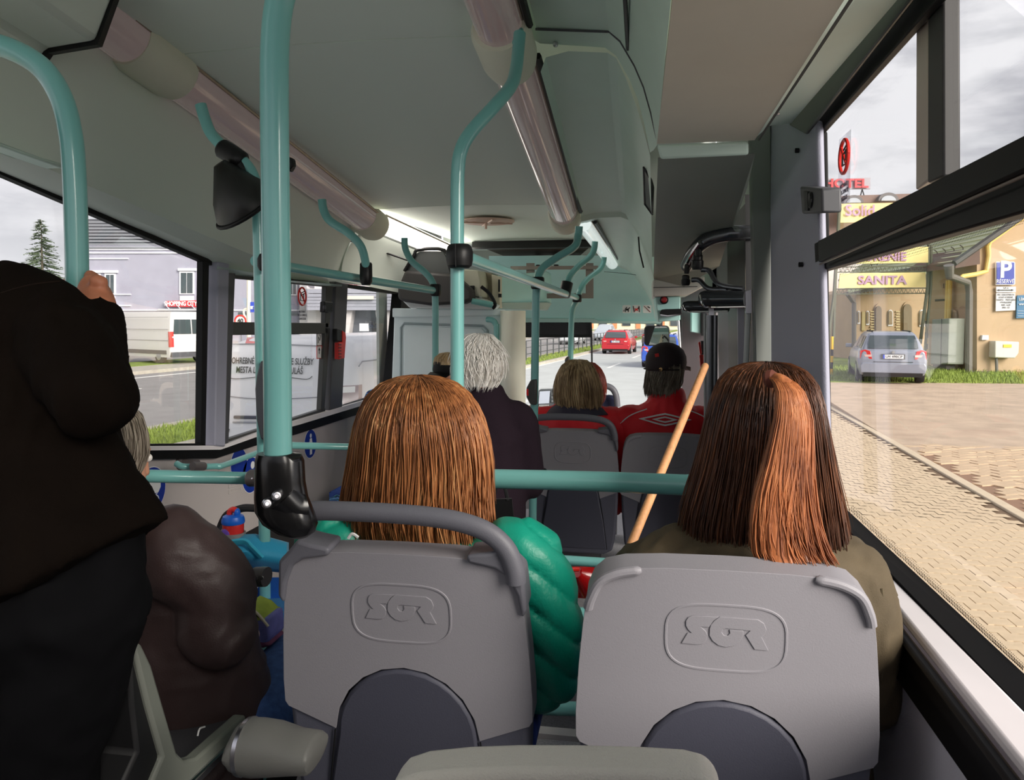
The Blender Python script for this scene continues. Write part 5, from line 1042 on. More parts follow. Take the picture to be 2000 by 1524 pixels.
# ---------------------------------------------------------------- white-haired woman standing
hc = U(934, 716, 3.0); mb = MB(); fz = FZ
at = head(mb, hc, (-.25, 1, -.05), 1.0, neck=U(950, 790, 3.0))
mb.loft([[c+V3(a*math.cos(q), b*math.sin(q), 0) for q in [2*math.pi*i/20 for i in range(20)]] for c, a, b in ((U(950, 795, 3.0), .11, .07), (U(950, 850, 3.0), .14, .10), (U(945, 960, 3.0), .14, .11), (U(945, 1090, 3.0), .14, .12))])
for sd in (-1, 1):
    a = U(950, 815, 3.0)+V3(sd*.15, 0, 0); b = a+V3(sd*.03, .03, -.27); c = b+V3(-sd*.1, .2, .02); limb(mb, [a, b], [.045, .04]); limb(mb, [b, c], [.04, .028]); hand(mb, c, (0, 1, .1), (-sd, 0, 0), -sd)
    h = U(945, 1100, 3.0)+V3(sd*.08, 0, 0); k = h+V3(0, .02, -.36); k.z = (h.z+fz)/2; e = V3(k.x, k.y, fz+.06); limb(mb, [h, k], [.07, .05]); limb(mb, [k, e], [.05, .035])
pw5 = person(V3(hc.x, hc.y, fz), 'standing white haired woman in a dark plum fleece behind the middle pole', mb); eyes(at, pw5)
FLC = M('fleece_plum', (36, 25, 34), .95, bump=.3, bscale=400, spec=.2)
jb_ = MB(); jb_.loft([[c+V3(a*math.cos(q), b*math.sin(q), 0) for q in [2*math.pi*i/20 for i in range(20)]] for c, a, b in ((U(942, 752, 3.0), .075, .075), (U(946, 775, 3.0), .09, .08), (U(948, 800, 3.0), .13, .10), (U(950, 850, 3.0), .165, .13), (U(946, 960, 3.0), .165, .14), (U(944, 1050, 3.0), .17, .15))])
for sd in (-1, 1):
    a = U(950, 815, 3.0)+V3(sd*.145, 0, -.02); b = a+V3(sd*.03, .03, -.25); c = b+V3(-sd*.1, .2, .02); limb(jb_, [a+V3(-sd*.05, 0, .03), a, b], [.055, .062, .058]); limb(jb_, [b, c], [.058, .04])
blob('fleece', jb_, FLC, pw5, .012, 3, folds(.006, (12, 12, 8), 3))
tb_ = MB(); tb_.ell(U(945, 1090, 3.0), (.16, .13, .12))
for sd in (-1, 1):
    h = U(945, 1100, 3.0)+V3(sd*.08, 0, 0); e = V3(h.x, h.y+.02, fz+.06); limb(tb_, [h, lerp(h, e, .5), e], [.09, .07, .06])
    q = MB(); a = V3(e.x, e.y, fz+.04); q.tube([a-V3(0, .06, 0), a+V3(0, .05, 0), a+V3(0, .16, -.01)], [.035, .04, .028], 12); blob('shoe', q, SHOE, pw5, .012, 2)
blob('trousers', tb_, M('trousers_black', (0,0,0)), pw5, .015, 3)
HW = hairmat('hair_white', (226, 218, 208), (244, 240, 234), (255, 253, 248), .6)
hairdo('hair', [(hc+V3(.005, 0, .13), .02, .02), (hc+V3(.005, -.005, .122), .055, .06), (hc+V3(.005, -.01, .095), .078, .088), (hc+V3(.005, -.015, .05), .09, .10), (hc+V3(.006, -.02, .0), .09, .10), (hc+V3(.006, -.03, -.045), .08, .08), (hc+V3(.008, -.045, -.075), .06, .055)], HW, pw5, 1100, seed=21, t0=.25, rad=.0018, jit=.05, flare=.22, t1=(.45, 1.12), wave=.10, lump=.06)
bg_ = thing('black_bag', U(975, 1042, 2.72), 'black bag hanging at the side of the white haired woman', 'bag')
MB().loft([[U(x, y, 2.72)+V3(0, d, 0) for x, y, d in ((955+q, 975, 0), (998, 975+q, .02), (1002-q, 1035, .05), (965+q, 1040, .05))] for q in (0, 3)]+[[U(x, y, 2.80) for x, y in ((958, 978), (996, 978), (998, 1032), (968, 1036))]]).build('bag_body', BPLAST, bg_, bevel=.01)
MB().tube(cr([U(962, 978, 2.74), U(978, 930, 2.76), U(992, 978, 2.74)], 6), .007, 6).build('bag_strap', BPLAST, bg_)
# ---------------------------------------------------------------- half-hidden person with black cap, facing back
hc = U(882, 742, 3.55); mb = MB(); at = head(mb, hc, (-.35, -1, -.1), .95, neck=hc+V3(0, .02, -.17))
b0 = hc+V3(0, .03, -.2); mb.loft([[b0+V3(a*math.cos(q), b*math.sin(q), z) for q in [2*math.pi*i/18 for i in range(18)]] for z, a, b in ((.02, .08, .06), (-.04, .17, .09), (-.3, .16, .1), (-.5, .16, .12))])
for sd in (-1, 1):
    a = b0+V3(sd*.17, 0, -.06); b = a+V3(sd*.02, -.02, -.26); c = b+V3(-sd*.08, -.2, .0); limb(mb, [a, b], [.042, .038]); limb(mb, [b, c], [.038, .027]); hand(mb, c, (0, -1, .1), (sd, 0, 0), -sd)
pw6 = person(V3(hc.x, hc.y, FZ), 'half hidden person with a black headband and glasses between the two poles', mb, voxel=.009); eyes(at, pw6)
jb_ = MB(); jb_.loft([[b0+V3(a*math.cos(q), b*math.sin(q), z) for q in [2*math.pi*i/18 for i in range(18)]] for z, a, b in ((.03, .07, .07), (-.03, .18, .11), (-.3, .18, .13), (-.52, .19, .15))])
blob('coat', jb_, M('coat_grey', (96, 92, 92), .9), pw6, .014, 3); legs(pw6, b0+V3(0, -.02, -.55), .38, FZ, JEANS, facing=(0, -1, 0))
cpv = MB(); cpv.loft([[at(x*.086*k, y*.104*k-.005, z) for x, y in [(math.cos(2*math.pi*i/24), math.sin(2*math.pi*i/24)) for i in range(24)]] for z, k in ((.045, 1.0), (.062, 1.03), (.095, .95), (.102, .93))]); cpv.build('headband', BLACK, pw6)
MB().loft([[at(x, y, z) for x, y, z in ((-.07, .08, .05), (0, .105, .055), (.07, .08, .05))], [at(x, y, z) for x, y, z in ((-.06, .14, .035), (0, .165, .036), (.06, .14, .035))]], closed=False).build('visor', BLACK, pw6)
hairdo('hair', [(at(0, 0, .135), .01, .01), (at(0, 0, .13), .05, .055), (at(0, 0, .11), .075, .085), (at(0, 0, .08), .082, .094)], hairmat('hair_sandy', (120, 96, 70), (188, 160, 120), (226, 204, 164)), pw6, 150, seed=3)
gl = MB()
for q in (-1, 1): gl.tube([at(q*.034+.022*math.cos(a), .098, .008+.017*math.sin(a)) for a in [2*math.pi*i/16 for i in range(17)]], .0018, 5)
gl.tube([at(-.012, .099, .01), at(.012, .099, .01)], .0018, 5); gl.build('glasses', STEEL, pw6)
# ---------------------------------------------------------------- front pair in red
RJ = M('jacket_red', (232, 24, 38), .6, bump=.1, bscale=300, sheen=.15)
def front_sitter(hx, hy, Y, label, halfw, shy, fdir, s=1.):
    hc = U(hx, hy, Y); mb = MB(); nk = U(hx, shy-8, Y); at = head(mb, hc, fdir, s, neck=nk)
    c0 = U(hx, shy, Y)
    mb.loft([[c0+V3(a*math.cos(q), b*math.sin(q), z) for q in [2*math.pi*i/18 for i in range(18)]] for z, a, b in ((.0, .1, .07), (-.06, halfw*.85, .09), (-.3, halfw*.8, .11), (-.52, halfw*.8, .13))])
    arms = []
    for sd in (-1, 1):
        a = c0+V3(sd*halfw, 0, -.09); b = a+V3(sd*.04, .03, -.27); c = b+V3(-sd*.12, .24, .0); limb(mb, [a, b], [.046, .04]); limb(mb, [b, c], [.04, .028]); hand(mb, c, (0, 1, 0), (0, 0, -1), -sd); arms.append((a, b, c))
    o = person(V3(hc.x, hc.y, PZ), label, mb, voxel=.009); eyes(at, o); return o, hc, c0, arms, at
def red_jacket(o, c0, arms, halfw, col=.075, ch=.09):
    jb_ = MB(); jb_.loft([[c0+V3(a*math.cos(q), b*math.sin(q), z) for q in [2*math.pi*i/22 for i in range(22)]] for z, a, b in ((ch, col, col*.95), (.035, col*1.1, col*1.05), (.0, halfw*.62, .10), (-.06, halfw*.96, .125), (-.3, halfw, .15), (-.55, halfw, .17))])
    for sd, (a, b, c) in zip((-1, 1), arms): limb(jb_, [a+V3(-sd*.06, 0, .04), a, b], [.06, .07, .062]); limb(jb_, [b, c], [.062, .042])
    return blob('jacket', jb_, RJ, o, .010, 3, folds(.006, (13, 13, 8), halfw*50))
pb, hc, c0, arms, at = front_sitter(1128, 752, 4.0, 'blond woman in a red jacket with navy yoke on the front grey seat', .215, 797, (.1, 1, -.1))
jk = red_jacket(pb, c0, arms, .225, .085, .045)
yk = MB(); yk.loft([[c0+V3(a*math.cos(q), b*math.sin(q)-.004, z) for q in [math.pi*1.0+math.pi*i/16 for i in range(17)]] for z, a, b in ((.03, .098, .098), (.0, .145, .115), (-.025, .178, .128))], closed=False); yk.build('yoke', M('yoke_navy', (44, 40, 58), .7), pb)
HBl = hairmat('hair_blond', (110, 84, 56), (206, 178, 136), (244, 228, 192), .5, (.55, .85, .12, -.22))
hairdo('hair', [(hc+V3(0, 0, .13), .01, .01), (hc+V3(0, 0, .124), .05, .055), (hc+V3(0, -.005, .095), .084, .09), (hc+V3(0, -.01, .05), .102, .108), (hc+V3(.002, -.012, .0), .112, .112), (hc+V3(.004, -.015, -.05), .112, .10), (hc+V3(.008, -.02, -.10), .104, .085), (hc+V3(.012, -.025, -.125), .098, .075)], HBl, pb, 900, seed=31, t0=.12, rad=.0024, jit=.02, flare=.18, t1=(.78, 1.12), wave=.03)
legs(pb, c0+V3(0, .06, -.52), .42, PZ, M('trousers_black', (0,0,0)))
pc, hc, c0, arms, at = front_sitter(1302, 728, 4.0, 'man in a dark cap and red jacket with a white diamond emblem', .225, 796, (.6, 1, -.03), 1.05)
jk = red_jacket(pc, c0, arms, .24, .088, .10)
HM = hairmat('hair_greybrown', (80, 70, 60), (142, 130, 114), (200, 190, 172), .5)
hairdo('hair', [(at(0, -.01, .08), .07, .085), (at(0, -.012, .05), .088, .10), (at(0, -.016, .01), .090, .10), (at(0, -.03, -.03), .084, .085), (at(0, -.045, -.07), .076, .066), (at(0, -.05, -.10), .066, .05)], HM, pc, 600, seed=41, t0=.1, rad=.0022, jit=.03, flare=.25, t1=(.7, 1.15), wave=.05)
CAPM = M('cap_maroon_black', (46, 34, 36), .75, bump=.1, bscale=300)
cp_ = MB(); rg_ = []
for z, k in ((.022, 1.0), (.045, 1.03), (.08, 1.0), (.11, .86), (.132, .62), (.145, .3), (.148, .05)):
    rg_.append([at(.092*k*math.cos(q), .112*k*math.sin(q)-.008, z-.012*math.sin(q)*(-1 if z < .06 else 0)) for q in [2*math.pi*i/28 for i in range(28)]])
cp_.loft(rg_); cap = cp_.build('cap', CAPM, pc, auto=70)
bl = []
for k in range(7):
    q = math.radians(35+110*k/6); bl.append([at(.09*math.cos(q), .104*math.sin(q)-.002, .034), at(.098*math.cos(q), .15*math.sin(q)+.006, .028), at(.085*math.cos(q), .185*math.sin(q)+.004, .012), at(.085*math.cos(q), .183*math.sin(q)+.004, .007), at(.09*math.cos(q), .104*math.sin(q)-.002, .026)])
MB().loft(bl).build('cap_peak', CAPM, cap)
MB().tube([at(.094*math.cos(q), .114*math.sin(q)-.008, .018) for q in [math.radians(200+140*i/14) for i in range(15)]], .010, 8, ry=.004).build('cap_strap', CAPM, cap)
op = MB(); pts_ = [at(.05*math.cos(a), -.115+.012*abs(math.cos(a)), .03+.034*math.sin(a)) for a in [math.pi*i/12 for i in range(13)]]
op.tube(pts_, .003, 6).build('cap_opening_seam', M('cap_seam', (28, 20, 22), .8), cap)
MB().lathe(at(.035, -.118, .02), at(.03, -.2, .02)-at(.03, -.1, .02), [(.010, 0), (.010, .003), (.006, .004)], 12).build('buckle', M('buckle_brass', (150, 120, 80), .3, metal=.8), cap)
p_ = U(1283, 694, 3.865); d = (EYE-p_).normalized(); r_ = V3(1, 0, .2).normalized(); u2 = V3(-.2, -.1, 1).normalized()
MB().add([p_+r_*x*.0095+u2*y*.0085+d*z for z in (0.0, .006) for x, y in ((-1, -1), (1, -1), (1, 1), (-1, 1))], [(0, 1, 2, 3), (4, 5, 6, 7), (0, 1, 5, 4), (1, 2, 6, 5), (2, 3, 7, 6), (3, 0, 4, 7)]).build('cap_tag', RED, cap, smooth=False)
# white diamond emblem: outer and inner band
em = c0.y-.152
def dia(w, h, ww, cxp=1299, cyp=820, Y=em):
    c = U(cxp, cyp, Y); o_ = [(w, 0), (w*.32, h*.72), (0, h), (-w*.32, h*.72), (-w, 0), (-w*.32, -h*.72), (0, -h), (w*.32, -h*.72)]
    i_ = [(x*(1-ww), z*(1-ww*1.35)) for x, z in o_]; m_ = MB(); n = 8
    yy = lambda x: -.002+.9*x*x
    vs = [c+V3(x, yy(x), z) for x, z in o_]+[c+V3(x, yy(x), z) for x, z in i_]; vs += [p+V3(0, .012, 0) for p in vs]
    fs = []
    for k in range(n):
        k2 = (k+1) % n; fs += [(k, k2, n+k2, n+k), (2*n+k, 2*n+k2, k2, k), (n+k, n+k2, 3*n+k2, 3*n+k)]
    return m_.add(vs, fs)
dia(.128, .032, .17).build('emblem', STKW, jk, smooth=False); dia(.062, .016, .34).build('emblem', STKW, jk, smooth=False)
for sd in (-1, 1): MB().tube(cr([c0+V3(sd*.10, -.085, .0), c0+V3(sd*.19, -.08, -.04), c0+V3(sd*.27, -.05, -.12)], 5), .003, 5).build('shoulder_piping', STKW, pc)
legs(pc, c0+V3(0, .06, -.52), .42, PZ, M('trousers_black', (0,0,0)))
# ---------------------------------------------------------------- woman in white in front of them
hc = U(1146, 752, 4.65); mb = MB(); at = head(mb, hc, (-.15, 1, -.1), 1.0, neck=U(1146, 812, 4.65)); c0 = U(1140, 815, 4.65)
mb.loft([[c0+V3(a*math.cos(q), b*math.sin(q), z) for q in [2*math.pi*i/18 for i in range(18)]] for z, a, b in ((.0, .1, .07), (-.06, .17, .09), (-.3, .16, .11), (-.52, .16, .13))])
shL, elL, wrL = c0+V3(-.2, 0, -.07), U(1062, 806, 4.75), U(1042, 800, 4.95); limb(mb, [shL, elL], [.042, .038]); limb(mb, [elL, wrL], [.036, .027]); hand(mb, wrL, (-.3, 1, .1), (0, 0, -1), 1)
shR = c0+V3(.19, 0, -.07); b = shR+V3(.03, .05, -.26); c = b+V3(-.1, .22, 0); limb(mb, [shR, b], [.042, .038]); limb(mb, [b, c], [.038, .027]); hand(mb, c, (0, 1, 0), (0, 0, -1), -1)
pd_ = person(V3(hc.x, hc.y, FZ), 'woman with dark red hair in a white blouse with a black shoulder strap', mb, voxel=.009, mat=M('skin_tan', (206, 142, 108), .5)); eyes(at, pd_)
jb_ = MB(); jb_.loft([[c0+V3(a*math.cos(q), b*math.sin(q), z) for q in [2*math.pi*i/20 for i in range(20)]] for z, a, b in ((.04, .07, .07), (.0, .12, .09), (-.06, .195, .115), (-.3, .19, .14), (-.54, .2, .16))])
limb(jb_, [shL+V3(.05, 0, .03), shL, lerp(shL, elL, .6)], [.055, .062, .058]); limb(jb_, [shR+V3(-.05, 0, .03), shR, lerp(shR, b, .6)], [.055, .062, .058])
blob('blouse', jb_, M('blouse_white', (226, 222, 222), .75), pd_, .011, 3, folds(.006, (13, 13, 8), 8))
legs(pd_, c0+V3(0, .06, -.52), .42, FZ, M('trousers_black', (0,0,0)))
MB().tube(cr([c0+V3(.085, -.06, .03), c0+V3(.115, -.13, -.05), c0+V3(.15, -.165, -.2), c0+V3(.16, -.17, -.35)], 5), .026, 8, ry=.004, up=(1, 0, 0)).build('shoulder_strap', M('strap_black', (30, 30, 36), .7), pd_)
HR2 = hairmat('hair_dark_red', (46, 14, 10), (98, 34, 22), (150, 62, 40), .35)
hairdo('hair', [(hc+V3(.0, 0, .135), .01, .01), (hc+V3(0, 0, .128), .05, .055), (hc+V3(0, -.005, .098), .084, .09), (hc+V3(.004, -.01, .05), .104, .106), (hc+V3(.006, -.012, .0), .108, .11), (hc+V3(.006, -.015, -.05), .102, .10), (hc+V3(.004, -.02, -.10), .09, .085), (hc+V3(.004, -.025, -.14), .07, .06)], HR2, pd_, 500, seed=51, t0=.1, rad=.0022, jit=.012, flare=.06)
# ================================================================ OUTSIDE
RD = math.radians(6.2); RU = V3(math.sin(RD), math.cos(RD), 0); RV = V3(math.cos(RD), -math.sin(RD), 0); UP = V3(0, 0, 1)
def RP(u, v, z=0.): return RU*u + RV*v + UP*z
ASPH = M('asphalt', (144, 141, 139), .9, var=.10, vscale=1.5, bump=.3, bscale=60)
GRASS = M('grass_green', (126, 144, 60), .9, var=.35, vscale=3.)
CONC = M('kerb_concrete', (176, 170, 158), .9, var=.12, vscale=6)
LINE = M('road_paint', (228, 228, 224), .8, var=.08, vscale=4)
def flat(name, uv, z, mat, h=.05, parent=None): return MB().prism([RP(a, b, z-h) for a, b in uv], (0, 0, h)).build(name, mat, parent, smooth=False)
road = flat('ground', [(-30, -200), (260, -200), (260, 120), (-30, 120)], 0, ASPH, .1); S(road)
S(flat('carriageway', [(-8, -8.45), (160, -8.45), (160, 2.2), (-8, 2.2)], .003, M('carriageway_haze_pale', (186, 190, 189), .9, var=.07, vscale=1.2, bump=.3, bscale=60), .05))  # paler than the asphalt: hazy brightness of the road ahead put into the colour
def line(u0, u1, v, w=.14): flat('road_marking', [(u0, v-w/2), (u1, v-w/2), (u1, v+w/2), (u0, v+w/2)], .006, LINE, .006, road)
line(-8, 160, -8.28, .2); line(-8, 160, -20.55, .18)
for i in range(16): line(33.4-9*2+i*9, 33.4-18+4.0+i*9, -5.0, .15)
for i in range(12): line(-6+i*7.5, -3+i*7.5, -17.3, .16)
line(-8, 160, -10.7, .14)
for n, uv, z, m in (('median_bed', [(-8, -10.15), (160, -10.15), (160, -8.42), (-8, -8.42)], .10, GRASS), ('far_verge', [(-8, -27.1), (160, -27.1), (160, -24.6), (-8, -24.6)], .10, GRASS),
                    ('far_pavement', [(-8, -24.6), (160, -24.6), (160, -21.9), (-8, -21.9)], .09, CONC)):
    q = flat(n, uv, z, m, .1); S(q)
for v_ in (-8.40, -10.2, -21.85): S(flat('kerb', [(-8, v_-.09), (160, v_-.09), (160, v_+.09), (-8, v_+.09)], .13, CONC, .13))
def tufts(name, n, area, z, h, label):
    rnd = random.Random(5); b = MB()
    for i in range(n):
        p = area(rnd)+UP*z; a = rnd.uniform(0, 6.28); d = V3(math.cos(a), math.sin(a), 0); hh = h*rnd.uniform(.5, 1.2); w = .012+.006*rnd.random(); ln = V3(rnd.uniform(-.5, .5), rnd.uniform(-.5, .5), 1)
        b.add([p-d*w, p+d*w, p+ln*hh], [(0, 1, 2)])
    o = b.build(name, M('grass_blades', (134, 152, 66), .8, var=.3, vscale=6), None, smooth=False, fix=False); tag(o, label, 'grass', kind='stuff')
tufts('median_grass', 9000, lambda r: RP(r.uniform(9, 20) if r.random() < .6 else r.uniform(20, 75), r.uniform(-10.1, -8.5)), .10, .10, 'short green grass of the strip between the two carriageways')
# railing on the median
rl = thing('median_railing', RP(25, -9.6, .1), 'dark metal railing on the green strip left of the red car', 'railing')
RLM = M('railing_dark', (92, 96, 100), .5, metal=.4)
for i in range(52): MB().obox(RP(26+i*1.55, -9.6, .58), RU, RV, UP, .028, .028, .49).build('post', RLM, rl, smooth=False)
for z in (1.05, .72, .40): MB().obox(RP(66, -9.6, z), RU, RV, UP, 40, .018, .02).build('rail_bar', RLM, rl, smooth=False)
# ---------------------------------------------------------------- cars
TYRE = M('tyre', (34, 34, 35), .8); RIM = M('rim_alloy', (170, 172, 176), .3, metal=.7); CGL = M('car_glass', (62, 72, 76), .08, spec=.9, coat=.6); LAMP = M('tail_lamp', (205, 40, 36), .2, coat=.6)
PLATE = M('plate_white', (232, 232, 236), .5); PLB = M('plate_blue', (40, 70, 190), .5)
def rrx(y0, y1, hw, r, n=4):
    o = []
    for cx, cy, a0 in ((hw-r, y1-r, 0), (-hw+r, y1-r, 90), (-hw+r, y0+r, 180), (hw-r, y0+r, 270)):
        for i in range(n+1): a = math.radians(a0+90*i/n); o.append((cx+r*math.cos(a), cy+r*math.sin(a)))
    return o
def car(name, pos, hd, paint, label, plate='', L=4.55, Wd=1.77, H=1.47, suv=0., group='cars on the road', hatch=0):
    t = thing(name, pos, label, 'car', group); f = V3(math.sin(hd), math.cos(hd), 0); r = V3(math.cos(hd), -math.sin(hd), 0); P0 = Vector(pos)
    def P(x, y, z): return P0 + r*x + f*y + UP*(z*(H/1.47))
    hw = Wd/2; k = L/4.55
    st = [(-.02, .90, .55, .70), (.0, .93, .32, .92), (.10, .985, .24, .965), (.8, 1., .22, .985), (2.6, 1., .22, .96), (3.45, .985, .22, .90), (4.1, .94, .24, .80), (4.45, .80, .30, .68), (4.55, .62, .38, .58)]
    rings = []
    for y, w, z0, z1 in st:
        x = hw*w; rings.append([P(-x*.92, y*k, z0), P(-x, y*k, lerp(z0, z1, .25)), P(-x, y*k, lerp(z0, z1, .62)), P(-x*.955, y*k, lerp(z0, z1, .92)), P(-x*.90, y*k, z1), P(x*.90, y*k, z1), P(x*.955, y*k, lerp(z0, z1, .92)), P(x, y*k, lerp(z0, z1, .62)), P(x, y*k, lerp(z0, z1, .25)), P(x*.92, y*k, z0)])
    MB().loft(rings).build('body', paint, t, auto=45, bevel=.02)
    cab = [(.90, .03, 3.35, .90), (1.02, .08, 3.05, .865), (1.22, .22, 2.62, .775), (1.38, .38, 2.30, .70), (1.45, .52, 2.10, .63), (1.47, .75, 1.9, .5)]
    MB().loft([[P(x, y*k, z) for x, y in rrx(y0, y1, hw*w, .09)] for z, y0, y1, w in cab]).build('cabin', paint, t, auto=50)
    def yr(z): 
        for (za, a0, a1, aw), (zb, b0, b1, bw) in zip(cab, cab[1:]):
            if za <= z <= zb: q = (z-za)/(zb-za); return lerp(a0, b0, q), lerp(a1, b1, q), lerp(aw, bw, q)
    def rearq(x0, x1, z0, z1, ins=0):
        pts = []
        for z, a, b in ((z0, x0, x1), (lerp(z0, z1, .5), lerp(x0, x0*.95, .5), lerp(x1, x1*.95, .5)), (z1, x0*.9, x1*.9)):
            y = yr(z)[0]*k-.035; pts.append((P(a, y, z), P(b, y, z)))
        return [p[0] for p in pts]+[p[1] for p in reversed(pts)]
    MB().prism(rearq(-hw*.72, hw*.72, 1.0, 1.36), f*.03).build('rear_window', CGL, t, smooth=False)
    for s in (-1, 1):
        for y0, y1 in ((.42, 1.0), (1.05, 1.85), (1.92, 2.72)):
            lo, hi = .99, 1.34
            def sp(y, z): a = yr(z); return P(s*(hw*a[2]+.012), min(max(y, a[0]+.15), a[1]-.1)*k, z)
            MB().add([sp(y0, lo), sp(y1, lo), sp(lerp(y1, y0, .03) if y1 < 2.5 else 2.3, hi), sp(y0+.08, hi)], [(0, 1, 2, 3)]).build('side_window', CGL, t, smooth=False)
        MB().obox(P(s*(hw+.06), 2.75*k, 1.0), r, f, UP, .09, .05, .06).build('wing_mirror', paint, t, bevel=.02)
        for wy in (.78, 3.42):
            c = P(s*(hw-.10), wy*k, .315)
            MB().lathe(c-r*.1, r, [(.2, 0), (.30, 0), (.315, .03), (.315, .17), (.30, .20), (.21, .205)], 22).build('wheel', TYRE, t)
            MB().lathe(c+r*s*.102, r*s, [(.21, 0), (.2, .008), (.05, .014)], 14).build('wheel_rim', RIM, t)
        MB().prism([P(s*hw*.60, -.035, .70), P(s*hw*.955, .02, .70), P(s*hw*.95, .03, .93), P(s*hw*.80, .0, .96), P(s*hw*.66, -.02, .92)], f*.12).build('tail_lamp', LAMP, t, bevel=.01)
        MB().prism([P(s*hw*.62, -.04, .76), P(s*hw*.9, .0, .76), P(s*hw*.9, .0, .82), P(s*hw*.62, -.04, .82)], f*.03).build('lamp_band', M('lamp_clear', (226, 190, 184), .2), t, smooth=False)
        MB().prism([P(s*hw*.5, L+.0, .60), P(s*hw*.86, L-.18, .60), P(s*hw*.88, L-.25, .74), P(s*hw*.5, L-.08, .74)], -f*.1).build('headlight', M('headlight_clear', (232, 236, 240), .15, coat=.6), t, smooth=False)
    MB().prism([P(-hw*.93, -.02, .30), P(hw*.93, -.02, .30), P(hw*.94, -.05, .5), P(hw*.9, -.03, .60), P(-hw*.9, -.03, .60), P(-hw*.94, -.05, .5)], f*.16).build('bumper', paint, t, bevel=.03)
    MB().prism([P(-hw*.85, .0, .2), P(hw*.85, .0, .2), P(hw*.85, -.02, .31), P(-hw*.85, -.02, .31)], f*.14).build('bumper_skirt', TYRE, t)
    MB().prism([P(-.3, -.045, .70), P(.3, -.045, .70), P(.3, -.045, .845), P(-.3, -.045, .845)], f*.03).build('plate_recess', M('plate_recess', (70, 72, 76), .5), t, smooth=False)
    MB().prism([P(-.26, -.052, .715), P(.26, -.052, .715), P(.26, -.052, .825), P(-.26, -.052, .825)], f*.02).build('plate', PLATE, t, smooth=False)
    MB().prism([P(-.26, -.055, .715), P(-.215, -.055, .715), P(-.215, -.055, .825), P(-.26, -.055, .825)], f*.01).build('plate_band', PLB, t, smooth=False)
    if plate: text(plate, .10, P(.02, -.056, .77), r, UP, INK, t, 'plate_lettering')
    MB().lathe(P(0, -.03, .90), -f, [(.045, 0), (.045, .012), (.02, .016)], 16).build('badge', RIM, t)
    MB().tube([P(-hw*.55, .5*k, 1.475), P(-hw*.55, 2.0*k, 1.475)], .02, 6).build('roof_bar', TYRE, t); MB().tube([P(hw*.55, .5*k, 1.475), P(hw*.55, 2.0*k, 1.475)], .02, 6).build('roof_bar', TYRE, t)
    MB().prism([P(-.12, .46*k, 1.40), P(.12, .46*k, 1.40), P(.12, .5*k, 1.43), P(-.12, .5*k, 1.43)], f*.02).build('brake_light', LAMP, t, smooth=False)
    MB().tube([P(-.5, -.03, .62), P(.5, -.03, .62)], .008, 5).build('body_seam', M('seam_dark', (40, 40, 44), .6), t)
    return t
def paint(n, c): return M('car_paint_'+n, c, .3, metal=.15, coat=.5, var=.03)
pg = UZ(1736, 749, .30)
car('parked_car', V3(pg.x+.02, pg.y-.25, .3), math.radians(10), paint('grey', (142, 148, 164)), 'grey estate car parked on gravel before the cream buildings', 'LM 490CP', group='parked car')
car('red_car', RP(47, -6.6), RD, paint('red', (196, 40, 52)), 'red estate car in the left lane ahead, seen through the windscreen', 'LM 193CF')
car('dark_car', RP(57, -5.2), RD, paint('dark', (92, 84, 84)), 'dark hatchback half hidden behind the red car', 'LM 512BU', H=1.6)
car('blue_car', RP(33.8, -2.75), RD, paint('blue', (54, 92, 190)), 'blue car ahead, partly behind the black cap', 'LM 240DA')
car('white_car', RP(68, -13.0), RD+math.pi, paint('white', (214, 218, 222)), 'white oncoming car beyond the railing, nearest the sun blind')
car('white_car', RP(80, -12.0), RD+math.pi, paint('silver', (188, 196, 204)), 'silver oncoming car beyond the railing, above the red car', H=1.65)
car('white_car', RP(52, 1.6), RD, paint('white', (0,0,0)), 'white car at the far right of the windscreen beside the wing mirror', H=1.75, Wd=1.9)
car('white_car', RP(95, -2.2), RD, paint('silver', (0,0,0)), 'small silver car far ahead above the wing mirror')
# ---------------------------------------------------------------- vans
VW = M('van_white', (228, 228, 231), .35, coat=.4)
def plane_hit(px, py, P0, n):
    d = ray(px, py); return EYE + d*((Vector(P0)-EYE).dot(n)/d.dot(n))
vn = thing('white_van', RP(7.1, -4.6), 'white van with black lettering on its back and side, close outside the left windows', 'van')
def VP_(x, y, z): return RP(7.1+y, -4.58+x, z)
prof = [(.32, -.02, .86), (.45, -.05, .895), (.75, -.03, .905), (1.0, .0, .90), (1.2, .03, .89), (1.5, .09, .86), (1.72, .17, .80), (1.84, .28, .73), (1.90, .42, .62), (1.92, .6, .5)]
MB().loft([[VP_(x, y, z) for x, y in rrx(y0, 4.3, w, .13, 6)] for z, y0, w in prof]).build('body', VW, vn, auto=50)
BN = (RU*math.cos(.2) - UP*math.sin(.2))
# lower edge of the roof spoiler, mid crease, number plate handle, lamps
def vy(z):
    for (a, b, _), (c, d, _) in zip(prof, prof[1:]):
        if a <= z <= c: return lerp(b, d, (z-a)/(c-a))
    return prof[-1][1]
def vback(px, py):
    z = 1.4
    for _ in range(6): p = plane_hit(px, py, VP_(0, vy(z)-.012, 0), RU); z = p.z
    return p
MB().tube([vback(a, b) for a, b in ((432, 673), (480, 672), (560, 673), (625, 676))], .006, 5).build('body_seam', M('seam_grey', (150, 150, 156), .6), vn)
MB().tube(cr([vback(a, b) for a, b in ((424, 770), (480, 778), (560, 779), (625, 776))], 4), .005, 5).build('body_seam', M('seam_grey', (0,0,0)), vn)
MB().prism([vback(a, b) for a, b in ((482, 659), (545, 659), (548, 671), (478, 671))], RU*.03).build('brake_light', M('brake_light_red', (226, 90, 84), .25, coat=.6), vn, bevel=.008)
MB().tube([vback(458, 815), vback(520, 816)], .018, 8).build('handle', DGREY, vn)
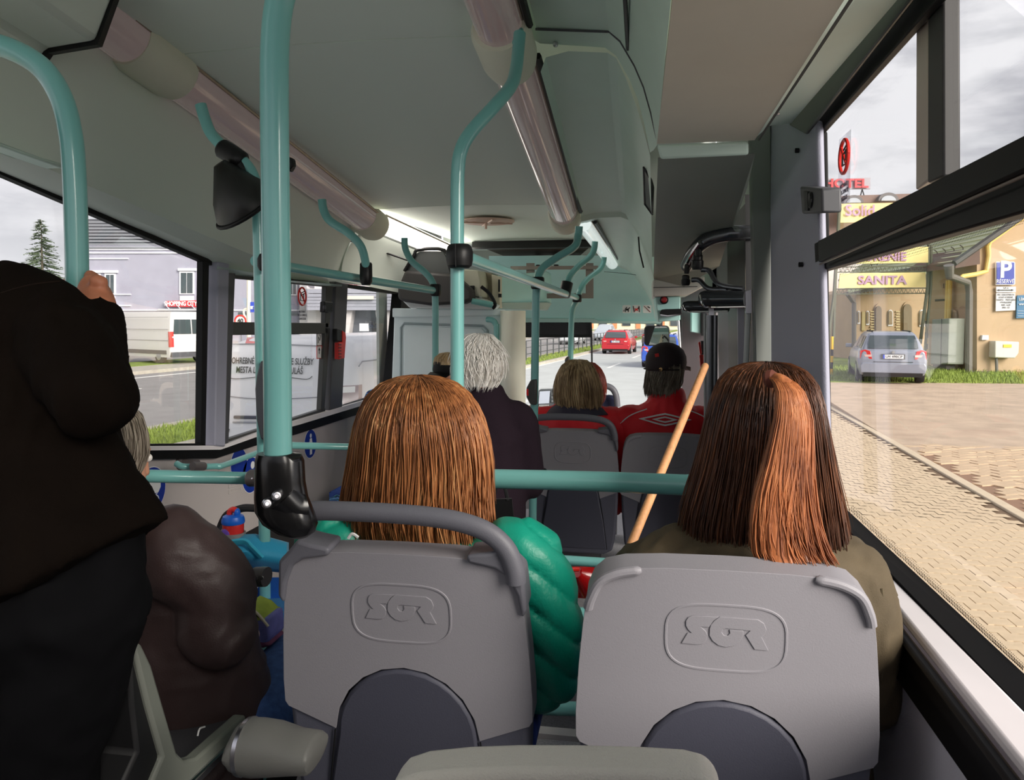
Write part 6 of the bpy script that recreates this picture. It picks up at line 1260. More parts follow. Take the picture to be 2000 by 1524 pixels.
MB().tube([vback(455, 825), vback(525, 826)], .01, 8).build('handle_shadow_gap', M('seam_grey', (0,0,0)), vn)
tx = RV; ty = (UP + RU*.16).normalized()
FNT = M('van_lettering', (40, 40, 44), .6)
def vt(s, px, py, size, sx): text(s, size, vback(px, py)-RU*.006, tx, ty, FNT, vn, 'lettering', .001, sx=sx, bold=.001)
vt('POHREBNÉ A CINTORÍNSKE SLUŽBY', 529, 706, .096, .655); vt('MESTA LIPTOVSKÝ MIKULÁŠ', 526, 724, .098, .66); vt('NON-STOP   0905 618 913', 532, 748, .050, .62)
MB().tube(cr([vback(a, b)-RU*.004 for a, b in ((443, 733), (456, 740), (490, 738), (530, 733), (570, 738), (600, 741), (610, 735))], 5), .004, 5).build('swoosh', FNT, vn)
text('LM 612', .05, vback(437, 841), tx, ty, FNT, vn, 'lettering')
for s in (-1, 1):
    L_ = MB()
    zz = (.93, 1.08, 1.25, 1.42); 
    L_.loft([[VP_(s*(w-.10), y-.045, z), VP_(s*(w+.012), y+.09, z), VP_(s*(w+.014), y+.17, z), VP_(s*(w-.08), y+.1, z)] for z, y, w in ((.93, .0, .90), (1.08, .01, .895), (1.25, .04, .885), (1.42, .075, .868))])
    L_.build('tail_lamp', M('lamp_housing', (168, 150, 154), .2, coat=.6), vn)
    for z0, z1, m in ((1.35, 1.41, STKW), (1.12, 1.20, M('lamp_clear', (0,0,0))), (.955, 1.03, M('lamp_bright_red', (240, 70, 50), .2, emit=(250, 60, 40), estr=.5))):
        MB().loft([[VP_(s*(w-.10), y-.055, z), VP_(s*(w-.01), y+.04, z), VP_(s*(w-.03), y+.08, z), VP_(s*(w-.09), y, z)] for z, y, w in ((z0, vy(z0), .90-.04*(z0-.93)), (z1, vy(z1), .90-.04*(z1-.93)))]).build('lamp_lens', m, vn)
    for wy in (.75, 3.4):
        c = VP_(s*.78, wy, .33); MB().lathe(c-RV*.1, RV, [(.2, 0), (.32, 0), (.33, .03), (.33, .17), (.32, .2), (.2, .205)], 20).build('wheel', TYRE, vn); MB().lathe(c+RV*s*.1, RV*s, [(.22, 0), (.2, .01), (.05, .015)], 12).build('wheel_rim', RIM, vn)
text('POHREBNÉ A CINTORÍNSKE SLUŽBY', .082, VP_(.888, 1.55, 1.52), RU, (UP-RV*.15).normalized(), FNT, vn, 'lettering', .002, sx=.8)
text('MESTA LIPTOVSKÝ MIKULÁŠ', .082, VP_(.90, 1.55, 1.40), RU, (UP-RV*.08).normalized(), FNT, vn, 'lettering', .002, sx=.8)
MB().tube(cr([VP_(.905, y, z) for y, z in ((.7, 1.33), (.9, 1.28), (1.4, 1.33), (2, 1.29), (2.3, 1.33))], 5), .005, 5).build('swoosh', FNT, vn)
text('NON-STOP   0905 618 913', .05, VP_(.906, 1.55, 1.24), RU, UP, FNT, vn, 'lettering', .002, sx=.8)
MB().tube([VP_(.91, .12, 1.62), VP_(.86, .3, 1.66), VP_(.85, 4, 1.66)], .008, 5).build('body_seam', M('seam_grey', (0,0,0)), vn)
# far van turning off
cf = V3(-math.sin(YAW), math.cos(YAW), 0); crt = V3(math.cos(YAW), math.sin(YAW), 0)
th = math.radians(36); vh = (-crt*math.cos(th)+cf*math.sin(th)); vs = V3(vh.y, -vh.x, 0)       # heading, right-hand side of the van
c0 = UZ(334, 711, 0.12)                                             # left rear corner
dv = thing('delivery_van', c0, 'tall white delivery van beyond the far carriageway, below the shop sign', 'van')
def DV(x, y, z): return c0 + vs*x + vh*y + UP*z          # x across from the near side, y forward
dp_ = [(.28, .0, 0, 2.05), (.5, -.03, -.03, 2.08), (1.2, -.03, -.03, 2.08), (1.9, .02, .03, 2.02), (2.28, .10, .12, 1.93), (2.36, .2, .22, 1.83)]
MB().loft([[DV(x0+x+ (x1-x0)/2, y, z) for x, y in rrx(y0, 5.4, (x1-x0)/2, .10)] for z, y0, x0, x1 in dp_]).build('body', M('van_far_white', (206, 206, 206), .4), dv, auto=50)
MB().prism([DV(a, b, z) for a, b, z in ((.12, -.07, 1.35), (.98, -.07, 1.35), (.98, .0, 2.0), (.2, .0, 2.0))], vh*.06).build('rear_window', CGL, dv, smooth=False)
MB().prism([DV(a, b, z) for a, b, z in ((1.05, -.07, 1.35), (1.9, -.07, 1.35), (1.85, .0, 2.0), (1.05, .0, 2.0))], vh*.06).build('rear_window', CGL, dv, smooth=False)
for a, b in ((-.05, .14), (1.93, 2.1)): MB().prism([DV(a, -.045, .75), DV(b, -.045, .75), DV(b, -.02, 1.45), DV(a, -.02, 1.45)], vh*.14).build('tail_lamp', LAMP, dv, bevel=.01)
MB().box((0, 0, 0), (0, 0, 0))
MB().prism([DV(0, -.1, .3), DV(2.05, -.1, .3), DV(2.05, -.06, .52), DV(0, -.06, .52)], vh*.15).build('bumper', DGREY, dv)
MB().prism([DV(-.04, .3, .42), DV(-.04, 4.2, .42), DV(-.04, 4.2, .60), DV(-.04, .3, .60)], vs*.05).build('side_moulding', DGREY, dv)
MB().prism([DV(.9, -.05, 1.0), DV(1.3, -.05, 1.0), DV(1.3, -.05, 1.12), DV(.9, -.05, 1.12)], vh*.03).build('plate', PLATE, dv)
for wy in (1.0, 4.3):
    for x in (.0, 1.85): MB().lathe(DV(x, wy, .33), vs, [(.2, 0), (.33, 0), (.33, .2), (.2, .2)], 20).build('wheel', TYRE, dv); MB().lathe(DV(x-.01, wy, .33), -vs, [(.2, 0), (.19, .01), (.05, .02)], 14).build('wheel_rim', RIM, dv)
for z in (1.05, 1.55, 2.1): MB().tube([DV(-.045, .1, z), DV(-.045, 5.2, z)], .012, 5).build('body_seam', M('seam_grey', (0,0,0)), dv)
# ---------------------------------------------------------------- buildings on the left
def fac(D):
    P0 = EYE + cf*D; n = cf
    return lambda px, py, o=0.: plane_hit(px, py, P0 - cf*o, n)
F1 = fac(50)
LIL = M('plaster_lilac', (160, 159, 174), .85, var=.05, vscale=1.2); TRW = M('trim_white', (232, 232, 236), .7)
b1 = thing('lilac_building', F1(330, 700), 'pale lilac building with white window frames and a red shop sign', 'building')
def fpoly(F, pts, o, d, name, mat, parent, bevel=0): return MB().prism([F(a, b, o) for a, b in pts], cf*d).build(name, mat, parent, smooth=False, bevel=bevel)
fpoly(F1, [(168, 700), (605, 700), (605, 470), (168, 478)], 0, 9, 'wall', LIL, b1)
def bwin(F, x0, x1, y0, y1, parent, o=.0, sill=True, mat=None):
    fr_ = fpoly(F, [(x0-3, y1+2), (x1+3, y1+2), (x1+3, y0-3), (x0-3, y0-3)], .10, .14, 'window', TRW, parent)
    m = (x0+x1)/2
    for a, b in ((x0, m-.6), (m+.6, x1)): fpoly(F, [(a, y1), (b, y1), (b, y0), (a, y0)], .12, .05, 'pane', CGL, fr_)
    if sill:
        fpoly(F, [(x0-6, y0-4), (x1+6, y0-4), (x1+6, y0-9), (x0-6, y0-9)], .2, .3, 'lintel', TRW, parent)
        fpoly(F, [(x0-2, y1+20), (x1+2, y1+20), (x1+2, y1+5), (x0-2, y1+5)], .08, .1, 'window_apron', TRW, parent)
for x0, x1 in ((181, 193), (207, 222), (353, 376)): bwin(F1, x0, x1, 537 if x1 < 300 else 533, 573, b1)
bwin(F1, 565, 578, 550, 575, b1, sill=False)
for y, xa, xb in ((575, 170, 255), (597, 170, 255), (505, 170, 250), (494, 166, 600), (487, 166, 600), (606, 168, 600)):
    fpoly(F1, [(xa, y+1.2), (xb, y+1.2), (xb, y-1), (xa, y-1)], .10, .12, 'moulding', TRW, b1)
for x0, x1 in ((222, 236), (262, 282), (301, 321), (465, 482), (434, 440), (568, 582)): fpoly(F1, [(x0, 616), (x1, 616), (x1, 610), (x0, 610)], .04, .1, 'basement_window', CGL, b1)
rdp = fpoly(F1, [(323, 599), (382, 600), (382, 587), (323, 588)], .5, .2, 'sign_board', M('sign_red', (212, 44, 52), .5), b1)
text('SHOPPING CITY', .40, F1(353, 593.6, .53), crt, UP, STKW, b1, 'sign_lettering', .02, sx=.72, bold=.01)
fpoly(F1, [(305, 607), (395, 607), (395, 603), (310, 603)], 1.6, 1.6, 'canopy', M('canopy_grey', (190, 192, 196), .4), b1)
for x in (330, 352, 380): MB().tube([F1(x, 603, 1.5), F1(x-10, 592, .1)], .03, 5).build('canopy_rod', TRW, b1)
fpoly(F1, [(372, 624), (420, 624), (420, 611), (372, 611)], .3, .3, 'sign_board', M('sign_dark_red', (160, 40, 46), .5), b1)
text('KÚRIA', .32, F1(384, 617, .33), crt, UP, STKW, b1, 'sign_lettering', .02, sx=.8)
SLAT = M('slat_metal', (150, 152, 158), .4, metal=.4)
for i in range(9):
    y = 432+i*6.2; fpoly(F1, [(168, y+3.6), (372, y+3.6), (372, y), (168, y)], -.8+i*.12, .3, 'slat', SLAT, b1)
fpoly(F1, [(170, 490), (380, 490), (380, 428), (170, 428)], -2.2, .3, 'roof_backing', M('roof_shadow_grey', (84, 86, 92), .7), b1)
# modern grey building and street furniture
F2 = fac(46)
b2 = thing('banded_building', F2(690, 690), 'modern building with grey horizontal cladding bands and splayed columns', 'building')
fpoly(F2, [(585, 700), (800, 700), (800, 520), (585, 520)], -1.2, 8, 'wall', M('plaster_pale', (212, 210, 212), .8), b2)
GB = M('cladding_grey', (150, 152, 164), .6, var=.06, vscale=2)
for i, (y0, y1) in enumerate(((565, 573), (574, 580), (581, 586), (587, 592), (593, 598), (599, 605))): fpoly(F2, [(598, y1+(i*.2)), (800, y1+i*.2), (800, y0), (598, y0)], 1.0-i*.03, 2.4, 'cladding_band', GB, b2)
fpoly(F2, [(663, 585), (729, 585), (729, 578), (663, 578)], 1.15, .2, 'light_band', M('band_cream', (214, 208, 198), .6), b2)
fpoly(F2, [(684, 660), (740, 660), (733, 606), (690, 606)], -.6, .3, 'glazing', M('glazing_dark', (96, 100, 108), .15), b2)
fpoly(F2, [(740, 660), (800, 660), (800, 606), (733, 606)], .4, 1.0, 'column', M('column_pale', (204, 200, 200), .7), b2)
fpoly(F2, [(662, 660), (680, 660), (688, 606), (658, 606)], .4, 1.0, 'column', M('column_pale', (0,0,0)), b2)
fpoly(F2, [(598, 563), (640, 565), (640, 540), (598, 540)], .7, .3, 'billboard', M('billboard_pinkish', (236, 226, 230), .5), b2)
fpoly(F2, [(600, 556), (606, 562), (614, 563), (614, 547), (606, 546)], .75, .06, 'billboard_figure', M('billboard_dark', (120, 118, 126), .6), b2)
fpoly(F2, [(656, 561), (800, 563), (800, 535), (656, 535)], .7, .3, 'billboard', M('billboard_pinkish', (0,0,0)), b2)
text('ZĽAVA', .45, F2(676, 557, .75), crt, UP, M('billboard_red', (206, 60, 60), .6), b2, 'lettering', .02)
sgn = fpoly(F2, [(702, 647), (720, 647), (719, 632), (702, 632)], .9, .1, 'notice_board', TRW, b2)
text('POLIE', .28, F2(727, 638, -.55), crt, UP, M('letter_bluegrey', (120, 140, 170), .5), b2, 'lettering', .02)
text('INTER', .28, F2(725, 631, -.55), crt, UP, M('letter_grey', (150, 152, 158), .5), b2, 'lettering', .02)
bs = thing('shop_sign_post', F1(487, 700, 6), 'blue and white shop sign on a pale post outside the second window', 'sign')
F3 = fac(43)
MB().tube([F3(486, 700), F3(486, 540)], .12, 8).build('post', M('post_cream', (226, 222, 206), .6), bs)
fpoly(F3, [(489, 610), (530, 610), (530, 590), (489, 590)], .1, .2, 'sign_board', M('sign_blue', (54, 76, 190), .5), bs)
fpoly(F3, [(489, 604), (530, 604), (530, 598), (489, 598)], .12, .05, 'sign_band', STKW, bs)
text('SPRINT', .17, F3(503, 601, .16), crt, UP, M('sign_blue', (0,0,0)), bs, 'lettering', .02, sx=.9, bold=.01)
MB().tube(cr([F3(486, 604), F3(478, 604), F3(476, 612), F3(480, 622)], 4), .06, 6).build('bracket_arm', M('post_cream', (0,0,0)), bs)
fpoly(F3, [(473, 582), (484, 582), (484, 600), (480, 600)], .05, .1, 'pennant', M('pennant_bluegrey', (150, 160, 180), .6), bs)
ss = thing('speed_sign', F3(471, 700, 2), 'round speed limit sign with a red ring seen above the grey window bar', 'sign')
c = F3(470, 627, 2); MB().lathe(c, -cf, [(.0, 0), (.33, 0), (.33, .03), (.0, .03)], 24).build('sign_disc', STKW, ss)
MB().tube([c-cf*.035+(crt*math.cos(q)+UP*math.sin(q))*.29 for q in [2*math.pi*i/28 for i in range(29)]], .045, 8).build('red_ring', RED, ss)
text('40', .32, c-cf*.05, crt, UP, INK, ss, 'lettering', .01, bold=.008); MB().tube([c-UP*.3+cf*.03, V3(c.x, c.y, 0)], .04, 8).build('post', STEEL, ss)
# conifer
ct = thing('conifer_tree', UZ(88, 690, .0), 'dark conifer rising behind the standing man, left of the lilac building', 'tree')
tb = UD(85, 700, 62); tb.z = 0; tt = UD(80, 430, 62); tb.x, tb.y = tt.x, tt.y
MB().tube([tb, tt], [.22, .02], 8).build('trunk', M('bark', (92, 84, 70), .9), ct)
rnd = random.Random(3); fo = MB(); Ht = tt.z
for i in range(400):
    k = (i/400)**.85; z = Ht*(1-.93*k); ln = (.14+3.3*k**.85)*rnd.uniform(.65, 1.12); a = rnd.uniform(0, 6.283); d = V3(math.cos(a), math.sin(a), -.12+.25*(1-k)); base = V3(tt.x, tt.y, z)
    for s in range(12):
        t0 = rnd.uniform(.15, 1); p = base+d*ln*t0 - UP*(ln*.22*t0*t0); e = V3(rnd.uniform(-1, 1), rnd.uniform(-1, 1), rnd.uniform(-.7, .35))*.26*(1.1-t0*.3) + d*.16
        w = e.cross(V3(rnd.uniform(-1, 1), rnd.uniform(-1, 1), 1)); w = w.normalized()*.05 if w.length > .01 else crt*.05
        fo.add([p-w, p+w, p+e], [(0, 1, 2)])
    w = d.cross(UP).normalized()*.05; fo.add([base-w, base+w, base+d*ln*.55-UP*ln*.07, base+d*ln-UP*ln*.22], [(0, 1, 2), (0, 2, 3)])
fo.build('foliage', M('needles', (86, 100, 74), .8, var=.3, vscale=2), ct, smooth=False, fix=False)
# ---------------------------------------------------------------- ahead: long cream row far away
F9 = V3(math.sin(RD), math.cos(RD), 0)
fb = thing('far_row_building', RP(170, -20), 'cream and orange row of buildings far ahead at the end of the road', 'building')
MB().obox(RP(176, -10, 4), RU, RV, UP, 6, 80, 4).build('wall', M('far_cream', (236, 224, 190), .8), fb, smooth=False)
for i in range(18): MB().obox(RP(169.9, -50+i*5.2, 1.8), RU, RV, UP, .1, .5, 1.6).build('pilaster', M('far_orange', (222, 140, 96), .8), fb, smooth=False)
for i in range(18): MB().obox(RP(169.9, -47.4+i*5.2, 1.6), RU, RV, UP, .1, .9, .8).build('window', CGL, fb, smooth=False)
# ================================================================ RIGHT HAND SIDE
SAND = M('paver_sand', (212, 190, 160), .9, var=.07, vscale=12, bump=.15, bscale=160); SANDD = M('joint_sand', (128, 106, 84), .95)
A_, B2 = UZ(1624, 800, .15), UZ(1996, 1015, .15); kd = (B2-A_).normalized()
def kerb_x(Y): return A_.x + (B2.x-A_.x)*(Y-A_.y)/(B2.y-A_.y)
sw = MB().prism([V3(.62, 3, .0), V3(kerb_x(3), 3, .0), V3(kerb_x(26), 26, .0), V3(.62, 26, .0)], (0, 0, .138)).build('pavement', SANDD, smooth=False); S(sw)
S(MB().loft([[p+q for q in (V3(0, 0, -.15), V3(.13, 0, -.15), V3(.13, 0, .012), V3(0, 0, .012))] for p in (A_ - kd*9, A_, B2, B2 + kd*5)]).build('kerb', M('kerb_sand', (214, 196, 170), .9, var=.06, vscale=8), bevel=.01))
pw, ph, gp = .168, .128, .0065
sh = [(-.5, -.5), (-.25, -.44), (0, -.5), (.25, -.56), (.5, -.5), (.5, .5), (.25, .44), (0, .5), (-.25, .56), (-.5, .5)]
pm = MB().prism([V3(a*(pw-gp), b*(ph-gp), 0) for a, b in sh], (0, 0, .014)); me = bpy.data.meshes.new('paver'); me.from_pydata([tuple(p) for p in pm.v], [], pm.f); me.materials.append(SAND)
rnd = random.Random(11); cnt = 0; rest = MB(); BASE[sw.name] = Vector(sw.location)
for j in range(0, 150):
    Y = 4.05 + j*ph
    for i in range(0, 22):
        X = .78 + (i+.5*(j % 2))*pw
        if X > kerb_x(Y)-.09: continue
        px = 1000+1500*math.tan(math.atan2(X, Y)+YAW)
        if cnt < 300 and 1600 < px < 2060 and Y > 4.0:
            o = bpy.data.objects.new('paver', me); C.objects.link(o); o.parent = sw; o.location = V3(X, Y, .138+rnd.uniform(-.002, .002)) - BASE[sw.name]; cnt += 1
        else: rest.add([V3(X+a*(pw-gp), Y+b*(ph-gp), .152+rnd.uniform(-.002, .002)) for a, b in sh], [tuple(range(10))])
rest.build('pavers_far', SAND, sw, smooth=False, fix=False)['kind'] = 'stuff'
LOT = M('lot_gravel', (196, 174, 152), .95, var=.14, vscale=2.2, bump=.6, bscale=45)
def lz(Y): return .125 if Y < 12 else lerp(.125, .29, min(1, (Y-12)/10))
lot = MB().loft([[V3(kerb_x(Y)+.13 if Y < 26 else 1.5, Y, lz(Y)), V3(40, Y, lz(Y)), V3(40, Y, -.1), V3(kerb_x(Y)+.13 if Y < 26 else 1.5, Y, -.1)] for Y in (2, 7, 12, 15, 18, 22, 30, 60)]).build('gravel_lot', LOT, auto=20); S(lot)
# diagonal sunken pavers with open joints in the foreground of the lot
dg = MB().prism([V3(kerb_x(7)+.15, 7.0, .08), V3(8.5, 7.0, .08), V3(8.5, 13.1, .08), V3(kerb_x(13)+.15, 13.1, .08)], (0, 0, .047)).build('lot_paving', M('joint_soil', (150, 118, 96), .95), smooth=False); S(dg); BASE[dg.name] = Vector(dg.location)
LP = M('paver_lot', (208, 182, 152), .9, var=.1, vscale=7, bump=.2, bscale=90)
mb2 = MB().prism([V3(a*.30, b*.145, 0) for a, b in ((-.5, -.5), (.5, -.5), (.5, .5), (-.5, .5))], (0, 0, .016)); me2 = bpy.data.meshes.new('paver'); me2.from_pydata([tuple(p) for p in mb2.v], [], mb2.f); me2.materials.append(LP)
ang = math.radians(24); ca, sa_ = math.cos(ang), math.sin(ang); n2 = 0; rest2 = MB()
for i in range(-30, 60):
    for j in range(-60, 60):
        a, b = (i+.5*(j % 2))*.312, j*.158; X = 5.8+a*ca-b*sa_; Y = 10+a*sa_+b*ca
        if not (kerb_x(Y)+.32 < X < 8.3 and 7.1 < Y < 12.9): continue
        px = 1000+1500*math.tan(math.atan2(X, Y)+YAW)
        q = Matrix.Rotation(ang+rnd.uniform(-.03, .03), 4, 'Z')
        if n2 < 290 and 1620 < px < 2040:
            o = bpy.data.objects.new('paver', me2); C.objects.link(o); o.parent = dg; o.matrix_local = Matrix.Translation(V3(X, Y, .122+rnd.uniform(-.006, .006))-BASE[dg.name]) @ q; n2 += 1
        else: rest2.add([V3(X, Y, .137)+ q @ V3(c_*.30, d_*.145, 0) for c_, d_ in ((-.5, -.5), (.5, -.5), (.5, .5), (-.5, .5))], [(0, 1, 2, 3)])
if rest2.v: rest2.build('pavers_far', LP, dg, smooth=False, fix=False)['kind'] = 'stuff'
# grass verge in front of the buildings
gv = MB().prism([V3(5.0, 23.4, .2), V3(30, 25.6, .2), V3(30, 46, .2), V3(3, 46, .2), V3(4.2, 26, .2)], (0, 0, .11)).build('grass_verge', GRASS, smooth=False); S(gv)
tufts('verge_grass', 12000, lambda r: V3(r.uniform(5.0, 15), 0, 0)+V3(0, r.uniform(23.6, 31), 0), .30, .14, 'rough grass around the parked grey car and the striped post')
# cream gabled building with the parking sign
CRM = M('plaster_cream', (190, 164, 132), .85, var=.06, vscale=1.2); WOOD = M('eaves_wood', (104, 84, 74), .8); ROOFG = M('roof_palegreen', (190, 196, 160), .6, stretch=(1, 1, 1)); DARKM = M('roof_edge_dark', (74, 72, 68), .6)
gA = UZ(1908, 728, .3); nB = cf.copy(); PB = gA.copy()
def GB_(px, py, o=0.): return plane_hit(px, py, PB - nB*o, nB)
g1 = thing('gabled_house', gA, 'cream gabled house at the right edge carrying the blue parking sign', 'building')
# side wall runs back from the corner
gS = UZ(1816, 716, .3); sd_ = (gS-gA); sd_.z = 0; sn = V3(sd_.y, -sd_.x, 0).normalized(); sn = -sn if sn.dot(gA-EYE) > 0 else sn
def GS(px, py, o=0.): return plane_hit(px, py, gA + sn*o, sn)
MB().prism([GB_(1908, 745), GB_(2300, 745), GB_(2300, 240), GB_(2000, 425), GB_(1908, 486)], nB*.4).build('wall_front', CRM, g1, smooth=False)
MB().prism([GS(1908, 745), GS(1908, 500), GS(1814, 520), GS(1812, 735)], -sn*.3).build('wall_side', CRM, g1, smooth=False)
MB().prism([GB_(1914, 516, .5), GB_(1914, 482, .5), GB_(1868, 511, .5), GB_(1866, 524, .5)], nB*3).build('eaves_board', WOOD, g1, smooth=False)
MB().tube([GB_(1864, 514, .6), GB_(2000, 420, .6), GB_(2300, 214, .6)], .11, 6).build('verge_board', DARKM, g1)
e0, e1 = GB_(1864, 512, .4), GB_(2300, 212, .4); k0, k1 = e0 + sd_.normalized()*11, e1 + sd_.normalized()*11
MB().add([e0, e1, k1, k0, e0-UP*.1, e1-UP*.1, k1-UP*.1, k0-UP*.1], [(0, 1, 2, 3), (4, 5, 6, 7), (0, 3, 7, 4), (0, 1, 5, 4)]).build('roof', ROOFG, g1, smooth=False)
for i in range(26):
    a = lerp(e0, e1, i/26)+UP*.03; MB().tube([a, a+sd_.normalized()*11], .035, 4).build('roof_rib', M('roof_rib_green', (200, 204, 172), .6), g1, smooth=False)
MB().tube([e0-UP*.05-sn*0, k0-UP*.05], .09, 8).build('gutter', DARKM, g1)
for i in range(14):
    p = e0 + sd_.normalized()*(.6+i*.62) + (e1-e0).normalized()*.7 + UP*.02; MB().tube(cr([p, p+UP*.12, p+UP*.2+sn*.1], 3), .02, 5).build('snow_hook', M('hook_dark', (96, 92, 80), .6), g1)
DP = M('downpipe_grey', (120, 116, 110), .5, metal=.3); YP = M('gas_pipe_yellow', (236, 206, 120), .6)
MB().tube([GB_(1853, 518, 1.2), GB_(1855, 540, 1.1), GB_(1868, 544, .8), GB_(1890, 552, .4), GB_(1893, 570, .3), GB_(1892, 728, .3)], [.16, .13, .11, .11, .11, .11], 10).build('downpipe', DP, g1)
MB().tube([GB_(1930, 480, .1), GB_(1931, 500, .1), GB_(1926, 530, .1), GB_(1905, 536, .2), GB_(1880, 540, .3), GB_(1876, 545, .4)], .08, 8).build('gas_pipe', YP, g1)
MB().tube([GB_(2040, 395, .1), GB_(1934, 472, .1), GB_(1930, 484, .1)], .07, 8).build('gas_pipe', YP, g1)
MB().tube([GS(1852, 548, .2), GS(1849, 630, .2), GS(1843, 645, .3)], .09, 8).build('gas_pipe', YP, g1)
MB().tube([GS(1856, 546, .2), GS(1853, 640, .2)], .07, 8).build('gas_pipe', YP, g1)
def arch(F, x0, x1, y0, y1, o, d, name, mat, parent):
    m = (x0+x1)/2; r = (x1-x0)/2; h = r*1.5
    pts = [(x0, y1), (x1, y1)] + [(m+r*math.cos(a), y0+h-h*math.sin(a)) for a in [math.pi*i/10 for i in range(11)]]
    return MB().prism([F(a, b, o) for a, b in pts], cf*d).build(name, mat, parent, smooth=False)
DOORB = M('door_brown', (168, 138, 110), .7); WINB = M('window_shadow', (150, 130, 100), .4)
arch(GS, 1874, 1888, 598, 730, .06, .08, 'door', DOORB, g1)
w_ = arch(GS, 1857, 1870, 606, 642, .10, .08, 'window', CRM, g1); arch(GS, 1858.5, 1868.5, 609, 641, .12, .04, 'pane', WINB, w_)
MB().prism([GS(a, b, .06) for a, b in ((1856, 650), (1872, 652), (1872, 643), (1856, 642))], -sn*.1).build('window_ledge', TRW, g1)
for px in (1841, 1844): MB().prism([GS(px, 554, .05), GS(px+1.5, 554, .05), GS(px+1.5, 563, .05), GS(px, 563, .05)], -sn*.05).build('wall_slot', WINB, g1)
MB().tube([GS(1826, 587, .4), GS(1845, 586, .1)], .04, 6).build('wall_bracket', DP, g1)
MB().prism([GB_(1897, 732, .08), GB_(1940, 734, .08), GB_(1940, 726, .08), GB_(1897, 725, .08)], nB*.2).build('plinth', M('plinth_dark', (84, 80, 78), .8), g1)
eb = thing('grey_cabinet', GS(1836, 720, .7), 'tall grey street cabinet against the cream side wall, right of the car', 'cabinet')
MB().prism([GS(1817, 712, .8), GS(1850, 712, .8), GS(1853, 622, .8), GS(1820, 624, .8)], -sn*.55).build('cabinet_body', M('cabinet_greygreen', (150, 156, 144), .6, var=.05), eb, bevel=.03)
MB().prism([GS(1822, 722, .75), GS(1848, 722, .75), GS(1848, 711, .75), GS(1822, 711, .75)], -sn*.3).build('cabinet_foot', M('plinth_dark', (0,0,0)), eb)
MB().tube([GS(1837, 712, .82), GS(1839, 623, .82)], .012, 5).build('door_seam', DGREY, eb)
ps = thing('parking_sign', GB_(1964, 560, .1), 'blue parking sign with a white P on the cream wall', 'sign')
MB().prism([GB_(a, b, .1) for a, b in ((1945, 557), (1980, 557), (1983, 555), (1983, 513), (1980, 511), (1947, 511), (1945, 513))], nB*.05).build('sign_edge', STKW, ps, bevel=.01)
MB().prism([GB_(a, b, .12) for a, b in ((1947, 555), (1981, 555), (1981, 513), (1947, 513))], nB*.03).build('sign_panel', M('sign_deep_blue', (40, 58, 160), .45), ps)
text('P', .78, GB_(1964, 528, .125), crt, UP, STKW, ps, 'lettering', .005, bold=.02); text('RÉSERVÉ', .19, GB_(1963.5, 550, .125), crt, UP, STKW, ps, 'lettering', .005, sx=.85)
pn = thing('notice_sign', GB_(1964, 610, .1), 'white notice with an arrow and lines of text below the parking sign', 'sign')
MB().prism([GB_(a, b, .1) for a, b in ((1946, 571), (1984, 571), (1984, 560), (1946, 560))], nB*.04).build('arrow_panel', STKW, pn); MB().prism([GB_(a, b, .1) for a, b in ((1945, 608), (1983, 606), (1983, 572.5), (1946, 572.5))], nB*.04).build('text_panel', STKW, pn)
MB().prism([GB_(a, b, .12) for a, b in ((1952, 567.6), (1976, 567.6), (1976, 568.4), (1981, 566.6), (1976, 565), (1976, 565.8), (1952, 565.8), (1952, 565), (1947, 566.6), (1952, 568.4))], nB*.03).build('arrow', INK, pn, smooth=False)
text('5,0 m', .085, GB_(1965, 562.5, .115), crt, UP, INK, pn, 'lettering', .004)
for i, s in enumerate(('PRE ZÁKAZNÍKOV', 'SOLID KÚRENIE', 'SANITA – PREDAJŇA', 'VYHRADENÉ', '8:00–16:00', '0905 123')): text(s, .085, GB_(1965, 576+i*5, .115), crt, UP, M('ink_grey', (110, 110, 116), .6), pn, 'lettering', .004, sx=.82)
bb = thing('blue_board', GB_(2010, 622, .1), 'blue information board cut by the right edge of the view', 'sign')
MB().prism([GB_(a, b, .1) for a, b in ((1985, 622), (2060, 620), (2060, 574), (1987, 577))], nB*.05).build('board_panel', M('board_blue', (58, 112, 150), .5), bb)
for i, s in enumerate(('LÉKÁREŇ', 'www.')): text(s, .13, GB_(1990, 585+i*9, .12), crt, UP, STKW, bb, 'lettering', .005, align='LEFT', sx=.9)
for i in range(3): text('–––', .13, GB_(1988, 607+i*5, .12), crt, UP, STKW, bb, 'lettering', .005, align='LEFT')
mt = thing('meter_box', GB_(1966, 700, .2), 'pale gas meter box on a post against the cream wall', 'box')
MB().prism([GB_(a, b, .35) for a, b in ((1943, 699), (1983, 700), (1990, 690), (1991, 668), (1944, 666))], nB*.35).build('box_case', M('meter_box_white', (222, 216, 204), .6), mt, bevel=.03)
MB().prism([GB_(a, b, .37) for a, b in ((1960, 679), (1976, 679), (1976, 673), (1960, 673))], nB*.05).build('warning_label', M('label_yellow', (240, 200, 60), .5), mt)
MB().tube([GB_(1946, 699, .2), GB_(1947, 730, .2)], .05, 6).build('post', DP, mt); MB().prism([GB_(1918, 664, .1), GB_(1931, 664, .1), GB_(1931, 655, .1), GB_(1919, 655, .1)], nB*.1).build('small_box', TRW, mt)
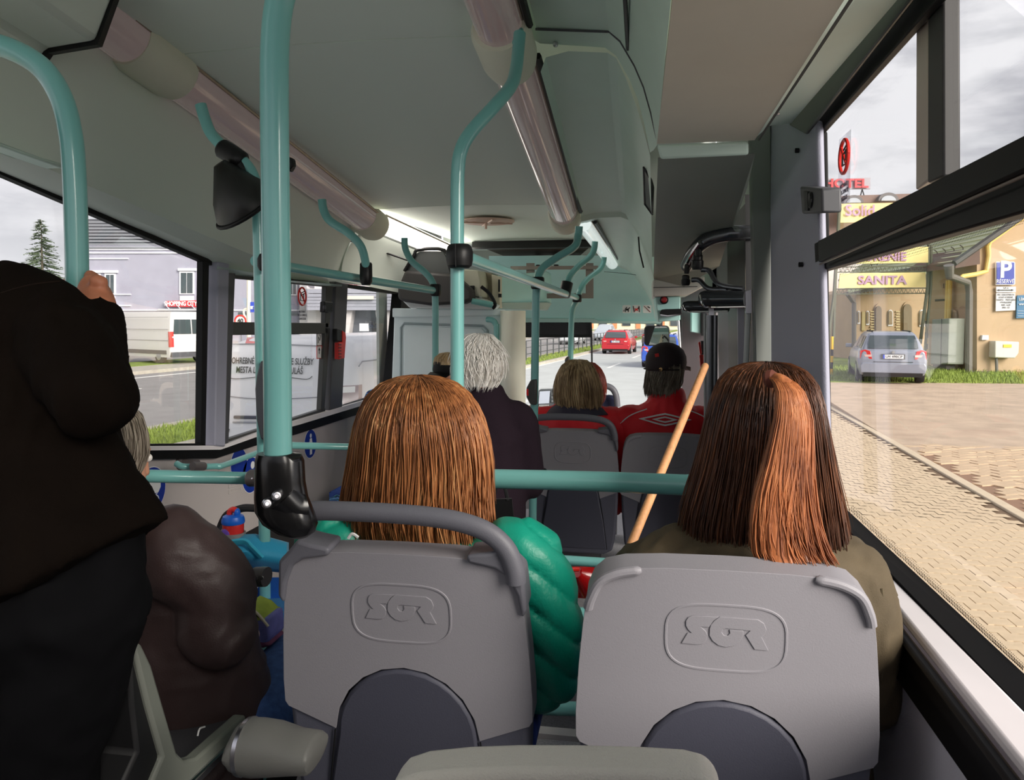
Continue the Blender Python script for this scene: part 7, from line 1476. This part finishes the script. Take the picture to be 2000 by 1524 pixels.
# low arcaded house
AD = (UZ(1672, 702, .3)-EYE).dot(RC@V3(0, 0, -1)); FA = fac(35.0)
g2 = thing('arcaded_house', FA(1740, 705), 'low cream house with pointed arch doorways behind the parked car', 'building')
fpoly(FA, [(1668, 715), (1822, 715), (1822, 540), (1672, 572)], 0, 6, 'wall', CRM, g2)
fpoly(FA, [(1652, 574), (1672, 575), (1822, 543), (1822, 532), (1700, 562)], .8, .9, 'roof_edge', DARKM, g2)
MB().add([FA(1652, 574, .8), FA(1822, 532, .8), FA(1822, 470, -4), FA(1700, 500, -4)], [(0, 1, 2, 3)]).build('roof', ROOFG, g2, smooth=False)
for x0, x1, y0 in ((1711, 1722, 598), (1765, 1781, 594)):
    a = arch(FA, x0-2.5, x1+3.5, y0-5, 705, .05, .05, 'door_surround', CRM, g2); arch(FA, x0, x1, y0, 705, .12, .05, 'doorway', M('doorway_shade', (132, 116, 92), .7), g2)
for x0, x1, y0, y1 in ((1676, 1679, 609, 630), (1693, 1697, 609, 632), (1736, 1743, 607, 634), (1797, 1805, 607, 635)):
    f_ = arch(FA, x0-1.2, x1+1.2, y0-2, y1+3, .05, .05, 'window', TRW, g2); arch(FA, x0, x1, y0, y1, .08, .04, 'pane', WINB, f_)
fpoly(FA, [(1683, 646), (1690, 646), (1690, 609), (1684, 609)], .06, .05, 'poster', M('poster_brown', (196, 178, 130), .6), g2)
for q, (x0, n) in enumerate(((1700, 9), (1750, 10))):
    for i in range(n): fpoly(FA, [(x0+(i % 2), 610+i*5), (x0+8, 610+i*5), (x0+8, 607.5+i*5), (x0+(i % 2), 607.5+i*5)], .06, .05, 'menu_plate', M('plate_ochre', (204, 186, 140), .6), g2)
MB().tube([FA(1655, 574, .9), FA(1665, 588, .3), FA(1668, 592, .2), FA(1668, 690, .2)], .10, 8).build('downpipe', DP, g2)
fpoly(FA, [(1818, 622), (1840, 625), (1840, 604), (1818, 604)], .3, .1, 'wall_board', M('board_beige', (206, 186, 160), .6), g2)
# pale house behind
FB = fac(42)
g3 = thing('pale_house', FB(1640, 690), 'tall pale wall with a dark framed window behind the left mast', 'building')
fpoly(FB, [(1590, 700), (1700, 700), (1700, 480), (1590, 480)], 0, 6, 'wall', M('plaster_offwhite', (226, 214, 206), .85), g3)
fpoly(FB, [(1652, 616), (1668, 616), (1668, 590), (1652, 590)], .06, .06, 'window', M('frame_dark_brown', (72, 56, 50), .6), g3)
fpoly(FB, [(1655, 613), (1668, 613), (1668, 593), (1655, 593)], .09, .04, 'pane', TRW, g3)
fpoly(FB, [(1590, 664), (1700, 664), (1700, 634), (1628, 632), (1590, 632)], .04, .06, 'plinth', M('plinth_mauve', (186, 164, 152), .85), g3)
fpoly(FB, [(1647, 662), (1664, 662), (1665, 627), (1648, 627)], .3, .06, 'poster', M('poster_dark', (92, 62, 66), .6), g3)
fpoly(FB, [(1660, 658), (1664, 658), (1664, 630), (1661, 632)], .34, .04, 'poster_figure', M('poster_red', (214, 70, 60), .6), g3)
fpoly(FB, [(1600, 600), (1624, 600), (1624, 598.6), (1600, 598.6)], .08, .1, 'moulding', DP, g3)
fpoly(FB, [(1683, 531), (1705, 531), (1705, 518), (1683, 518)], .06, .06, 'window', M('window_mauve', (120, 100, 98), .5), g3)
# hotel block
FH = fac(64)
g4 = thing('hotel_block', FH(1690, 560), 'brown roofed hotel block with two arched dormers and a red roof sign', 'building')
HB = M('hotel_brown', (134, 112, 104), .8, var=.06); fpoly(FH, [(1600, 690), (1790, 690), (1790, 382), (1600, 384)], -.5, 8, 'wall', M('hotel_wall', (226, 206, 168), .85), g4)
fpoly(FH, [(1606, 470), (1618, 470), (1640, 445), (1640, 402), (1607, 404)], .0, 1, 'chimney_block', HB, g4)
fpoly(FH, [(1600, 400), (1790, 392), (1790, 378), (1600, 384)], .3, 2, 'roof_band', HB, g4)
for cx, cy, rr in ((1668, 392, 19), (1736, 388, 20)):
    dpts = [(cx+rr*math.cos(a), cy-rr*.80*math.sin(a)+4) for a in [math.pi*i/12 for i in range(13)]]
    fpoly(FH, dpts, .8, 3, 'dormer', M('dormer_slate', (110, 106, 106), .7), g4)
    d2_ = [(cx+rr*.72*math.cos(a), cy-rr*.5*math.sin(a)+4) for a in [math.pi*i/12 for i in range(13)]]
    fpoly(FH, d2_, .9, .1, 'dormer_pane', M('dormer_glass', (170, 176, 184), .2), g4)
fpoly(FH, [(1640, 435), (1760, 432), (1760, 396), (1641, 398)], 1.0, .1, 'banner', M('banner_yellow', (240, 222, 150), .7), g4)
text('Solid', 1.25, FH(1680, 412, 1.15), crt, UP, M('banner_violet', (186, 150, 178), .7), g4, 'lettering', .02, bold=.02)
fpoly(FH, [(1604, 370), (1700, 369), (1700, 347), (1604, 349)], .6, .2, 'sign_panel', M('hotel_sign_grey', (170, 164, 172), .6), g4)
text('HOTEL', .98, FH(1652, 359, .75), crt, UP, M('hotel_red', (206, 60, 66), .5), g4, 'sign_lettering', .04, sx=1.18, bold=.03)
for x in (1612, 1684):
    for dx in (-4, 4): MB().tube([FH(x, 370, .5), FH(x+dx, 384, .2)], .05, 5).build('sign_strut', DGREY, g4)
# banner frame between two masts
FM = fac(27.5)
g5 = thing('banner_frame', UZ(1608, 730, .3), 'lattice frame with yellow banners between two leaning masts', 'banner frame')
MAST = M('mast_green', (102, 104, 84), .6); BNY = M('banner_yellow', (0,0,0)); BNV = M('banner_violet', (0,0,0))
MB().tube([FM(1609, 731), FM(1618, 655), FM(1629, 580), FM(1634, 500), FM(1640, 400)], .06, 6).build('mast', MAST, g5)
MB().tube([FM(1628, 660), FM(1633, 500)], .05, 6).build('mast', MAST, g5)
MB().tube([FM(1797, 672), FM(1812, 560), FM(1814, 480), FM(1816, 400)], .06, 6).build('mast', MAST, g5)
MB().tube([FM(1806, 690), FM(1818, 560), FM(1819, 480)], .05, 6).build('mast', MAST, g5)
fpoly(FM, [(1638, 563), (1808, 561), (1808, 532), (1641, 534)], .1, .04, 'banner', BNY, g5)
text('SANITA', .42, FM(1723, 548, .13), crt, UP, BNV, g5, 'lettering', .01, sx=1.2, bold=.012)
fpoly(FM, [(1640, 516), (1813, 513), (1813, 482), (1640, 484)], .1, .04, 'banner', BNY, g5)
text('KÚRENIE', .42, FM(1722, 502, .13), crt, UP, BNV, g5, 'lettering', .01, sx=1.05, bold=.012)
for y0, y1 in ((522, 532), (565, 575)):
    for y in (y0, y1): MB().tube([FM(1632, y), FM(1815, y-2)], .02, 5).build('truss_bar', MAST, g5)
    for i in range(22):
        x = 1634+i*8.2; MB().tube([FM(x, y1-.5), FM(x+4.1, y0), FM(x+8.2, y1-.5)], .012, 4).build('truss_brace', MAST, g5, smooth=False)
# striped post, planter, right striped post
yp = thing('striped_post', UZ(1624, 733, .3), 'yellow and black striped post on the grass left of the parked car', 'post')
c = UZ(1624, 733, .3)
for i in range(6): MB().lathe(c+UP*(i*.21), UP, [(.045, 0), (.045, .21)], 10).build('post_band', (YELL if i % 2 == 0 else INK) if i < 5 else YELL, yp)
yq = thing('striped_post', UZ(1808, 715, .3), 'black and yellow striped post right of the parked car beside the grey cabinet', 'post')
c = UZ(1808, 716, .3)
for i in range(8): MB().lathe(c+UP*(i*.22), UP, [(.06, 0), (.06, .22)], 10).build('post_band', M('post_cream_yellow', (236, 214, 130), .6) if i % 2 == 0 else DGREY, yq)
pl = thing('planter', UZ(1617, 672, .3), 'yellow rimmed planter with a small shrub at the left edge of the right window', 'planter')
c = FB(1616, 661, 1.0)
MB().loft([[c+crt*x*w+cf*y*w+UP*z for x, y in ((-.45, -.3), (.45, -.3), (.45, .3), (-.45, .3))] for z, w in ((-.4, .8), (.1, 1), (.22, 1.08), (.24, .9))]).build('planter_box', M('planter_yellow', (232, 206, 60), .6), pl)
bsh = MB(); rnd = random.Random(9)
for i in range(260):
    p = c+UP*.25+V3(rnd.gauss(-.1, .22), rnd.gauss(0, .2), abs(rnd.gauss(.45, .3))); a, b = V3(rnd.uniform(-1, 1), rnd.uniform(-1, 1), rnd.uniform(-1, 1))*.10, V3(rnd.uniform(-1, 1), rnd.uniform(-1, 1), rnd.uniform(-1, 1))*.10
    bsh.add([p, p+a, p+b], [(0, 1, 2)])
bsh.build('shrub', M('shrub_green', (72, 84, 58), .8, var=.3), pl, smooth=False, fix=False)
# ================================================================ SMALL THINGS
WDN = M('stick_wood', (196, 142, 96), .6, var=.15, vscale=20, stretch=(6, 6, 1))
a, b = U(1377, 716, 2.25), U(1222, 1090, 1.80); d = (b-a)
k = (.925-a.z)/d.z if False else 1.42
stk = thing('wooden_stick', a+d*k, 'long pale wooden stick leaning before the front grey seat and the red jacket', 'stick')
MB().tube([a, a+d*.5, a+d*k], [.0105, .011, .0115], 14).build('shaft', WDN, stk); MB().ell(a, (.0105,)*3).build('rounded_tip', WDN, stk)
# ---- pram with cup and bag
PRB = M('pram_blue', (34, 150, 190), .65, bump=.1, bscale=300, sheen=.2); PRD = M('pram_fabric_blue', (30, 96, 184), .8, var=.2, vscale=14)
pr = thing('pram', V3(U(480, 1200, 2.35).x, 2.4, FZ), 'bright blue pram with a folded hood beside the black bracket', 'pram')
MB().tube(cr([U(420, 1060, 2.45), U(440, 1010, 2.42), U(470, 994, 2.38), U(500, 993, 2.36), U(560, 996, 2.36)], 6), .013, 10).build('handle', M('foam_black', (46, 42, 42), .8), pr)
MB().tube([U(440, 1012, 2.42), U(404, 1085, 2.45), U(380, 1130, 2.5)], .008, 8).build('frame_tube', DGREY, pr)
MB().prism([U(a, b, 2.5) for a, b in ((470, 1046, ), (522, 1018), (600, 1020), (600, 1075), (470, 1075))], (0, .03, 0)).build('dark_panel', M('pram_dark', (46, 42, 40), .8), pr)
hd_ = MB(); hr_ = []
for px, top, bot, Y in ((392, 1085, 1120, 2.36), (408, 1070, 1116, 2.27), (425, 1056, 1113, 2.22), (445, 1050, 1112, 2.20), (470, 1044, 1113, 2.19), (495, 1043, 1114, 2.20), (520, 1049, 1116, 2.22), (560, 1060, 1120, 2.25)):
    hr_.append([U(px, lerp(top, bot, t), Y-.06*math.sin(math.pi*t)+.010*math.sin(px*.19+t*7)) for t in [i/8 for i in range(9)]] + [U(px+4, lerp(bot, top, t), Y+.14) for t in (0, .5, 1)])
hd_.loft(hr_); hd_.build('hood', PRB, pr, auto=50)
MB().tube(cr([U(440, 1072, 2.14), U(448, 1062, 2.13), U(478, 1058, 2.13), U(490, 1068, 2.13), U(512, 1090, 2.14)], 5), .012, 8, ry=.006).build('hood_fold', M('pram_light_blue', (64, 188, 220), .6), pr)
MB().loft([[U(x, y, Y) for x, y in ((430, 1128), (560, 1128), (560, 1172), (448, 1172))] for Y in (2.2, 2.5)]).build('seat_fabric', PRD, pr)
MB().loft([[U(x, y, Y) for x, y in ((460, 1172), (560, 1168), (560, 1225), (478, 1225))] for Y in (2.1, 2.4)]).build('front_fabric', M('pram_sky_blue', (88, 160, 226), .7, var=.15, vscale=16), pr)
for i in range(7):
    q = math.radians(60+i*14); c = U(492, 1168, 2.19); MB().tube([c+V3(.01*math.cos(q), 0, .01*math.sin(q)), c+V3(.05*math.cos(q), 0, .05*math.sin(q))], .0016, 5).build('printed_ray', STKW, pr)
c = U(474, 1165, 2.19); MB().tube([c+V3(.018*math.cos(q), 0, .018*math.sin(q)) for q in [math.pi*i/10 for i in range(11)]], .0016, 5).build('printed_arc', STKW, pr)
for x in (-.2, .16):
    for y in (-.12, .4):
        c = pr.location+V3(x, y, .10); MB().lathe(c-V3(.02, 0, 0), (1, 0, 0), [(.05, 0), (.095, 0), (.10, .02), (.095, .04), (.05, .04)], 20).build('wheel', TYRE, pr)
        MB().tube([c, c+V3(.0, .1-y*.3, .6)], .011, 8).build('frame_tube', DGREY, pr)
CUPG = M('cup_holder_grey', (140, 132, 130), .5)
c0_, c1_ = U(456, 1052, 2.2), U(456, 1022, 2.2)
MB().lathe(c0_-V3(0, 0, .03), (0, 0, 1), [(.030, 0), (.036, .01), (.037, .05), (.033, .05), (.03, .02)], 20).build('cup_holder', CUPG, pr)
MB().loft([[U(x, y, 2.24) for x, y in ((414, 1062), (438, 1026), (446, 1024), (444, 1066))], [U(x, y, 2.27) for x, y in ((414, 1062), (438, 1026), (446, 1024), (444, 1066))]]).build('holder_arm', CUPG, pr, bevel=.006)
bt_ = thing('drinking_bottle', c0_-V3(0, 0, .0), 'small red drinking bottle with a blue and red lid in the pram cup holder', 'bottle')
s_ = 1/1500*2.42
def by(y): return (1052-y)*s_
MB().lathe(c0_, (0, 0, 1), [(.028, 0), (.031, .01), (.0325, by(1024)), (.031, by(1021))], 24).build('bottle_body', M('bottle_red', (214, 48, 44), .3, var=.2, vscale=18), bt_)
MB().lathe(c0_, (0, 0, 1), [(.034, by(1022)), (.0355, by(1020)), (.0345, by(1014)), (.031, by(1008)), (.022, by(1005))], 24).build('lid', M('lid_blue', (30, 104, 214), .35), bt_)
MB().tube(cr([c0_+V3(-.012, 0, by(1006)), c0_+V3(-.010, 0, by(999)), c0_+V3(.002, 0, by(995)), c0_+V3(.014, 0, by(999))], 4), [.009]*13, 10).build('spout', M('spout_red', (226, 50, 44), .4), bt_)
MB().ell(c0_+V3(.014, 0, by(1001)), (.009, .012, .014)).build('spout_cap', M('lid_blue', (0,0,0)), bt_)
MB().ell(c0_+V3(-.010, -.029, .022), (.016, .006, .016)).build('printed_patch', M('print_violet', (104, 70, 170), .5), bt_)
# toy cloth bag beside the passenger
tb = thing('printed_bag', U(500, 1255, 1.95), 'small bag of green, violet and sky blue cloth on the plum passenger\'s lap', 'bag')
for nm, pts, col in (('green_patch', ((476, 1186), (500, 1196), (520, 1216), (516, 1210), (480, 1218)), (156, 172, 66)), ('violet_patch', ((478, 1216), (524, 1208), (528, 1250), (516, 1262), (480, 1252)), (118, 118, 186)), ('plum_patch', ((476, 1246), (516, 1250), (530, 1262), (512, 1268), (478, 1262)), (120, 66, 96))):
    MB().prism([U(a, b, 1.9) for a, b in pts], (0, .09, 0)).build('cloth_panel', M('cloth_'+nm, col, .8, var=.15, vscale=30), tb, bevel=.008)
MB().tube(cr([U(474, 1182, 1.89), U(500, 1196, 1.89), U(524, 1224, 1.89)], 4), .004, 6).build('piping', M('piping_cream', (226, 214, 190), .7), tb)
MB().lathe(U(494, 1238, 1.892), (0, -1, 0), [(.020, 0), (.019, .003)], 18).build('round_patch', M('patch_cream', (226, 196, 186), .8), tb)
MB().lathe(U(492, 1240, 1.887), (0, -1, 0), [(.005, 0), (.004, .003)], 10).build('button', M('button_maroon', (90, 20, 30), .4), tb)
# fire extinguisher under the front rail
fx = thing('fire_extinguisher', U(1170, 1230, 2.9), 'red fire extinguisher with a red lever low between the seats', 'fire extinguisher')
MB().tube(PU([(1128, 1118, 2.85), (1150, 1130, 2.9), (1230, 1150, 3.0), (1330, 1165, 3.1)]), [.02, .075, .082, .08], 18).build('cylinder', M('extinguisher_red', (196, 22, 24), .25, coat=.4), fx)
MB().tube(cr(PU([(1080, 1132, 2.8), (1092, 1122, 2.8), (1112, 1113, 2.82), (1130, 1112, 2.84)]), 4), .009, 8).build('lever', RED, fx)
MB().tube(cr(PU([(1104, 1141, 2.8), (1102, 1128, 2.8), (1106, 1116, 2.82)]), 4), .008, 8).build('lever', RED, fx)
MB().tube(PU([(1110, 1108, 2.82), (1110, 1128, 2.82)]), .012, 10).build('valve', M('brass', (150, 110, 60), .3, metal=.9), fx)
MB().tube([U(1110, 1128, 2.8)+V3(.016*math.cos(q), 0, .016*math.sin(q)) for q in [2*math.pi*i/16 for i in range(17)]], .002, 5).build('safety_ring', STEEL, fx)
MB().box(tuple(U(1140, 1160, 2.95)-V3(.02, .05, .0)), tuple(U(1200, 1160, 2.95)+V3(.1, .05, .02))).build('holder', RED, fx)
# round stickers on the left wall
def sticker_disc(px, py, r, label):
    c = UX(px, py, LW+.002); t = thing('round_sticker', c, label, 'sticker', 'blue stickers on the left wall')
    MB().lathe(c, (1, 0, 0), [(r*1.04, 0), (r*1.04, .001)], 32).build('white_edge', STKW, t); MB().lathe(c+V3(.001, 0, 0), (1, 0, 0), [(r, 0), (r, .0012)], 32).build('blue_disc', STKB, t)
    return t, c
def onw(c, y, z, o=.003): return c+V3(o, y, z)
t, c = sticker_disc(296, 956, .082, 'round blue sticker with a white pram symbol under the left rail')
MB().prism([onw(c, *p) for p in ((-.045, .045), (-.02, .03), (.05, .03), (.05, .0), (.035, -.018), (-.03, -.018), (-.045, .0))], (.001, 0, 0)).build('pram_symbol', STKW, t, smooth=False)
MB().prism([onw(c, *p, .0045) for p in ((-.02, .032), (.052, .036), (.03, .05), (.0, .056))], (.001, 0, 0)).build('pram_hood', STKB, t, smooth=False)
for y in (-.022, .022): MB().tube([onw(c, y+.015*math.cos(q), -.043+.015*math.sin(q)) for q in [2*math.pi*i/18 for i in range(19)]], .0022, 5).build('pram_wheel', STKW, t)
MB().tube([onw(c, -.03, -.02), onw(c, .022, -.043)], .002, 5).build('pram_strut', STKW, t); MB().tube([onw(c, .03, -.02), onw(c, -.022, -.043)], .002, 5).build('pram_strut', STKW, t)
t, c = sticker_disc(606, 867, .078, 'round blue sticker with a white standing person by the auburn hair')
MB().prism([onw(c, *p) for p in ((-.012, .03), (.012, .03), (.022, -.005), (.012, -.02), (.014, -.06), (.002, -.06), (0, -.03), (-.002, -.06), (-.014, -.06), (-.012, -.02), (-.022, -.005))], (.001, 0, 0)).build('person_symbol', STKW, t, smooth=False); MB().lathe(onw(c, 0, .045), (1, 0, 0), [(.012, 0), (.012, .001)], 16).build('person_head', STKW, t)
t, c = sticker_disc(490, 928, .082, 'round blue sticker half hidden by the grey rail cap'); MB().lathe(onw(c, .012, .045), (1, 0, 0), [(.018, 0), (.018, .001)], 16).build('person_head', STKW, t)
t, c = sticker_disc(466, 906, .07, 'round blue sticker behind the bent wall rail')
lm = thing('line_symbol', UX(458, 955, LW+.002), 'pale outlined bar symbol on the grey wall below the left rail', 'sticker')
for py in (947, 958):
    q = [UX(a, b, LW+.003) for a, b in ((447, py), (470, py-6), (470, py), (447, py+7), (447, py))]; MB().tube(q, .0016, 4).build('bar_outline', M('line_pale', (196, 190, 186), .6), lm)
    q = [UX(a, b, LW+.003) for a, b in ((452, py+1), (470, py-3))]; MB().tube(q, .0012, 4).build('bar_line', M('line_pale', (0,0,0)), lm)
# window stickers
def glass_sticker(X, px, py, w, h, s, label, lines):
    c = UX(px, py, X); t = thing('window_sticker', c, label, 'sticker', 'do not open stickers on the windows'); sg = 1 if X < 0 else -1
    fy = V3(0, 1, 0)*sg
    MB().prism([c+fy*a*w/2+UP*b*h/2 for a, b in ((-1, -1), (1, -1), (1, 1), (-1, 1))], (.0006*-sg*-1, 0, 0)).build('film', glass('film_clear', (.93, .93, .94), 1.3, .3), t, smooth=False) if s else None
    o = V3(.0015*sg, 0, 0); cc = c+UP*h*.19; r = w*.36
    MB().tube([cc+o+fy*r*math.cos(q)+UP*r*math.sin(q) for q in [2*math.pi*i/28 for i in range(29)]], r*.11, 6).build('red_ring', RED, t)
    MB().tube([cc+o+fy*-r*.7+UP*r*.7, cc+o+fy*r*.7-UP*r*.7], r*.09, 6).build('red_bar', RED, t)
    MB().tube([cc+o*.8+fy*a*r+UP*b*r for a, b in ((-.4, .35), (-.4, -.5), (.4, -.5), (.4, .35))], r*.055, 5).build('window_symbol', INK, t)
    for z in (.15, .4): MB().tube([cc+o*.8+fy*-.15*r+UP*z*r, cc+o*.8+fy*.6*r+UP*(z+.2)*r], r*.055, 5).build('window_symbol', INK, t)
    for i, l in enumerate(lines): text(l, h*.085, c+o-UP*h*(.22+i*.095), fy*1, UP, M('ink_dark', (50, 44, 60), .6), t, 'lettering', .0004, sx=.8)
NL = ('NEOTVÁRAŤ', 'POČAS ZAPNUTEJ', 'KLIMATIZÁCIE')
glass_sticker(RW+.026, 1649, 332, .125, .19, 1, 'white sticker with a red crossed ring on the upper right pane', NL)
glass_sticker(LW+.012, 590, 593, .13, .20, 1, 'white sticker with a red crossed ring on the left window', NL)
for i, (py, col) in enumerate(((663, 'black'), (688, 'red'))):
    c = UX(623, py, LW+.012); t = thing('window_sticker', c, f'small {col} edged notice by the right edge of the left window', 'sticker'); w, h = .035, .07
    MB().prism([c+V3(0, a*w, b*h/2*1.0) for a, b in ((-1, -1), (1, -1), (1, 1), (-1, 1))], (.001, 0, 0)).build('film', STKW, t, smooth=False)
    m_ = INK if i == 0 else RED; MB().tube([c+V3(.002, a*w, b*h/2) for a, b in ((-1, -1), (1, -1), (1, 1), (-1, 1), (-1, -1))], .0022, 5).build('edge_line', m_, t)
    if i == 0: MB().tube([c+V3(.002, a*w, b*h) for a, b in ((-.5, -.3), (-.3, .2), (.2, -.1), (.5, .3), (.1, .35))], .002, 5).build('symbol_line', INK, t)
    else:
        MB().tube([c+V3(.002, 0, -.01), c+V3(.002, 0, .022)], .002, 5).build('symbol_line', INK, t); MB().tube([c+V3(.002, -.01, .01), c+V3(.002, 0, .024), c+V3(.002, .01, .01)], .002, 5).build('symbol_line', INK, t)
# three pictograms above the windscreen
for i, (px, lab) in enumerate(((1224, 'dog on a lead'), (1243, 'two people with a red cross'), (1264, 'struck out cigarette'))):
    c = U(px, 604, 6.62); t = thing('pictogram_sticker', c, f'pale square sticker above the windscreen showing {lab}', 'sticker', 'pictograms above the windscreen'); k_ = 6.62/1500
    sy = V3(0, .35, -1).normalized()*-1
    P_ = lambda x, y, o=0.: c+V3(x*k_, 0, 0)+sy*(y*k_)+V3(0, -.035-o, 0)
    MB().prism([P_(*p) for p in rrect(16, 16, 2.5, 3)], (0, .01, 0)).build('sticker_film', M('sticker_pale', (206, 212, 208), .5), t, smooth=False)
    bar = lambda x0, y0, x1, y1, r, m: MB().tube([P_(x0, y0, .002), P_(x1, y1, .002)], r*k_, 5).build('symbol_stroke', m, t)
    if i == 0:
        for q in ((-2, -1, 4, -1, 2), (-2, -1, -2.5, -6, .8), (3.5, -1, 3.5, -6, .8), (4, 1, 6, 3, 1), (-2, 1, 1, 4, .7), (-6, -5, -5, -2, .5)): bar(*q, INK)
    elif i == 1:
        for q in ((-6, 6, -4, -6, .8), (5, 6, 6, -6, .8), (5.5, 5, 3, 0, .8)): bar(*q, INK)
        for q in ((-3, -4, 3, 2, 1), (-3, 1, 3, -3, 1)): bar(*q, RED)
    else: bar(-6, 6, 6, -6, .6, M('dark_red', (120, 20, 24), .5)); bar(1, 5, 5, 2, .9, INK)
